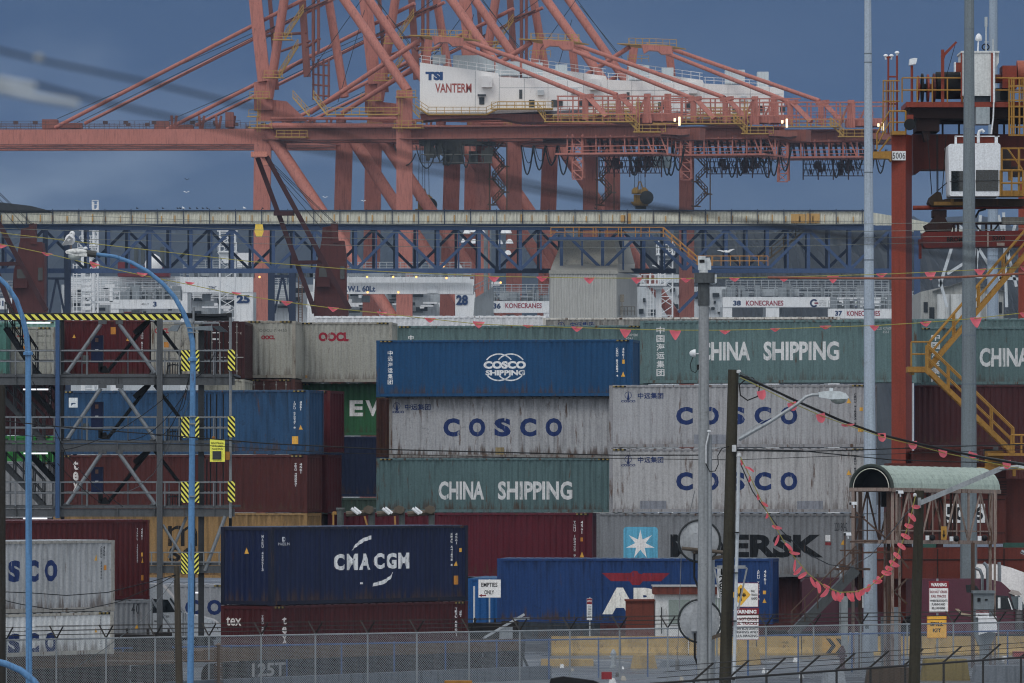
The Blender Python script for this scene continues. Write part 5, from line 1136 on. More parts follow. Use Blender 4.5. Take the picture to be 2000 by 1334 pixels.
stacker('white crane numbered 36 beside the grey transfer house', 810, (950, 588, 1078, 611), [(950, 962), (1062, 1078)], [('36', 963, 592, 978, 603, BLT, .04), ('KONECRANES', 987, 592, 1058, 602, MAG, .02)], seed=5)
stacker('white crane numbered 38 on its long lettered beam', 800, (1412, 580, 1742, 600), [(1412, 1430), (1496, 1522)], [('38', 1432, 587, 1447, 597, BLT, .04), ('KONECRANES', 1457, 587, 1530, 597, MAG, .02), ('40 LT', 1718, 589, 1740, 593, '#3a3f48', 0)], seed=6)
stacker('white crane numbered 37 lower than the beam numbered 38', 780, (1618, 603, 1802, 622), [(1618, 1640), (1784, 1800)], [('37', 1631, 607, 1645, 617, BLT, .04), ('KONECRANES', 1654, 607, 1719, 617, MAG, .02)], seed=7, top=False)
gl = [o for o in col.objects if o.get('label', '').startswith('white crane numbered 38')][0]
for cx, hx in ((1590, '#8a3048'), (1671, '#5f8a4a')):
    o = world_loc(gl); f = Flat(); c = P(cx, 592, 799.9); r = .58; f.arc(c.x - o.x, c.z - o.z, r, r, 40, 320, .24, 20); f.build('emblem', mat('#2b3f66', .5), gl, y=799.95 - o.y)
    f = Flat(); f.rect(c.x - o.x + .05, c.z - o.z - .1, c.x - o.x + .6, c.z - o.z + .1); f.build('emblem', mat(hx, .5), gl, y=799.94 - o.y)
    for i in range(4): sign_text(gl, 'GLOBAL CONTAINER'[i:i + 9], cx + 10, 586 + i * 3.2, cx + 24, 588 + i * 3.2, 799.95, '#7d8288', 0)
def lattice_mast(label, x, y0, w, d, plat=(), col_=None, head=None):
    T = thing('white_mast', label, 'mast', P(x, 940, d).xy.to_3d()); b = MB(); z0 = P(x, y0, d)
    for sx in (-1, 1): b.tube((z0.x + sx * w, d, 0), (z0.x + sx * w, d, z0.z), .09, n=6); b.tube((z0.x + sx * w, d + 1.2, 0), (z0.x + sx * w, d + 1.2, z0.z), .09, n=6)
    z = 12.0; i = 0
    while z < z0.z - 1.2:
        b.tube((z0.x - w, d, z), (z0.x + w, d, z + 1.2 if i % 2 else z), .05, n=5); b.tube((z0.x + (w if i % 2 else -w), d, z), (z0.x + (-w if i % 2 else w), d, z + 1.2), .05, n=5); z += 1.2; i += 1
    b.build('lattice', WH, T)
    for (pw, py) in plat:
        b = MB(); b.pbox(x - pw, py, x + pw, py + 3, d - 1, 3); rail_run(b, P(x - pw, py, d - 1), P(x + pw, py, d - 1), 1.1, .8, .05); b.build('platform', WH, T)
    if head:
        b = MB(); b.pprism([(x - head, y0 + 40), (x + head, y0 + 40), (x + head * .3, y0 + 62), (x - head * .3, y0 + 62)], d - .5, 2); b.pbox(x - head, y0 - 2, x + head, y0, d, 1); b.build('head', WH, T)
    return T
lattice_mast('white lattice mast with a flared platform behind the perched gull', 172, 450, .75, 720, [(16, 478), (20, 492)], head=18)
lattice_mast('white lattice mast with a platform left of the yellow marker board', 444, 452, 1.0, 740, [(18, 490), (14, 472)], head=20)
lattice_mast('white lattice mast with railings right of the transfer house', 1300, 470, .9, 730, [(18, 495)])
lattice_mast('slim white antenna mast rising above the conveyor hood', 186, 394, .3, 740, [(6, 408)])
T = thing('ladder_tower', 'white caged ladder tower under the perched gull', 'tower', P(160, 940, 700).xy.to_3d()); b = MB(); b.pbox(158, 500, 166, 940, 700, .8); b.build('column', WH, T); b = MB()
for x in (143, 150, 177): b.tube(P(x, 515, 699), P(x, 640, 699), .07, n=5)
for y in range(518, 640, 9): b.beam(P(143, y, 699), P(177 if y % 2 else 166, y, 699), .09)
for y in range(540, 620, 12): b.pbox(161, y, 178, y + 5, 698.8, .2)
b.build('cage', WH, T); b = MB(); b.pbox(205, 555, 224, 562, 700, 1); b.pbox(214, 562, 220, 590, 700, .6); b.pbox(160, 588, 234, 592, 700, 1); rail_run(b, P(160, 588, 700), P(234, 588, 700), 1.2, 1, .05); b.build('walkway', WH, T)
T = thing('pilot_tower', 'white tower with a railed top platform right of the transfer house', 'tower', P(1275, 940, 690).xy.to_3d())
b = MB(); b.pbox(1281, 563, 1292, 940, 690, .9); b.pprism([(1266, 556), (1300, 556), (1293, 565), (1280, 565)], 689, 2); b.build('column', WH, T)
b = MB(); rail_run(b, P(1252, 556, 688.5), P(1300, 556, 688.5), 1.2, .6, .05); rail_run(b, P(1258, 556, 690.5), P(1300, 556, 690.5), 1.2, .6, .05); b.pbox(1250, 554, 1302, 558, 688.5, 2.4)
for x, y in ((1270, 530), (1290, 520), (1298, 536)): b.tube(P(x, y, 689), P(x, 556, 689), .06, n=5)
b.beam(P(1274, 518, 689), P(1292, 524, 689), .12)
for x in (1264, 1270, 1276): b.tube(P(x, 558, 689), P(x, 640, 689), .05, n=5)
for y in range(562, 640, 8): b.beam(P(1262, y, 689), P(1278, y, 689), .06)
b.build('platform', WH, T)
# the ship moored behind
T = thing('cargo_ship', 'white cargo ship upperworks spread along the quay behind the yard', 'ship', P(520, 940, 1080).xy.to_3d())
b = MB(); b.pbox(120, 556, 962, 1000, 1080, 22); b.pbox(130, 540, 360, 560, 1082, 16); b.pbox(395, 548, 470, 560, 1082, 12); b.pbox(1240, 560, 1420, 1000, 1090, 20); b.pbox(1225, 536, 1400, 552, 1092, 8); b.build('hull', mat('#a2a9ae', .5, dirt=.45, rust=.08), T)
rnd = random.Random(21)
for i in range(96):
    b = MB()
    if i < 72: x = 125 + rnd.random() * 820; y = 560 + rnd.random() * 50; w = 5 + rnd.random() * 20; h = 2 + rnd.random() * 9; b.pbox(x, y, x + w, y + h, 1079.2 - rnd.random(), .75)
    else: x = 1242 + rnd.random() * 170; y = 562 + rnd.random() * 50; b.pbox(x, y, x + 3 + rnd.random() * 10, y + 3 + rnd.random() * 8, 1089.2, .75)
    b.build('opening', DKG, T)
b = MB()
for i in range(70):
    x = 125 + rnd.random() * 820; y = 545 + rnd.random() * 60; w = 6 + rnd.random() * 30; b.pbox(x, y, x + w, y + 2 + rnd.random() * 6, 1077.5, .9)
for y in (556, 570, 585): rail_run(b, P(130, y, 1077), P(560, y, 1077), 1.2, 1.6, .06, 2)
b.build('deck_gear', mat('#c8ccd0', .5, dirt=.3), T)
b = MB(); b.pbox(230, 512, 262, 540, 1076, 4); b.pbox(262, 520, 330, 540, 1076, 5); b.pbox(228, 609, 276, 613, 1074, 2); b.build('hatch', mat('#7d2c33', .55, dirt=.3), T)
b = MB(); b.lathe(P(897, 508, 1070), [(2.3, -1.6), (2.6, -.6), (2.4, 1), (1.4, 2)], 14); b.pprism([(463, 494), (492, 494), (500, 505), (500, 524), (463, 524)], 1070, 5); b.lathe(P(300, 515, 1070), [(1.6, -1), (1.7, 0), (1.2, 1.2), (.3, 1.8)], 12); b.build('lifeboat', mat('#c9cdd0', .45, dirt=.2), T, smooth=True)
b = MB()
for i in range(46):
    x = 420 + rnd.random() * 510; b.pbox(x, 524 + rnd.random() * 10, x + 3 + rnd.random() * 14, 541, 1074, 2)
for x in (262, 275, 313): b.pbox(x, 482, x + 7, 515, 1072, 2)
b.build('winch', mat('#4d5557', .6, dirt=.4), T)
b = MB()
for x, y in ((507, 541), (717, 541), (768, 541), (813, 541), (872, 543), (978, 552), (718, 571), (778, 571), (866, 520)): b.ball(P(x, y, 796), .16, n=6)
tag(b.build('deck_lights', glow('#ffc070', 2.0), T), kind='stuff')
# floodlight cluster on a mast between crane legs
T = thing('floodlight_mast', 'pole with clustered pale floodlights beside the transfer house', 'floodlight', P(965, 940, 760).xy.to_3d()); b = MB(); b.tube(P(949, 440, 760), P(949, 940, 760), .3, n=8); b.tube(P(958, 440, 760), P(958, 940, 760), .12, n=6); b.build('pole', GY, T)
for x, y in ((912, 453), (925, 450), (940, 452), (985, 452), (992, 452), (908, 470), (926, 472), (975, 473), (995, 472), (992, 494)):
    b = MB(); b.lathe(P(x, y, 758), [(.15, .35), (.35, .2), (.55, -.25), (.1, -.3)], 10); b.build('floodlight', WH, T, smooth=True)
b = MB(); b.pprism([(927, 582), (964, 560), (964, 640), (923, 640)], 740, 3); rail_run(b, P(925, 575, 739), P(964, 556, 739), 1.1, 1, .06); single('loading_chute', b, GY, 'grey sloping chute box left of the crane numbered 36', 'chute')
b = MB()
for x in (583, 590): b.tube(P(x, 540, 650), P(x, 640, 650), .07, n=5)
for y in range(545, 640, 5): b.beam(P(583, y, 650), P(590, y, 650), .05)
single('ladder', b, mat('#7a5f50', .6, dirt=.3), 'brown ladder standing right of the blue conveyor legs', 'ladder')
# far right shed and silos
T = thing('grain_shed', 'weathered pale shed and silos behind the orange crane leg', 'building', P(1850, 940, 620).xy.to_3d())
b = MB(); b.pprism([(1798, 640), (1798, 570), (1880, 552), (1960, 570), (1960, 640)], 620, 14); b.build('wall', mat('#8f9290', .6, dirt=.6, rust=.12), T)
b = MB(); b.pprism([(1822, 568), (1880, 549), (1965, 568), (1965, 571), (1880, 552), (1822, 571)], 619.5, 15); b.build('roof', mat('#54585a', .6, dirt=.3), T)
b = MB()
for x in (1843, 1868, 1905, 1938): b.tube(P(x, 575, 617), P(x, 640, 617), .7, n=14)
b.build('silo', mat('#a7abab', .5, dirt=.4, rust=.1), T, smooth=True)
b = MB()
for x, y, w, h in ((1804, 590, 8, 20), (1815, 600, 10, 24), (1950, 590, 7, 22), (1890, 588, 6, 10)): b.pbox(x, y, x + w, y + h, 619.9, .09)
b.build('window', DKG, T)
T = thing('silo_frame', 'pale steel frame rising behind the orange crane spreader', 'steel frame', P(1900, 940, 560).xy.to_3d()); b = MB()
for a in ((1835, 560, 1872, 440), (1872, 440, 1905, 470), (1915, 420, 1905, 540), (1905, 470, 1905, 540), (1950, 420, 1985, 560), (1905, 500, 1850, 535), (1905, 475, 1945, 540), (1905, 540, 1990, 545), (1960, 415, 1966, 600), (1835, 545, 1850, 600), (1985, 430, 1950, 560)): b.beam(P(a[0], a[1], 560), P(a[2], a[3], 560), .28)
b.build('truss', mat('#a4acb2', .5, dirt=.4), T)
# birds on the hood and in the air
def bird(label, x, y, d, s, h, fly=False, group=None):
    b = MB(); p = P(x, y, d)
    if fly: b.add([p, p + Vector((-s, 0, s * .35)), p + Vector((-s * .5, .1, s * .45)), p + Vector((s, 0, s * .3)), p + Vector((s * .5, .1, s * .42)), p + Vector((0, -.05, -s * .12)), p + Vector((0, .25, 0))], [(0, 1, 2), (0, 3, 4), (0, 2, 6), (0, 4, 6), (1, 2, 6), (3, 4, 6)]); b.ball(p, s * .2, s * .4, s * .14, 8)
    else: b.ball(p + Vector((0, 0, s * .5)), s * .55, s * .4, s * .4, 8); b.ball(p + Vector((-s * .4, 0, s * .95)), s * .22, n=6); b.prism([p + Vector((s * .3, 0, s * .55)), p + Vector((s * 1.0, 0, s * .2)), p + Vector((s * .4, 0, s * .25))], (0, .05, 0))
    o = single('bird', b, mat(h, .8, dirt=.1), label, 'bird', group); return o
for x in (268, 318, 347, 352, 371, 385, 396, 405, 429, 513, 1163): bird('small dark bird perched on the conveyor hood rail', x, 408.5, 649.8, .2, '#2c2f33', group='birds perched along the conveyor hood')
for x in (358, 477): bird('small white gull perched on the conveyor hood rail', x, 408.5, 649.8, .26, '#c2c6ca', group='gulls perched along the conveyor hood')
bird('tiny dark bird flying in the open sky', 365, 351, 700, .35, '#24282e', True); bird('tiny pale gull flying just under the dark one', 364, 376, 600, .35, '#b4b9c0', True)
bird('pale gull flying between the crane brace and the far leg', 635, 386, 600, .3, '#b9bec4', True); bird('tiny pale gull flying beside the reddish far leg', 710, 393, 640, .3, '#b9bec4', True)
# ------------------------------------------------------------------ railcars under the train containers
RC = mat('#5f4a34', .7, dirt=.5, rust=.3); RCD = mat('#33302f', .75, dirt=.4, rust=.2); CON = mat('#6d757e', .8, dirt=.5); YB = mat('#a08444', .75, dirt=.85, rust=.3, streak=.35)
tdir = Vector((math.cos(R(52)), math.sin(R(52)), 0)); tnor = Vector((math.sin(R(52)), -math.cos(R(52)), 0)); tp0 = P(530, 940, 208).xy.to_3d()
def tl(t, n, z): return tp0 + tdir * t + tnor * n + Vector((0, 0, z))
def tbox(mb, t0, t1, n0, n1, z0, z1, mi=0):
    vs = [tl(t0, n0, z0), tl(t1, n0, z0), tl(t1, n1, z0), tl(t0, n1, z0), tl(t0, n0, z1), tl(t1, n0, z1), tl(t1, n1, z1), tl(t0, n1, z1)]
    mb.add(vs, [(0, 1, 5, 4), (1, 2, 6, 5), (2, 3, 7, 6), (3, 0, 4, 7), (4, 5, 6, 7), (3, 2, 1, 0)], mi)
def railcar(label, t0, t1, mark=None):
    T = thing('railcar', label, 'railcar', tl((t0 + t1) / 2, -1.2, 0), 0, 'container railcars'); L = t1 - t0
    b = MB(); tbox(b, t0, t1, -2.6, .12, 1.05, 1.38); tbox(b, t0, t1, .12, .2, .98, 1.44); b.build('deck_frame', RC, T)
    b = MB(); tbox(b, t0 + 2.2, t1 - 2.2, -.1, .05, .25, 1.05)
    for i in range(int(L / 1.1) - 3): tbox(b, t0 + 2.2 + i * 1.1, t0 + 2.3 + i * 1.1, .05, .16, .3, .98)
    b.build('side', RCD, T)
    for tc in (t0 + 1.6, t1 - 1.6):
        b = MB(); tbox(b, tc - 1.2, tc + 1.2, -.1, .08, .45, .75); tbox(b, tc - .35, tc + .35, -.12, .12, .35, .95); b.build('bogie', RCD, T)
        for dt in (-.9, .9):
            b = MB(); c = tl(tc + dt, -.15, .46); vs = []; n = 16
            for o in (-.07, .07):
                for k_ in range(n): a = 2 * math.pi * k_ / n; vs.append(c + tdir * .46 * math.cos(a) + Vector((0, 0, .46 * math.sin(a))) + tnor * o)
            b.add(vs, [(i, (i + 1) % n, (i + 1) % n + n, i + n) for i in range(n)] + [tuple(range(n)), tuple(range(n, 2 * n))]); b.build('wheel', mat('#3a3634', .5, .5, dirt=.4, rust=.3), T)
    b = MB(); tbox(b, t1, t1 + .9, -1.5, -1.1, .7, 1.0); tbox(b, t1 - .5, t1 + .1, -2.2, -.1, 1.0, 2.0)
    for n_ in (-2.2, -1.2, -.2): tbox(b, t1 + .1, t1 + .16, n_, n_ + .06, .6, 2.2)
    tbox(b, t1 - .2, t1 + .35, -.6, -.2, 1.5, 2.1); tbox(b, t1 + .1, t1 + .3, -.5, .05, .3, 1.5); b.path([tl(t1 + .2, -.2, 1.9), tl(t1 + .6, -.1, 1.4), tl(t1 + .4, 0, .7), tl(t1 + .7, 0, .3)], .05, 6); b.build('end_gear', RCD, T)
    b = MB()
    if mark: b.beam(tl(t1 - 2.2, .1, 1.5), tl(t1 + .3, .1, 2.35), .09); b.beam(tl(t1 - .3, .1, 2.2), tl(t1 + .6, .1, 2.2), .09); tbox(b, t1 - 1.2, t1 - .4, .06, .1, 1.42, 1.9); b.build('end_ladder', mat('#8d949a', .5, dirt=.4), T)
    if mark:
        f = Flat(); f.text(mark, 0, 0, 1.9, .5, .03); o = f.build('lettering', mat('#8d8f90', .6, dirt=.5), T)
        for v in o.data.vertices: v.co = tl(t0 + 2.6 + v.co.x, .175, .38 + v.co.z) - world_loc(T)
    return T
railcar('brown railcar carrying the navy and dark maroon containers', -3.9, 14.6, '125T')
railcar('brown railcar carrying the pale grey containers at the left edge', -27.0, -5.6)

# ------------------------------------------------------------------ trucks
def truck(label, px, d, s, h, dark='#1a1c1f', group='highway trucks', sx=None, prof=None):
    """conventional highway tractor facing right; px = photo column of its rear"""
    T = thing('truck', label, 'truck', (P(px, 0, d).x, d, 0), 0, group); m = mat(h, .25, 0, .12, 0, spec=.6); x0 = P(px, 0, d).x
    sx = sx or s; q = lambda x, z: Vector((x0 + x * sx, d, z * s))
    b = MB()
    b.prism([q(*p) for p in prof] if prof else [q(0, 1.0), q(0, 3.55), q(.25, 3.72), q(3.0, 3.75), q(3.55, 3.6), q(4.0, 3.1), q(4.55, 2.2), q(4.6, 1.0)], (0, 2.3 * s, 0)); b.build('cab', m, T)
    b = MB(); b.prism([q(4.55, 1.0), q(4.55, 2.18), q(5.2, 2.1), q(6.2, 1.85), q(6.55, 1.6), q(6.65, 1.0)], (0, 2.1 * s, 0)); b.prism([q(5.2, 1.2), q(5.3, 1.55), q(5.75, 1.75), q(6.3, 1.6), q(6.6, 1.2), q(6.6, .95), q(5.2, .95)], (0, -.22 * s, 0)); b.build('hood', m, T)
    b = MB(); b.prism([q(3.98, 3.0) + Vector((0, -.02, 0)), q(4.5, 2.25) + Vector((0, -.02, 0)), q(4.42, 2.2) + Vector((0, -.02, 0)), q(3.9, 2.95) + Vector((0, -.02, 0))], (0, .015, 0)); b.prism([q(3.98, 3.02) + Vector((.02, .1, 0)), q(4.57, 2.22) + Vector((.02, .1, 0)), q(4.53, 2.2) + Vector((0, .1, 0)), q(3.94, 3.0) + Vector((0, .1, 0))], (0, 2.1 * s, 0)); b.build('windshield', glass('#39444a'), T)
    b = MB(); b.prism([p + Vector((0, -.02, 0)) for p in (q(3.0, 2.95), q(3.82, 2.9), q(4.22, 2.25), q(3.0, 2.2))], (0, .015, 0)); b.build('window', glass('#252c31'), T)
    b = MB(); b.prism([p + Vector((0, -.012, 0)) for p in (q(2.95, 3.0), q(2.98, 3.0), q(2.98, 1.05), q(2.95, 1.05))], (0, .01, 0)); b.prism([p + Vector((0, -.012, 0)) for p in (q(4.28, 2.2), q(4.31, 2.2), q(4.31, 1.05), q(4.28, 1.05))], (0, .01, 0)); b.box(q(3.08, 0).x, d - .05, 1.75 * s, q(3.28, 0).x, d, 1.8 * s); b.build('door', mat(dark, .5), T)
    b = MB(); b.box(q(4.22, 0).x, d - .42, 2.2 * s, q(4.38, 0).x, d - .32, 2.85 * s); b.tube(q(4.3, 2.9) + Vector((0, -.37, 0)), q(4.2, 2.95), .02, n=5); b.build('mirror', mat('#b9bec2', .15, .8, dirt=.05), T)
    b = MB(); b.path([q(2.75, .9) + Vector((0, -.14, 0)), q(2.75, 3.9) + Vector((0, -.14, 0)), q(2.65, 4.2) + Vector((0, -.14, 0)), q(2.45, 4.3) + Vector((0, -.14, 0))], .085 * s, 8); b.build('exhaust', mat('#8e959a', .25, .8, dirt=.2), T, smooth=True)
    b = MB(); b.tube(q(4.65, .9) + Vector((0, -.2, 0)), q(4.65, 2.2) + Vector((0, -.2, 0)), .17 * s, n=10); b.build('air_cleaner', mat('#9aa0a5', .2, .8, dirt=.1), T, smooth=True)
    b = MB(); b.tube(q(2.6, .62) + Vector((0, .25, 0)), q(4.6, .62) + Vector((0, .25, 0)), .32 * s, n=14); b.build('fuel_tank', mat('#8d9398', .25, .8, dirt=.2), T, smooth=True)
    b = MB(); b.box(q(-2.6, 0).x, d + .5, .75 * s, q(6.3, 0).x, d + .8, 1.0 * s); b.box(q(-2.6, 0).x, d + 1.5, .75 * s, q(6.3, 0).x, d + 1.8, 1.0 * s); b.build('chassis', mat(dark, .6), T)
    b = MB(); b.box(q(6.5, 0).x, d, .45 * s, q(6.8, 0).x, d + 2.1 * s, .95 * s); b.box(q(6.2, 0).x, d - .1, 1.2 * s, q(6.55, 0).x, d - .02, 1.45 * s); b.build('bumper', mat('#9aa0a5', .25, .8, dirt=.1), T)
    for x in (-1.9, -.6, 5.75):
        w = thing_child('wheel', T, q(x, .52)); b = MB(); b.lathe(q(x, .52) + Vector((0, .2, 0)), [(.28 * s, -.18), (.48 * s, -.16), (.52 * s, -.1), (.52 * s, .2), (.28 * s, .22)], 20, 'Y'); b.build('tyre', BLK, w)
        b = MB(); b.lathe(q(x, .52) + Vector((0, .12, 0)), [(.02, -.1), (.14 * s, -.08), (.3 * s, -.02), (.3 * s, .1)], 14, 'Y'); b.build('rim', mat('#a8adb1', .25, .8, dirt=.2), w)
    return T
def thing_child(name, T, loc):
    o = bpy.data.objects.new(name, None); col.objects.link(o); o.parent = T; o.location = Vector(loc) - world_loc(T); return o
truck('maroon highway truck with a pale side curl behind the warning sign', 1788, 247, .87, '#5c1c34', sx=1.05)
b = MB()
tk = [o for o in col.objects if o.get('label', '').startswith('maroon highway truck with')][0]
b.prism([P(1865, 1189, 246.96), P(1872, 1189, 246.96), (P(1880, 1197, 246.96)), P(1902, 1201, 246.96), P(1900, 1204, 246.96), P(1880, 1203, 246.96)], (0, .02, 0)); b.build('side_curl', mat('#9b8c78', .4, dirt=.2), tk)
b = MB(); b.prism([P(x, y, 246.97) for x, y in ((1886, 1143), (1900, 1141), (1908, 1145), (1913, 1153), (1908, 1157), (1888, 1157))], (0, .02, 0)); b.build('window', glass('#15181b'), tk)
b = MB(); b.prism([P(x, y, 246.9) for x, y in ((1970, 1158), (1978, 1152), (1990, 1155), (1996, 1162), (1980, 1162))], (0, .8, 0)); b.build('sun_visor', mat('#9a928e', .4, dirt=.2), tk)
b = MB(); b.prism([P(x, y, 246.95) for x, y in ((1956, 1168), (1969, 1166), (1975, 1189), (1957, 1189))], (0, .02, 0)); b.build('window', glass('#1c2226'), tk)
b = MB(); b.prism([P(x, y, 246.94) for x, y in ((1974, 1165), (1992, 1164), (2003, 1188), (1982, 1190))], (0, .02, 0)); b.build('windshield', glass('#58656b'), tk)
b = MB(); b.beam(P(1969, 1168, 246.9), P(1977, 1191, 246.9), .05); b.pbox(1949, 1167, 1954, 1188, 246.6, .12); b.build('chrome_trim', mat('#c9cdd0', .2, .6, dirt=.05), tk)
b = MB(); b.path([P(1929, 1158, 246.6), P(1929, 1112, 246.6), P(1926, 1104, 246.6), P(1921, 1099, 246.6)], .075, 8); b.path([P(1952, 1136, 248), P(1952, 1104, 248), P(1951, 1098, 248)], .08, 8); b.build('exhaust', mat('#7d848a', .3, .6, dirt=.2), tk, smooth=True)
b = MB(); b.lathe(P(1990, 1190, 246.7), [(.16, -1.0), (.17, -.9), (.17, -.1), (.12, 0)], 12); b.build('air_cleaner', mat('#5d5a5c', .3, .6, dirt=.2), tk, smooth=True)
truck('dark maroon highway truck waiting behind the gangway stair', 1566, 252, .86, '#4c1b2e', sx=.62)
truck('white highway truck with a tall roof fairing behind the maroon truck', 1890, 249.8, 1.03, '#d8dde2', sx=.95, prof=[(0, 1.0), (0, 3.6), (.06, 3.74), (1.45, 3.73), (2.0, 3.6), (2.6, 3.4), (3.3, 3.05), (4.0, 2.7), (4.55, 2.2), (4.6, 1.0)])
tw = truck('white highway truck parked behind the steel rack', 190, 246, .82, '#c3c9cf', sx=.8)
sign_text(tw, '1315', 412, 1214, 422, 1218, 245.8, '#30343a', 0); sign_text(tw, 'TEAM', 318, 1202, 330, 1207, 245.95, '#30343a', 0)
container('light grey container on a chassis behind the white truck at the rack', 196, 452, 1142, 1234, 256, 4, '#8e9298', dirt=.35, rust=.1, marks=[('spaced', NAVY, (232, 1171, 433, 1201), 'COSCO', .05, .5)])

# ------------------------------------------------------------------ gate booth, cabinets, barriers
D = 247.0
T = thing('gate_booth', 'small white gate booth with a streaked brown fascia', 'booth', P(1340, 940, D).xy.to_3d())
b = MB(); a = P(1280, 0, D); c = P(1408, 0, D); b.box(a.x, D, 0, c.x, D + 2.2, P(0, 1159, D).z); b.build('wall', mat('#b7bbbd', .5, dirt=.25, rust=.04), T)
b = MB(); b.pbox(1276, 1146, 1412, 1161, D - .25, 2.6); b.build('fascia', mat('#6f3529', .6, dirt=.7, rust=.15), T); b = MB(); b.pbox(1275, 1144, 1413, 1146.5, D - .3, 2.7); b.build('roof', mat('#8f9092', .6, dirt=.3), T)
for x0, x1, y0, y1 in ((1306, 1348, 1171, 1219), (1397, 1407, 1168, 1196)):
    b = MB(); b.pbox(x0 - 2, y0 - 2, x1 + 2, y1 + 2, D - .05, .045); w = b.build('window', mat('#a8aeb2', .4), T); b = MB(); b.pbox(x0, y0, (x0 + x1) / 2 - 1, y1, D - .06, .009); b.pbox((x0 + x1) / 2 + 1, y0, x1, y1, D - .06, .009); b.build('pane', glass('#7d8a86'), w)
b = MB(); b.pbox(1291, 1186, 1293, 1238, D - .2, .08); b.build('pipe', mat('#33363a', .5), T)
b = MB(); b.box(P(1223, 0, 247).x, 247, 0, P(1272, 0, 247).x, 248.4, P(0, 1174, 247).z); b.box(P(1272, 0, 247).x, 247, 0, P(1278, 0, 247).x, 248.5, P(0, 1174, 247).z); b.pbox(1221, 1171.5, 1279, 1174.5, 246.9, 1.7); single('equipment_cabinet', b, mat('#6e3528', .6, dirt=.4, rust=.1), 'brick red equipment cabinet beside the white gate booth', 'cabinet')
D = 245.0
def barrier(label, x0, x1, d, ytop, ybase, m, group='concrete road barriers', w=.6):
    T = thing('road_barrier', label, 'barrier', P((x0 + x1) / 2, 940, d).xy.to_3d(), 0, group); a = P(x0, ytop, d); c = P(x1, ytop, d); h = a.z
    b = MB(); pr = [(0, 0), (0, .1), (.16, h * .42), (.2, h), (w - .2, h), (w - .16, h * .42), (w, .1), (w, 0)]
    b.prism([(a.x, d + y, z) for y, z in pr], (c.x - a.x, 0, 0)); b.build('body', m, T)
    b = MB(); b.box(a.x - .02, d + .02, 0, c.x + .02, d + w - .02, .05); b.build('foot', mat('#26282a', .8), T)
    return T
bx = [1076, 1212, 1345, 1478, 1566, 1667, 1800, 1935, 2070]
lb = ['yellow road barrier with worn paint left of the brick red cabinet', 'yellow road barrier in front of the brick red cabinet', 'yellow road barrier in front of the round signal backs', 'yellow road barrier below the rail tracks sign',
      'yellow road barrier with a black chevron panel', 'yellow road barrier behind the foot of the tall pale mast', 'yellow road barrier behind the orange SPILL KIT sign', 'yellow road barrier below the maroon truck cab']
bars = [barrier(lb[i], bx[i] + 1, bx[i + 1] - 1, D, 1243, 1280, YB) for i in range(8)]
b = MB(); b.pbox(1606, 1246, 1655, 1277, D + .0, .14); pn = b.build('chevron_panel', mat('#b58a2a', .6, dirt=.3), bars[4])
b = MB()
for x in (1613, 1632): b.prism([P(x, 1247, D - .01), P(x + 9, 1247, D - .01), P(x + 20, 1261, D - .01), P(x + 9, 1276, D - .01), P(x, 1276, D - .01), P(x + 11, 1261, D - .01)], (0, .008, 0))
b.build('chevron', BLK, pn)
def block(label, x0, x1, d, y0, m, cap=None):
    T = thing('concrete_block', label, 'concrete block', P((x0 + x1) / 2, 940, d).xy.to_3d(), 0, 'concrete blocks beside the track')
    a = P(x0, y0, d); c = P(x1, y0, d); b = MB(); b.prism([(a.x, d, 0), (c.x, d, 0), (c.x - .12, d, a.z), (a.x + .12, d, a.z)], (0, 1.0, 0)); b.build('body', m, T)
    if cap: b = MB(); b.box(a.x + .1, d - .02, a.z - cap, c.x - .1, d + 1.01, a.z + .02); b.build('painted_top', YB, T)
block('grey concrete block with a yellow painted top beyond the railcar end', 1052, 1164, 231, 1289, CON, .25)
block('yellow concrete block standing behind the fence, left of the round signal backs', 1232, 1284, 228, 1280, YB)
block('pale grey concrete block beneath the round signal backs', 1288, 1404, 230, 1290, CON)
block('large yellow concrete block below the rail tracks sign', 1438, 1487, 232, 1264, YB)
block('grey concrete footing of the tall pale mast', 1656, 1708, 233.5, 1236, mat('#7f8a95', .8, dirt=.4))
block('brown timber stack behind the dark fence at the right', 1690, 1782, 205, 1304, mat('#54483d', .8, dirt=.6))
block('dull yellow concrete block behind the wooden pole with the pennants', 1800, 1895, 214, 1288, mat('#7f7248', .8, dirt=.5))
block('grey concrete block in the lower right corner', 1900, 2040, 212, 1300, CON)
block('pale grey concrete block right of the rail tracks sign', 1604, 1655, 204, 1312, mat('#868e96', .8, dirt=.5))
T = thing('low_wall', 'low pale concrete wall behind the blue fence', 'wall', tl(6, 3.4, 0))
b = MB(); tbox(b, -9, 12.5, 2.9, 3.3, 0, .5); b.build('wall_body', mat('#5d6772', .8, dirt=.6), T)
for x, y0, y1, w, h, d, nm, lbl, ct in ((1645, 1261, 1304, 17, '#4a222b', 226, 'fire_hydrant', 'dark maroon hydrant in front of the chevron barrier', 'hydrant'), (1198, 1268, 1306, 15, '#8b949b', 229, 'water_valve', 'grey valve post beside the yellow concrete block', 'valve')):
    b = MB(); r = w / 2 * d / F; c = P(x, 0, d); zt = P(0, y0, d).z; b.lathe((c.x, d, 0), [(r, 0), (r, .08), (r * .62, .1), (r * .62, zt * .7), (r * .8, zt * .72), (r * .8, zt * .78), (r * .6, zt * .86), (r * .2, zt)], 14)
    b.tube((c.x - r * 1.1, d, zt * .58), (c.x + r * 1.1, d, zt * .58), r * .3, n=8); single(nm, b, mat(h, .5, dirt=.4), lbl, ct, smooth=True)
b = MB(); b.pbox(1175, 1313, 1195, 1327, 205, .5); single('red_crate', b, mat('#8f2b33', .6, dirt=.3), 'red crate behind the fence near the bottom edge', 'crate')
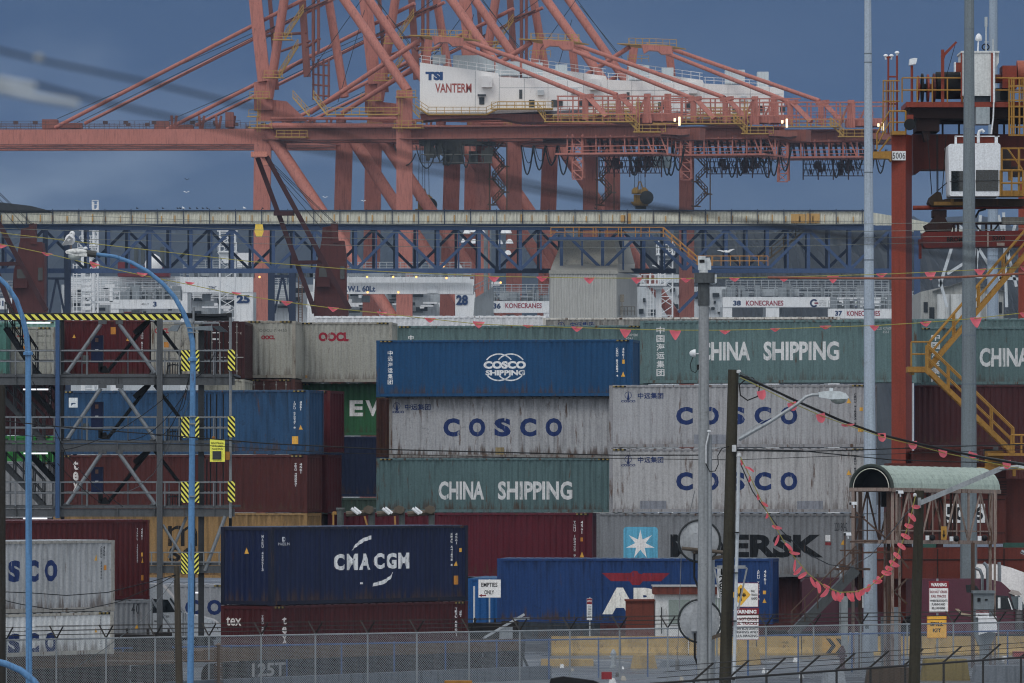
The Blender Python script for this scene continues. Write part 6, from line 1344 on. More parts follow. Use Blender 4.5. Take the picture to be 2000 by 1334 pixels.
b = MB(); b.pbox(1980, 1273, 2002, 1287, 226, .6); single('red_container_box', b, mat('#93353a', .6, dirt=.3), 'small red box at the right edge below the maroon truck', 'box')
T = thing('pay_kiosk', 'grey kiosk with a white bag hung on its front', 'kiosk', P(1922, 940, 228).xy.to_3d())
b = MB(); b.pbox(1903, 1159, 1942, 1190, 228, .7); b.pbox(1900, 1154, 1944, 1159, 227.9, .9); b.pprism([(1903, 1190), (1940, 1190), (1944, 1240), (1935, 1262), (1912, 1262), (1904, 1240)], 228.05, .6); b.box(P(1915, 0, 228).x, 228.1, 0, P(1932, 0, 228).x, 228.5, P(0, 1262, 228).z); b.build('body', mat('#717b81', .5, dirt=.3), T)
b = MB(); b.pbox(1909, 1168, 1915, 1175, 227.96, .03); b.pbox(1924, 1170, 1929, 1173, 227.96, .03); b.build('screen', BLK, T)
b = MB(); b.prism([P(1911, 1206, 227.6), P(1946, 1204, 227.6), P(1948, 1236, 227.6), P(1932, 1234, 227.6), P(1912, 1240, 227.6)], (0, .3, 0)); b.build('white_bag', mat('#c6cacf', .7, dirt=.1), T)
b = MB(); b.pbox(1906, 1192, 1932, 1206, 227.9, .1); s_ = b.build('notice', mat('#b9bcc0', .5, dirt=.1), T); b = MB(); b.pbox(1906, 1192, 1932, 1197, 227.89, .01); b.build('notice_header', mat('#7c2430', .5), s_); sign_text(s_, 'SAFETY ALERT', 1907, 1193, 1931, 1196, 227.88, '#d0d2d4', 0); sign_text(s_, 'Caution', 1910, 1199, 1928, 1203, 227.89, '#33363a', 0)
T = thing('utility_cabinet', 'grey utility cabinets and bollard beside the tall pale mast', 'cabinet', P(1750, 940, 230).xy.to_3d())
b = MB(); b.box(P(1722, 0, 230).x, 230, 0, P(1744, 0, 230).x, 230.6, P(0, 1206, 230).z); b.build('body', mat('#636c71', .5, dirt=.3), T); b = MB(); b.box(P(1745, 0, 229).x, 229, 0, P(1758, 0, 229).x, 229.4, P(0, 1196, 229).z); b.pbox(1747, 1186, 1756, 1196, 229.05, .3); b.build('pedestal', mat('#87929a', .5, dirt=.3), T)
b = MB(); b.box(P(1644, 0, 231).x, 231, 0, P(1656, 0, 231).x, 231.4, P(0, 1165, 231).z); single('steel_column', b, mat('#848d92', .5, dirt=.4), 'grey steel column left of the tall pale mast foot', 'column')

# ------------------------------------------------------------------ signs
def board(T, x0, y0, x1, y1, d, h, edge=None, name='board'):
    b = MB(); b.pbox(x0, y0, x1, y1, d, .02); s_ = b.build(name, mat(h, .45, dirt=.12), T)
    if edge:
        b = MB(); w = 1.1
        for r in ((x0, y0, x1, y0 + w), (x0, y1 - w, x1, y1), (x0, y0 + w, x0 + w, y1 - w), (x1 - w, y0 + w, x1, y1 - w)): b.pbox(*r, d - .004, .0035)
        b.build('border', mat(edge, .5, dirt=.1), s_)
    return s_
def post(T, x, y0, d, w=3, h='#7d858a'):
    b = MB(); p = P(x, y0, d); r = w * d / F / 2; b.box(p.x - r, d + .03, 0, p.x + r, d + .03 + 2 * r, p.z); b.build('post', mat(h, .4, .3, dirt=.3), T)
RS = '#8f2433'
d = 222.0; T = thing('warning_sign', 'white sign with a red WARNING band above an orange SPILL KIT board', 'sign', P(1834, 940, d).xy.to_3d()); post(T, 1831, 1130, d, 4)
s_ = board(T, 1814, 1135, 1853, 1197, d, '#d6d9db', RS); b = MB(); b.pbox(1815, 1136, 1852, 1148.5, d - .006, .005); b.build('header', mat(RS, .5, dirt=.1), s_); sign_text(s_, 'WARNING', 1818, 1138.5, 1849, 1145.5, d - .009, '#cfd2d5', .05)
for s, y, h, c, x0, x1 in (('DO NOT CROSS', 1153.5, 5, RS, 1817, 1850), ('RAIL TRACKS', 1162, 5, RS, 1819, 1848), ('WHEN BLUE LIGHTS', 1171, 4.6, '#26292d', 1816.5, 1850.5), ('FLASHING AND', 1178, 4.6, '#26292d', 1820, 1846), ('BELLS RINGING', 1185.5, 4.6, '#26292d', 1820, 1846)): sign_text(s_, s, x0, y, x1, y + h, d - .006, c, .03)
s_ = board(T, 1810, 1202, 1849.5, 1246.5, d, '#e39c18', '#9a4a20'); sign_text(s_, 'SPILL', 1817, 1215, 1843, 1223, d - .006, '#241f16', .04); sign_text(s_, 'KIT', 1822, 1227.5, 1838, 1235, d - .006, '#241f16', .04)
d = 218.0; T = thing('warning_sign', 'white sign with a yellow rail tracks diamond and a red WARNING band', 'sign', P(1460, 940, d).xy.to_3d()); post(T, 1461, 1136, d, 4, '#3a5f92')
s_ = board(T, 1434, 1138, 1481.5, 1186, d, '#d6d9db', RS); b = MB(); b.prism([P(1447, 1141, d - .006), P(1466, 1161.5, d - .006), P(1447, 1183, d - .006), P(1428, 1161.5, d - .006)], (0, .004, 0)); dm = b.build('diamond', mat('#dba01c', .5, dirt=.1), s_)
b = MB(); b.pbox(1445.3, 1149, 1448.7, 1174, d - .011, .004); b.pbox(1438, 1161, 1457, 1163.5, d - .0105, .0035)
for x in (1440, 1443, 1451, 1454): b.pbox(x, 1158, x + 1.5, 1166.5, d - .011, .003)
b.build('track_symbol', BLK, dm)
for s, y in (('RAIL', 1152), ('TRACKS', 1159.5), ('AHEAD', 1166.5)): sign_text(s_, s, 1467, y, 1474.5 if s == 'RAIL' else 1479.5, y + 4.8, d - .006, '#26292d', .02)
s_ = board(T, 1434, 1188, 1482.5, 1250, d, '#d6d9db', RS); b = MB(); b.pbox(1434.5, 1188.5, 1482, 1201.5, d - .006, .005); b.build('header', mat(RS, .5, dirt=.1), s_); sign_text(s_, 'WARNING', 1432, 1191, 1477.5, 1198.5, d - .009, '#cfd2d5', .05)
for s, y, h, c in (('DO NOT CROSS', 1206, 6, RS), ('RAIL TRACKS', 1214.5, 6, RS), ('WHEN BLUE LIGHTS', 1225, 5, '#26292d'), ('FLASHING AND', 1232, 5, '#26292d'), ('BELLS RINGING', 1239.5, 5, '#26292d')): sign_text(s_, s, 1431, y, 1479 if h == 6 else 1480, y + h, d - .006, c, .03)
d = 247.0; T = thing('direction_sign', 'white EMPTIES ONLY sign with a red arrow on a slim post', 'sign', P(956, 940, d).xy.to_3d()); post(T, 956, 1131, d, 3, '#9aa1a6'); s_ = board(T, 934.5, 1132, 978, 1167, d, '#d6dadd')
sign_text(s_, 'EMPTIES', 940, 1138, 971.5, 1146.5, d - .006, '#26292d', .02); sign_text(s_, 'ONLY', 946, 1152.5, 965, 1161, d - .006, '#26292d', .02)
b = MB(); b.prism([P(935.5, 1163, d - .006), P(941, 1160, d - .006), P(941, 1162, d - .006), P(949.5, 1162, d - .006), P(949.5, 1164.2, d - .006), P(941, 1164.2, d - .006), P(941, 1166.2, d - .006)], (0, .004, 0)); b.build('arrow', mat(RS, .5), s_)
d = 247.0; T = thing('notice_sign', 'narrow white NOTICE sign with a red head on a slim post', 'sign', P(1151, 940, d).xy.to_3d()); post(T, 1152, 1167, d, 2.5, '#9aa1a6'); s_ = board(T, 1146, 1168.5, 1156.5, 1211, d, '#bdc2c6'); b = MB(); b.pbox(1146.3, 1169, 1156.2, 1180, d - .006, .005); b.build('header', mat(RS, .5), s_); sign_text(s_, 'NOTICE', 1147, 1172.5, 1155.5, 1176, d - .01, '#cfd2d5', .02)
for i, w in enumerate(('STOP', 'CLEAR', 'SAFETY', 'BELT', 'BELOW')): sign_text(s_, w, 1148, 1183 + i * 5, 1155, 1186.4 + i * 5, d - .006, '#33363b', .01)
b = MB(); p = P(926, 1145, 246); b.box(p.x - .04, 246, 0, p.x + .04, 246.08, p.z)
T = single('marker_post', b, mat('#a9aeb2', .4, .2, dirt=.3), 'slim pale marker post left of the EMPTIES ONLY sign', 'post')

# ------------------------------------------------------------------ fences
GS = mat('#848b90', .45, .4, dirt=.3, rust=.05); GSD = mat('#3a3836', .6, .2, dirt=.4, rust=.2)
def fence(name, label, path, ztop, zlow, xs, m, mm, pitch, wr, barbs, arm, nwire=3, lean=0):
    """chain link fence along path(x px) -> ground point"""
    T = thing(name, label, 'fence', path((xs[0] + xs[-1]) / 2)); a = path(xs[0]); c = path(xs[-1]); L = (c - a).length; u = (c - a) / L; h = ztop - zlow
    nn = Vector((-u.y, u.x, 0)) * .5
    if pitch:
        b = MB(); n = int(L / pitch); vs = []; fs = []
        for s in (1, -1):
            for i in range(-int(h / pitch) - 1, n + int(h / pitch) + 1):
                s0 = i * pitch; s1 = s0 + s * h; z0, z1 = zlow, ztop
                if s0 < 0: z0 = zlow + (0 - s0) / s; s0 = 0
                if s0 > L: z0 = zlow + (L - s0) / s; s0 = L
                if s1 < 0: z1 = zlow + (0 - i * pitch) / s; s1 = 0
                if s1 > L: z1 = zlow + (L - i * pitch) / s; s1 = L
                if z1 - z0 < .02 or z1 < zlow or z0 > ztop or z0 < zlow - 1e-6: continue
                p = a + u * s0 + Vector((0, 0, z0)); q_ = a + u * s1 + Vector((0, 0, z1)); w = u * wr; k0 = len(vs); o = nn * (.008 * s)
                vs += [p - w + o, p + w + o, q_ + w + o, q_ - w + o]; fs.append((k0, k0 + 1, k0 + 2, k0 + 3))
        b.add(vs, fs); b.build('chain_link', mm, T)
    b = MB(); b.tube(a + Vector((0, 0, ztop)), c + Vector((0, 0, ztop)), .03, n=6); b.build('top_rail', m, T)
    for x in xs[1:-1]:
        p = path(x); b = MB(); b.tube(p, p + Vector((0, 0, ztop + .03)), .032, n=8); po = b.build('post', m, T)
        if arm:
            b = MB()
            for s in ((-1, 1) if arm == 'Y' else (1,)): b.beam(p + Vector((0, 0, ztop)), p + (nn * s * .95 if arm == 'Y' else Vector((.5, 0, 0))) + Vector((0, 0, ztop + .44)), .05)
            b.build('arm', GSD, po)
    if barbs:
        b = MB()
        for k_ in range(nwire):
            t = (k_ + 1) / nwire
            for s in ((-1, 1) if arm == 'Y' else (1,)):
                o = (nn * s * .95 if arm == 'Y' else Vector((.5, 0, 0))) * t + Vector((0, 0, ztop + .44 * t)); pts = [path(x) + o for x in xs]; b.path(pts, .009, 4)
        b.build('barbed_wire', GSD, T)
    return T
def path1(x): d_ = 196 + x / 2000 * 25; p = P(x, 940, d_); p.z = 0; return p
x1s = [-60, 12, 110, 207, 303, 408, 510, 616, 718, 814, 916, 1015, 1113, 1210, 1304, 1400, 1496, 1589, 1681, 1772, 1862, 1950, 2060]
def seg(a, b_): return [a] + [x for x in x1s if a < x < b_] + [b_]
fence('chain_link_fence', 'galvanised chain link fence with forked barbed wire arms across the bottom', path1, 2.03, .05, x1s, GS, mat('#9aa1a6', .5, .3, dirt=.2), .09, .0052, True, 'Y')
def path2(x): d_ = 201 + x / 2000 * 27; p = P(x, 940, d_); p.z = 0; return p
fence('blue_fence', 'lower blue posted fence just behind the chain link fence', path2, 1.52, .05, [-60, 50, 130, 240, 345, 452, 560, 667, 770, 870, 970, 1072, 1169, 1265, 1362, 1461, 1559, 1664, 1765, 1862, 1968, 2060], mat('#3a5d92', .5, dirt=.3), mat('#6f7c8e', .5, .2), .13, .004, False, None)
def path3(x): d_ = 143 + (x - 1280) * .03; p = P(x, 940, d_); p.z = 0; return p
fence('dark_fence', 'dark weathered chain link fence in the lower right corner with leaning arms', path3, 2.42, .3, [1270, 1355, 1425, 1497, 1565, 1634, 1700, 1768, 1843, 1920, 1994, 2070], GSD, mat('#5f6264', .55, .3, dirt=.2), .08, .0042, True, 'L')
T = thing('rail_gate', 'rusty coiled gate posts and low rail behind the fence at the left', 'gate', path2(260)); b = MB()
for x in (26, 124, 427): p = P(x, 0, 200); b.lathe((p.x, 200, 0), [(.06, 0), (.06, P(0, 1262, 200).z), (.1, P(0, 1260, 200).z), (.03, P(0, 1256, 200).z)], 10)
b.tube(P(15, 1291, 200), P(430, 1291, 200), .035, n=8)
for y in range(1262, 1334, 5): p = P(424, y, 200); b.lathe(p, [(.1, 0), (.1, .03)], 10); p = P(431, y + 2, 200); b.lathe(p, [(.08, 0), (.08, .03)], 10)
b.build('frame', mat('#6b6058', .6, .2, dirt=.4, rust=.3), T)
b = MB(); b.pbox(14, 1293, 128, 1345, 199.8, .05); single('lattice_panel', b, mat('#6d7275', .6, dirt=.3), 'dull grey panel standing behind the fence in the lower left', 'panel')
# dark scrap at the bottom edge
b = MB(); rnd = random.Random(9)
b.prism([P(1072, 1340, 150), P(1076, 1326, 150), P(1100, 1322, 150), P(1160, 1330, 150), P(1182, 1340, 150)], (0, .6, 0)); b.beam(P(1080, 1327, 149.6), P(1150, 1332, 149.6), .05); single('dark_tarp', b, mat('#1b1c1e', .7), 'crumpled dark sheet at the bottom edge', 'tarp')
b = MB(); b.pbox(868, 1330, 922, 1345, 150, .5); single('orange_board', b, mat('#9a6a22', .6, dirt=.3), 'orange board just showing at the bottom edge', 'board')

# ------------------------------------------------------------------ poles and lamps
WD = mat('#3e3b30', .85, dirt=.6, streak=2.0, bump=.4); PB = mat('#4f7fad', .6, dirt=.5, rust=.12, streak=1.5); PCN = mat('#84898d', .7, .1, dirt=.45, rust=.02, streak=2.0)
def wood(label, x0, y0, x1, y1, w0, w1, d, m=WD):
    T = thing('wooden_pole', label, 'pole', (P(x1, 0, d).x, d, 0)); b = MB(); b.path([P(x0, y0, d), P(x1, y1, d)], [w0 * d / F / 2, w1 * d / F / 2], 14); b.build('trunk', m, T, smooth=True); return T
w1 = wood('mossy wooden pole carrying a cobra head lamp and grey conduit', 1432.5, 722, 1414, 1420, 21, 24, 150)
b = MB(); b.path([P(1443, 885, 149.8), P(1441, 1000, 149.8), P(1431, 1420, 149.8)], 3.4 * 150 / F, 8); b.build('conduit', mat('#a3abb2', .4, .2, dirt=.3), w1, smooth=True)
b = MB()
for y, x in ((1039, 1439), (1118, 1437), (1212, 1434), (1326, 1431)): b.pbox(x - 6, y, x + 5, y + 2, 149.6, .3)
b.build('strap', BLK, w1)
b = MB(); b.lathe(P(1443, 726, 149.8), [(.02, -.05), (.06, -.03), (.06, .03), (.02, .05)], 10); b.lathe(P(1443, 890, 149.8), [(.03, -.05), (.07, -.02), (.06, .05), (.02, .08)], 10); b.pbox(1430, 869, 1438, 882, 149.7, .15); b.build('insulator', mat('#a8acaf', .4, dirt=.2), w1)
b = MB(); b.path([P(1443, 734, 149.8), P(1470, 738, 149.8), P(1484, 752, 149.8), P(1480, 774, 149.8), P(1460, 782, 149.8), P(1446, 772, 149.8), P(1444, 752, 149.8), P(1455, 742, 149.8)], .018, 6); b.build('cable_loop', BLK, w1)
LMP = mat('#8d9499', .45, .3, dirt=.35)
b = MB(); b.path([P(1443, 858, 149.5), P(1500, 826, 149.3), P(1556, 790, 149.2), P(1574, 775, 149.2), P(1586, 771, 149.2), P(1600, 771, 149.2)], [.055, .05, .045, .042, .04, .04], 8); b.beam(P(1446, 850, 149.5), P(1530, 798, 149.3), .02); b.build('lamp_arm', LMP, w1)
b = MB(); b.prism([P(1599, 766, 149), P(1610, 764, 149), P(1640, 764, 149), P(1652, 768, 149), P(1658, 776, 149), P(1654, 779, 149), P(1624, 780, 149), P(1600, 776, 149)], (0, .36, 0)); b.pbox(1620, 758, 1627, 765, 149.1, .12); hd = b.build('lamp_head', mat('#a9b2b6', .35, dirt=.2), w1)
b = MB(); b.ball(P(1638, 779, 149.18), .22, .17, .14, 14); b.build('lens', mat('#8a948f', .15, dirt=.1, spec=.7), hd, smooth=True)
w2 = wood('mossy wooden pole holding the hanging pennant loop at the right', 1796, 958, 1783, 1420, 18, 24, 152)
b = MB(); b.beam(P(1798, 982, 151.6), P(1955, 915, 151.3), .13, .08); b.tube(P(1952, 916, 151.3), P(1990, 911, 151.3), .05, n=8); b.pbox(1793, 972, 1799, 992, 151.7, .12); b.build('lamp_arm', LMP, w2)
b = MB(); b.prism([P(1990, 906, 151.1), P(2030, 904, 151.1), P(2050, 912, 151.1), P(2040, 918, 151.1), P(1990, 916, 151.1)], (0, .36, 0)); b.build('lamp_head', mat('#a9b2b6', .35, dirt=.2), w2)
b = MB(); b.lathe(P(1787, 967, 151.7), [(.02, -.05), (.05, -.03), (.05, .03), (.02, .05)], 10); b.build('insulator', mat('#a8acaf', .4), w2)
wood('dark wooden pole cut by the left picture edge', 4, 752, 4, 1420, 13, 15, 152, mat('#33312c', .85, dirt=.5, streak=2, bump=.4))
wood('short leaning wooden post tied with wires at the left', 345, 1106, 352, 1420, 11, 16, 186, mat('#4b4439', .85, dirt=.5, streak=2, bump=.3))
# concrete signal pole
d = 150.0; T = thing('camera_pole', 'pale concrete pole topped by a camera, mossy collar below it', 'pole', (P(1374, 0, d).x, d, 0)); b = MB(); b.path([P(1374.5, 596, d), P(1375, 1000, d), P(1372, 1420, d)], [10 * d / F, 11 * d / F, 12 * d / F], 14); b.build('shaft', PCN, T, smooth=True)
b = MB(); b.path([P(1374.5, 550, d), P(1374.5, 597, d)], 11.5 * d / F, 14); b.path([P(1376, 533, d), P(1376, 553, d)], 20 * d / F, 14); b.build('collar', mat('#50565a', .7, dirt=.5), T)
b = MB(); b.path([P(1386.5, 850, d - .1), P(1386.5, 1000, d - .1), P(1387, 1420, d - .1)], 4 * d / F, 8); b.build('conduit', mat('#83898e', .5, .2, dirt=.4), T)
b = MB(); b.pbox(1364, 500, 1378, 527, d - .1, .3); b.prism([P(1378, 504, d), P(1386, 503, d), P(1389, 514, d), P(1389, 527, d), P(1378, 527, d)], (0, .25, 0)); b.tube(P(1374, 527, d), P(1374, 535, d), .12, n=10); cm = b.build('camera', mat('#aab0b3', .35, dirt=.3), T); b = MB(); b.pbox(1366, 507, 1376, 513, d - .12, .019); b.build('lens', BLK, cm)
b = MB(); b.lathe(P(1354, 690, d), [(.02, -.1), (.06, -.08), (.1, 0), (.11, .06)], 14, 'X'); b.tube(P(1356, 691, d), P(1366, 691, d), .02, n=6); b.build('dish', mat('#b9bec3', .4, dirt=.1), T, smooth=True)
b = MB(); b.path([P(1353, 698, d), P(1348, 712, d), P(1350, 724, d), P(1358, 728, d), P(1364, 720, d)], .012, 5); b.pbox(1361, 712, 1366, 722, d - .05, .1); b.path([P(1385, 846, d - .2), P(1379, 870, d - .2), P(1378, 905, d - .2), P(1386, 921, d - .2), P(1397, 920, d - .2), P(1403, 907, d - .2), P(1402, 890, d - .2), P(1410, 876, d - .2), P(1424, 872, d - .2)], .014, 5); b.build('cable', BLK, T)
b = MB(); b.path([P(1385, 843, d - .25), P(1379, 870, d - .25), P(1379, 905, d - .25)], .022, 5); b.lathe(P(1385, 843, d - .25), [(.03, -.02), (.06, 0), (.04, .04)], 8); b.build('white_cable', mat('#b6bbbf', .4), T)
# crossing signal backs
d = 154.0; T = thing('crossing_signal', 'round railway signal backs with dark rims and a narrow number plate', 'signal', (P(1372, 0, d).x, d, 0)); SG = mat('#90959a', .4, .1, dirt=.35)
for cx, cy, r in ((1366, 1057, 41), (1367, 1213, 42)):
    b = MB(); rr = r * d / F; b.lathe(P(cx, cy, d), [(.02, -.07), (rr * .5, -.05), (rr * .93, 0), (rr * .93, .03), (.02, .05)], 36, 'Y'); disc = b.build('background_disc', SG, T, smooth=True)
    b = MB(); b.path([P(cx, cy, d - .02) + Vector((rr * math.cos(a * .1745), 0, rr * math.sin(a * .1745))) for a in range(37)], .028, 8); b.build('rim', mat('#33383b', .5, dirt=.2), disc)
    b = MB(); b.prism([P(cx - 17, cy + 20, d - .3), P(cx - 17, cy - 8, d - .3), P(cx - 12, cy - 16, d - .3), P(cx + 8, cy - 16, d - .3), P(cx + 8, cy + 20, d - .3)], (0, .24, 0)); b.build('lamp_housing', mat('#8d9297', .4, dirt=.4), disc)
    b = MB(); b.path([P(cx - 10, cy + 24, d - .2), P(cx - 10, cy + 70, d - .2), P(cx - 2, cy + 92, d - .2), P(cx + 6, cy + 98, d - .2)], .03, 6); b.build('cable', BLK, disc)
b = MB(); b.tube(P(1332, 1071, d - .35), P(1416, 1079, d - .2), .05, n=8); b.tube(P(1355, 1078, d - .3), P(1365, 1078, d - .1), .05, n=8); b.beam(P(1385, 1092, d), P(1416, 1086, d), .09); b.beam(P(1385, 1248, d), P(1416, 1236, d), .1); b.build('cross_arm', mat('#5d544a', .6, dirt=.4, rust=.2), T)
b = MB(); p = P(1390, 960, d); b.tube((p.x, d + .4, 0), (p.x, d + .4, P(0, 1040, d).z), .1, n=10); b.build('mast', GS, T)
s_ = board(T, 1401, 1106, 1414, 1168, d - .15, '#bfc3c6', None, 'number_plate'); f = Flat(); o = world_loc(s_); a = P(1404, 1166, d); c = P(1413.5, 1110, d); f.stack('1283', a.x - o.x, a.z - o.z, c.x - o.x, c.z - o.z, .12, .02); f.build('lettering', BLK, s_, y=d - .155 - o.y)
b = MB()
for a in ((1395, 1109, 1459, 1109), (1395, 1109, 1412, 1188), (1459, 1109, 1442, 1190), (1400, 1106, 1456, 1106)): b.beam(P(a[0], a[1], d - .3), P(a[2], a[3], d - .3), .045)
b.build('frame', mat('#8d9296', .5, .2, dirt=.3), T)
b = MB(); b.tube(P(1357, 958, d), P(1331, 1072, d), .012, n=5); b.tube(P(1331, 1072, d), P(1323, 1290, d), .01, n=5); b.lathe(P(1323, 1300, d), [(.05, -.12), (.06, -.1), (.06, .12), (.02, .2)], 8); b.build('counterweight', mat('#6d7276', .5, dirt=.3), T)
# blue lamp posts
def blue_lamp(label, pts, rs, d, joint):
    T = thing('lamp_post', label, 'street lamp', (P(pts[0][0], 0, d).x, d, 0), 0, 'blue street lamps'); b = MB(); b.path([P(x, y, d) for x, y in pts], [r * d / F for r in rs], 12); b.build('post', PB, T, smooth=True)
    if joint: b = MB(); b.lathe(P(joint[0], joint[1], d), [(.08, -.05), (joint[2], -.05), (joint[2], .03), (.08, .06)], 12); b.build('collar', PB, T)
    return T
l1 = blue_lamp('blue street lamp post nearest the left picture edge, arm leaving the frame', [(57, 1500), (56, 1000), (55, 690), (52, 655), (44, 620), (32, 586), (14, 558), (-10, 535), (-60, 510), (-120, 500)], [6.5, 6.3, 5.6, 5.2, 5, 4.8, 4.5, 4.3, 4, 4], 165, (55, 690, .14))
l2 = blue_lamp('blue street lamp post with a pale lamp head and perched gull', [(371, 1500), (374, 1000), (377, 702), (376, 668), (370, 640), (358, 610), (341, 580), (318, 554), (290, 531), (258, 513), (225, 501), (186, 496)], [6.6, 6.2, 5.5, 5.2, 5, 4.8, 4.5, 4.2, 4, 3.8, 3.6, 3.5], 165, (376, 702, .14))
b = MB(); b.path([P(188, 497, 165), P(182, 496, 165), P(168, 494, 165)], 6.5 * 165 / F, 10); b.build('sleeve', mat('#4a4c4c', .6, dirt=.4), l2)
b = MB(); b.ball(P(150, 492, 165), .34, .2, .1, 16); b.prism([P(128, 490, 164.85), P(170, 495, 164.85), P(170, 501, 164.85), P(150, 500, 164.85), P(129, 495, 164.85)], (0, .3, 0)); hd = b.build('lamp_head', mat('#b2b5b4', .5, dirt=.6, streak=2), l2, smooth=True); b = MB(); b.ball(P(146, 500, 165), .2, .16, .13, 12); b.build('lens', mat('#98a09e', .2, dirt=.3, spec=.6), hd, smooth=True); b = MB(); b.lathe(P(167, 487, 165), [(.06, 0), (.07, .03), (.04, .07), (.01, .08)], 10); b.build('photocell', mat('#b6bbbf', .4), hd)
b = MB()
for y in (640, 649): b.beam(P(365, y, 164.9), P(388, y, 164.9), .03)
for y in (826, 812, 968): b.pbox(370, y, 382, y + 3, 164.85, .2)
b.build('clamp', mat('#7b858c', .4, .4), l2)
b = MB(); b.path([P(x, y, 130) for x, y in ((-60, 1290), (-20, 1290), (10, 1296), (40, 1309), (66, 1330), (90, 1365), (110, 1420), (120, 1600))], [6.5 * 130 / F] * 8, 12); single('lamp_post', b, PB, 'blue curved lamp arm crossing the lower left corner', 'street lamp', 'blue street lamps', smooth=True)
# perched gull, flying gull
T = thing('gull', 'pale grey gull perched on the lamp head', 'gull', P(138, 485, 165)); d = 165; GW = mat('#b9bcbe', .8, dirt=.1); gp = lambda x, y, o=0: P(x, y, d + o)
b = MB(); b.ball(gp(137, 468), .15, .12, .165, 14); b.ball(gp(141, 457), .085, .075, .09, 12); b.path([gp(134, 470), gp(128, 475), gp(122, 478.5)], [.12, .07, .02], 10); b.path([gp(139, 462), gp(140, 458)], [.1, .08], 10); b.build('body', GW, T, smooth=True)
b = MB(); b.prism([gp(135, 460, -.12), gp(143, 466, -.125), gp(140, 475, -.12), gp(128, 477, -.1), gp(120, 479, -.06), gp(127, 470, -.1)], (0, .02, 0)); b.build('wing', mat('#83878b', .8, dirt=.2), T)
b = MB(); b.path([gp(136.5, 456.5), gp(133.5, 458)], [.02, .005], 6); b.build('beak', mat('#8f7a3a', .6), T); b = MB(); b.ball(gp(139, 455.5, -.075), .012, n=6); b.build('eye', BLK, T)
for x in (137, 139.5): b = MB(); b.tube(gp(x, 476), gp(x, 486), .01, n=5); b.build('leg', mat('#7d6a5a', .7), T)
T = thing('gull', 'white gull flying with spread wings right of the pole camera', 'gull', P(1419, 492, 300)); d = 300; b = MB(); b.path([gp(1413, 490.5), gp(1418, 491.5), gp(1422, 492), gp(1425, 492.6)], [.02, .07, .06, .015], 8); b.build('body', mat('#c4c8cb', .8, dirt=.05), T, smooth=True)
for pts in (((1417, 491), (1411, 489), (1404, 488), (1400, 489), (1407, 490.5), (1414, 493)), ((1420, 491), (1425, 487.5), (1432, 486), (1436, 486.3), (1431, 488.5), (1424, 493))): b = MB(); b.prism([gp(x, y) for x, y in pts], (0, .04, 0)); b.build('wing', mat('#c4c8cb', .8, dirt=.05), T)
# light masts above the navy container
d = 224.0; T = thing('signal_gantry', 'row of steel posts with paired white floodlights above the navy railcar container', 'gantry', P(740, 940, d).xy.to_3d()); SGM = mat('#59605f', .55, .2, dirt=.4)
for x, w in ((665, 13), (726, 13), (785, 12), (843, 12)): b = MB(); p = P(x, 1000, d); r = w * d / F / 2; b.tube((p.x, d, 0), (p.x, d, P(0, 994, d).z), r, n=10); b.lathe((p.x, d, P(0, 994, d).z), [(r * 1.3, -.06), (r * 1.4, 0), (r * 1.3, .05)], 10); b.build('post', SGM, T)
for x in (676, 736, 796): b = MB(); b.tube(P(x, 1004, d - .1), P(x + 52, 1000, d - .1), .11, n=8); b.pprism([(x + 34, 1000), (x + 34, 992), (x + 42, 987), (x + 52, 990), (x + 54, 999), (x + 46, 1004)], d - .4, .5); b.build('arm', mat('#5f564a', .6, dirt=.5), T)
for x in (686, 747, 805):
    b = MB()
    for o in (0, 5): b.tube(P(x + o, 993 - o * .3, d - .4), P(x + o + 14, 1004 - o * .3, d - .4), .06, n=8)
    b.build('floodlight', mat('#c2c8cd', .3, dirt=.1), T)
b = MB()
for a in ((651, 1000, 651, 1026), (712, 1008, 717, 1026), (771, 1008, 772, 1026)): b.beam(P(a[0], a[1], d - .5), P(a[2], a[3], d - .5), .07)
b.pbox(650, 999, 657, 1005, d - .5, .1); b.build('bracket', mat('#9a7436', .6, dirt=.3), T)

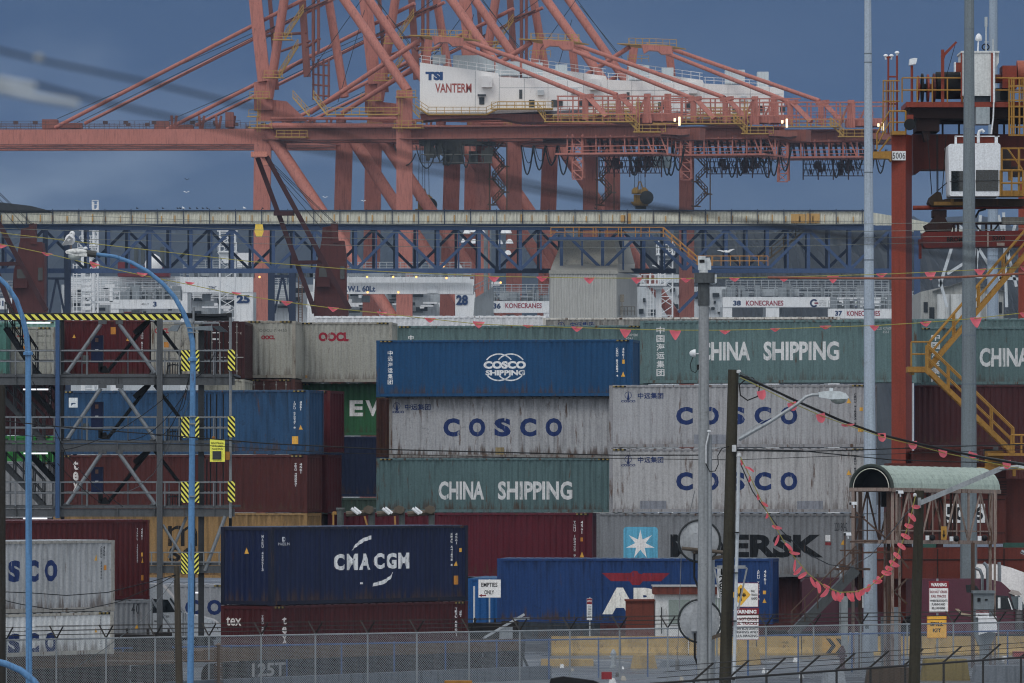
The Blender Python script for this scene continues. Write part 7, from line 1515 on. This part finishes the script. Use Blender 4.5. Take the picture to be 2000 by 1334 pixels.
# ------------------------------------------------------------------ pennants and wires
FL = bpy.data.materials.new('pennant_red'); FL.use_nodes = True; t_ = FL.node_tree; bs = t_.nodes['Principled BSDF']; bs.inputs['Base Color'].default_value = (.95, .19, .24, 1); bs.inputs['Roughness'].default_value = .4
tr_ = t_.nodes.new('ShaderNodeBsdfTranslucent'); tr_.inputs[0].default_value = (.97, .24, .28, 1); mx = t_.nodes.new('ShaderNodeMixShader'); mx.inputs[0].default_value = .45; t_.links.new(bs.outputs[0], mx.inputs[1]); t_.links.new(tr_.outputs[0], mx.inputs[2]); t_.links.new(mx.outputs[0], t_.nodes['Material Output'].inputs[0])
ROPE = mat('#8f8a3c', .7, dirt=.1); CAB = mat('#1d1f21', .6, dirt=.1); CABL = mat('#5c6468', .6, dirt=.1)
prnd = random.Random(5)
def pennant(T, p, w, h, ang, curl, style):
    """small cloth pennant hung from the rope, a little curled; ang turns it from straight down"""
    b = MB(); n = 6; vs = []; ca, sa = math.cos(ang), math.sin(ang)
    for j in range(n + 1):
        t = j / n
        half = w / 2 * ((1 - t ** 1.35 * .9) if style == 'tri' else math.sqrt(max(.03, 1 - t ** 3)) if style == 'round' else (.3 + .7 * math.sin(math.pi * min(1, .12 + t * .75))) * (1 if t < .85 else .6))
        bend = ang + curl * t * (4 if style == 'leaf' else 1)
        for i in range(4):
            u = -1 + 2 * i / 3; x = u * half; z = -h * t
            vs.append(p + Vector((x * math.cos(bend) - z * math.sin(bend), .035 * math.sin(u * 2 + t * 3 + curl * 9) + .03 * t, z * math.cos(bend) + x * math.sin(bend))))
    fs = [(j * 4 + i, j * 4 + i + 1, (j + 1) * 4 + i + 1, (j + 1) * 4 + i) for j in range(n) for i in range(3)]
    b.add(vs, fs); return b.build('pennant', FL, T, smooth=True)
def string(label, rope, flags, d0, d1, group='strings of red pennants', r=.012, m=ROPE, style='tri'):
    """rope through photo points; flags (x, y, width px, height px, tilt deg)"""
    T = thing('pennant_string', label, 'pennants', P(rope[0][0], rope[0][1], d0), 0, group); xa, xb = rope[0][0], rope[-1][0]
    dd = lambda x: d0 + (d1 - d0) * (x - xa) / (xb - xa)
    pts = []
    for i in range(len(rope) - 1):
        for k_ in range(5): t = k_ / 5; x = rope[i][0] + (rope[i + 1][0] - rope[i][0]) * t; y = rope[i][1] + (rope[i + 1][1] - rope[i][1]) * t; pts.append(P(x, y, dd(x)))
    pts.append(P(*rope[-1], dd(xb))); b = MB(); b.path(pts, r, 5); b.build('rope', m, T)
    for f in flags:
        x, y, w, h, a = f; d = dd(x); pennant(T, P(x, y, d), w * d / F, h * d / F, R(a), prnd.uniform(-.12, .12), style)
    return T
string('long string of red pennants sagging across the middle from the left edge', [(-40, 468), (90, 495), (183, 517), (278, 538), (370, 556), (460, 575), (560, 590), (650, 602), (745, 612), (840, 623), (935, 633), (1030, 637), (1127, 640), (1222, 643), (1318, 645), (1415, 645), (1510, 643), (1610, 639), (1708, 636), (1808, 630), (1905, 622), (2000, 611), (2060, 603)],
       [(3, 476, 26, 9, -12), (92, 494, 22, 6, -10), (185, 513, 21, 11, -20), (278, 533, 22, 8, -6), (371, 551, 20, 6, -6), (462, 571, 20, 6, -8), (560, 588, 23, 9, -5), (651, 600, 22, 9, -5), (746, 609, 22, 7, -8), (840, 621, 22, 9, -3), (935, 628, 24, 13, -3), (1031, 635, 22, 5, -2), (1127, 638, 23, 10, -2), (1222, 643, 23, 17, 0), (1319, 645, 23, 19, 0), (1416, 645, 22, 8, 0), (1514, 641, 20, 7, 3), (1612, 636, 24, 7, 2), (1708, 635, 20, 11, 4), (1808, 628, 23, 10, 5), (1906, 620, 24, 20, 3), (1998, 610, 14, 10, 8)], 172, 158)
string('upper string of red pennants crossing the grey transfer house', [(-40, 450), (200, 478), (480, 510), (720, 529), (965, 540), (1152, 543), (1340, 544), (1530, 541), (1720, 536), (1910, 527), (2060, 517)],
       [(965, 540, 22, 11, 0), (1059, 540, 23, 10, 2), (1151, 542, 22, 12, 2), (1244, 542, 23, 12, 2), (1340, 543, 22, 9, 3), (1435, 542, 22, 8, 3), (1531, 541, 23, 9, 3), (1627, 539, 23, 14, 2), (1722, 534, 23, 8, 4), (1817, 531, 23, 16, 2), (1914, 525, 24, 13, 4), (2000, 520, 16, 10, 4)], 172, 158)
string('red pennants on the bundle of cables running down from the mossy wooden pole', [(1446, 737), (1487, 757), (1545, 786), (1601, 811), (1660, 832), (1722, 853), (1782, 868), (1841, 884), (1903, 897), (1967, 911), (2060, 926)],
       [(1486, 763, 17, 18, 12), (1546, 786, 18, 17, 14), (1602, 808, 18, 18, 14), (1656, 828, 26, 5, 2), (1722, 846, 16, 17, 4), (1782, 862, 17, 16, 6), (1841, 877, 17, 17, 4), (1901, 884, 18, 11, -20), (1966, 899, 17, 17, 4)], 149, 151, style='round')
loop = [(1446, 893), (1468, 938), (1490, 985), (1516, 1032), (1546, 1082), (1580, 1122), (1612, 1146), (1640, 1157), (1672, 1156), (1700, 1145), (1728, 1122), (1752, 1086), (1768, 1045), (1780, 1005), (1788, 968)]
fl = []
lp = [(1455, 912, 6, 22, 80), (1447, 898, 6, 12, 30), (1464, 930, 7, 13, 20), (1480, 965, 7, 13, 15), (1487, 980, 7, 18, 50), (1499, 1003, 7, 11, 10), (1508, 1027, 8, 22, 65), (1521, 1045, 7, 24, -12), (1533, 1061, 8, 23, 55), (1542, 1077, 8, 23, 60), (1553, 1093, 6, 26, -4), (1566, 1107, 9, 24, -35), (1576, 1118, 10, 22, -55), (1583, 1127, 8, 26, 18), (1594, 1136, 10, 26, 40), (1608, 1141, 9, 16, 35), (1617, 1149, 11, 24, -14), (1627, 1153, 10, 23, 2), (1637, 1156, 10, 22, -6), (1646, 1158, 11, 20, -4), (1655, 1157, 11, 24, 22), (1664, 1157, 10, 20, 6), (1672, 1154, 11, 22, 18), (1681, 1152, 10, 20, 4), (1688, 1149, 11, 18, -6), (1698, 1141, 11, 18, -4), (1705, 1134, 11, 20, 62), (1713, 1126, 10, 15, 40), (1722, 1116, 12, 22, 62), (1730, 1106, 12, 16, 40), (1738, 1094, 12, 24, 32), (1745, 1080, 11, 19, 58), (1753, 1062, 11, 21, 62), (1760, 1043, 11, 22, 62), (1767, 1024, 11, 19, 58), (1774, 1004, 11, 22, 66), (1781, 988, 10, 18, 68)]
for x, y, w, h, a in lp: fl.append((x, y, w * .82, h * .92, a))
string('hanging loop of small red pennants between the two mossy wooden poles', loop, fl, 149.6, 151.6, style='leaf')
def wire(label, pts, d0, d1, r=.014, m=CAB, drop=0.0, group=None):
    b = MB(); xa, xb = pts[0][0], pts[-1][0]; q = [P(x, y, d0 + (d1 - d0) * (x - xa) / (xb - xa)) for x, y in pts]
    if drop: q = sag(q[0], q[-1], drop, 18)
    b.path(q, r, 6); return single('overhead_wire', b, m, label, 'wire', group)
wire('thick black cable bundle carrying pennants down from the mossy wooden pole', [(1445, 733), (1500, 757), (1560, 785), (1640, 820), (1720, 849), (1800, 868), (1900, 890), (2000, 908), (2060, 918)], 149.4, 150.6, .03)
wire('pale cable beside the bundle carrying pennants', [(1445, 727), (1480, 745), (1540, 778), (1640, 822), (1740, 855), (1850, 880), (2000, 905), (2060, 915)], 149.6, 150.8, .012, CABL)
wire('black cable sagging from the left edge to the concrete pole', [(-30, 818), (120, 834), (300, 848), (520, 866), (760, 878), (1000, 884), (1200, 889), (1370, 889)], 160, 150, .016)
wire('thin black cable under the sagging one at the left', [(-30, 845), (200, 862), (420, 871), (640, 884), (980, 893), (1420, 898)], 161, 150, .009)
wire('black cable running right from the mossy wooden pole to the tall masts', [(1440, 880), (1560, 882), (1700, 878), (1860, 872), (2060, 866)], 150, 160, .014)
wire('black cable dipping right below the mossy pole, above the barrel roof', [(1440, 878), (1560, 880), (1640, 888), (1740, 898), (1860, 902), (2060, 906)], 150, 162, .014)
wire('thin black cable crossing the lower light grey container', [(1440, 898), (1600, 892), (1760, 886), (2060, 876)], 150, 162, .008)
wire('lower slack wire from the left edge to the leaning post', [(-20, 1155), (60, 1158), (130, 1163), (210, 1157), (280, 1140), (345, 1122)], 175, 186, .016)
wire('slacker wire looping below the other to the leaning post', [(-20, 1166), (40, 1180), (100, 1190), (160, 1191), (230, 1176), (300, 1146), (345, 1122)], 175, 186, .014)
wire('pale guy wire slanting from the leaning post to the ground', [(100, 1334), (200, 1270), (280, 1210), (345, 1126)], 180, 186, .01, CABL)
wire('thin black wire slanting across the rack from the left post', [(64, 745), (95, 810), (130, 890), (185, 950), (240, 990)], 180, 200, .013)
wire('pale chain hanging across the rack from the second blue lamp', [(371, 782), (352, 830), (325, 880), (300, 925), (272, 950), (240, 965)], 166, 200, .011, CABL)
for i, (ya, yb, yc) in enumerate(((415, 440, 432), (430, 455, 446), (445, 468, 458), (462, 482, 468))):
    wire(['topmost', 'second', 'third', 'lowest'][i] + ' of four thin pale wires crossing the blue conveyor truss', [(-30, ya), (500, yb - 6), (1000, yb + 3), (1500, yb), (2060, yc)], 175, 150, .007, mat('#6f7672', .6, dirt=.1), group='thin wires across the conveyor')
wire('brownish red cable crossing the right side above the lettered crane beams', [(1500, 542), (1600, 543), (1750, 544), (1880, 541), (2060, 531)], 150, 146, .03, mat('#8a5544', .6, dirt=.2))
wire('thin cable slanting behind the barrel roof to the landing', [(1660, 1108), (1700, 1085), (1740, 1040), (1790, 978)], 226, 152, .014, CABL)
wire('black cable drooping from the mossy pole to the gangway landing', [(1446, 905), (1470, 960), (1520, 1030), (1570, 1078), (1620, 1103), (1690, 1112)], 150, 225, .016)
# wires close to the camera, far out of focus
wire('upper blurred dark wire very close to the viewer at the upper left', [(-60, 84), (80, 118), (300, 163), (520, 216), (800, 305), (1100, 372), (1500, 440), (1800, 492), (2100, 540)], 13, 20, .0045, mat('#2a2f36', .6))
wire('lower blurred dark wire very close to the viewer at the upper left', [(-60, 148), (70, 165), (180, 195), (330, 228), (600, 290), (900, 345), (1200, 400), (1450, 430), (1750, 470), (2100, 500)], 12.5, 20, .0048, mat('#2a2f36', .6))
b = MB(); b.path([P(-40, 150, 12.4), P(66, 170, 12.5)], .0085, 8); b.path([P(-40, 166, 12.4), P(70, 190, 12.45), P(152, 204, 12.5)], .0085, 8); single('wire_guard', b, mat('#9ea6ac', .5, dirt=.1), 'blurred pale sleeve on the lower near wire', 'sleeve')
b = MB(); b.ball(P(76, 113, 13.2), .011, .01, .009, 10); single('wire_clamp', b, mat('#8d908c', .5, dirt=.1), 'blurred pale clamp on the upper near wire', 'clamp')

# small litter along the roadside and painted lines on the road
rnd = random.Random(31)
for i in range(26):
    d_ = 208 + rnd.random() * 30; x = 1000 + rnd.random() * 980; p = P(x, 940, d_); p.z = 0; w = .08 + rnd.random() * .22; b = MB()
    b.prism([p, p + Vector((w, .02, 0)), p + Vector((w * .8, .1, w * .5)), p + Vector((w * .2, .14, w * .6))], (0, .12, .05)); single('paper_scrap', b, mat(rnd.choice(('#8f8a80', '#3a3630', '#b5b8ba', '#5a4636')), .8, dirt=.3), 'scrap of litter lying on the wet road behind the fence', 'litter', 'scraps of litter on the road')
b = MB()
for i in range(9): x = 980 + i * 130; a = P(x, 940, 238 - i * .4); b.box(a.x, a.y, .004, a.x + 1.9, a.y + .14, .012)
tag(b.build('road_markings', mat('#a9adb0', .7, dirt=.7)), kind='structure')
# ------------------------------------------------------------------ the damp air over the yard
m = bpy.data.materials.new('haze'); m.use_nodes = True; t = m.node_tree; t.nodes.clear()
o_ = t.nodes.new('ShaderNodeOutputMaterial'); v_ = t.nodes.new('ShaderNodeVolumePrincipled'); v_.inputs['Color'].default_value = (.55, .74, .98, 1); v_.inputs['Density'].default_value = .00009; v_.inputs['Anisotropy'].default_value = .2
t.links.new(v_.outputs[0], o_.inputs['Volume'])
b = MB(); b.box(-4000, -400, -1.5, 4000, 3600, 420); tag(b.build('haze', m), kind='stuff')
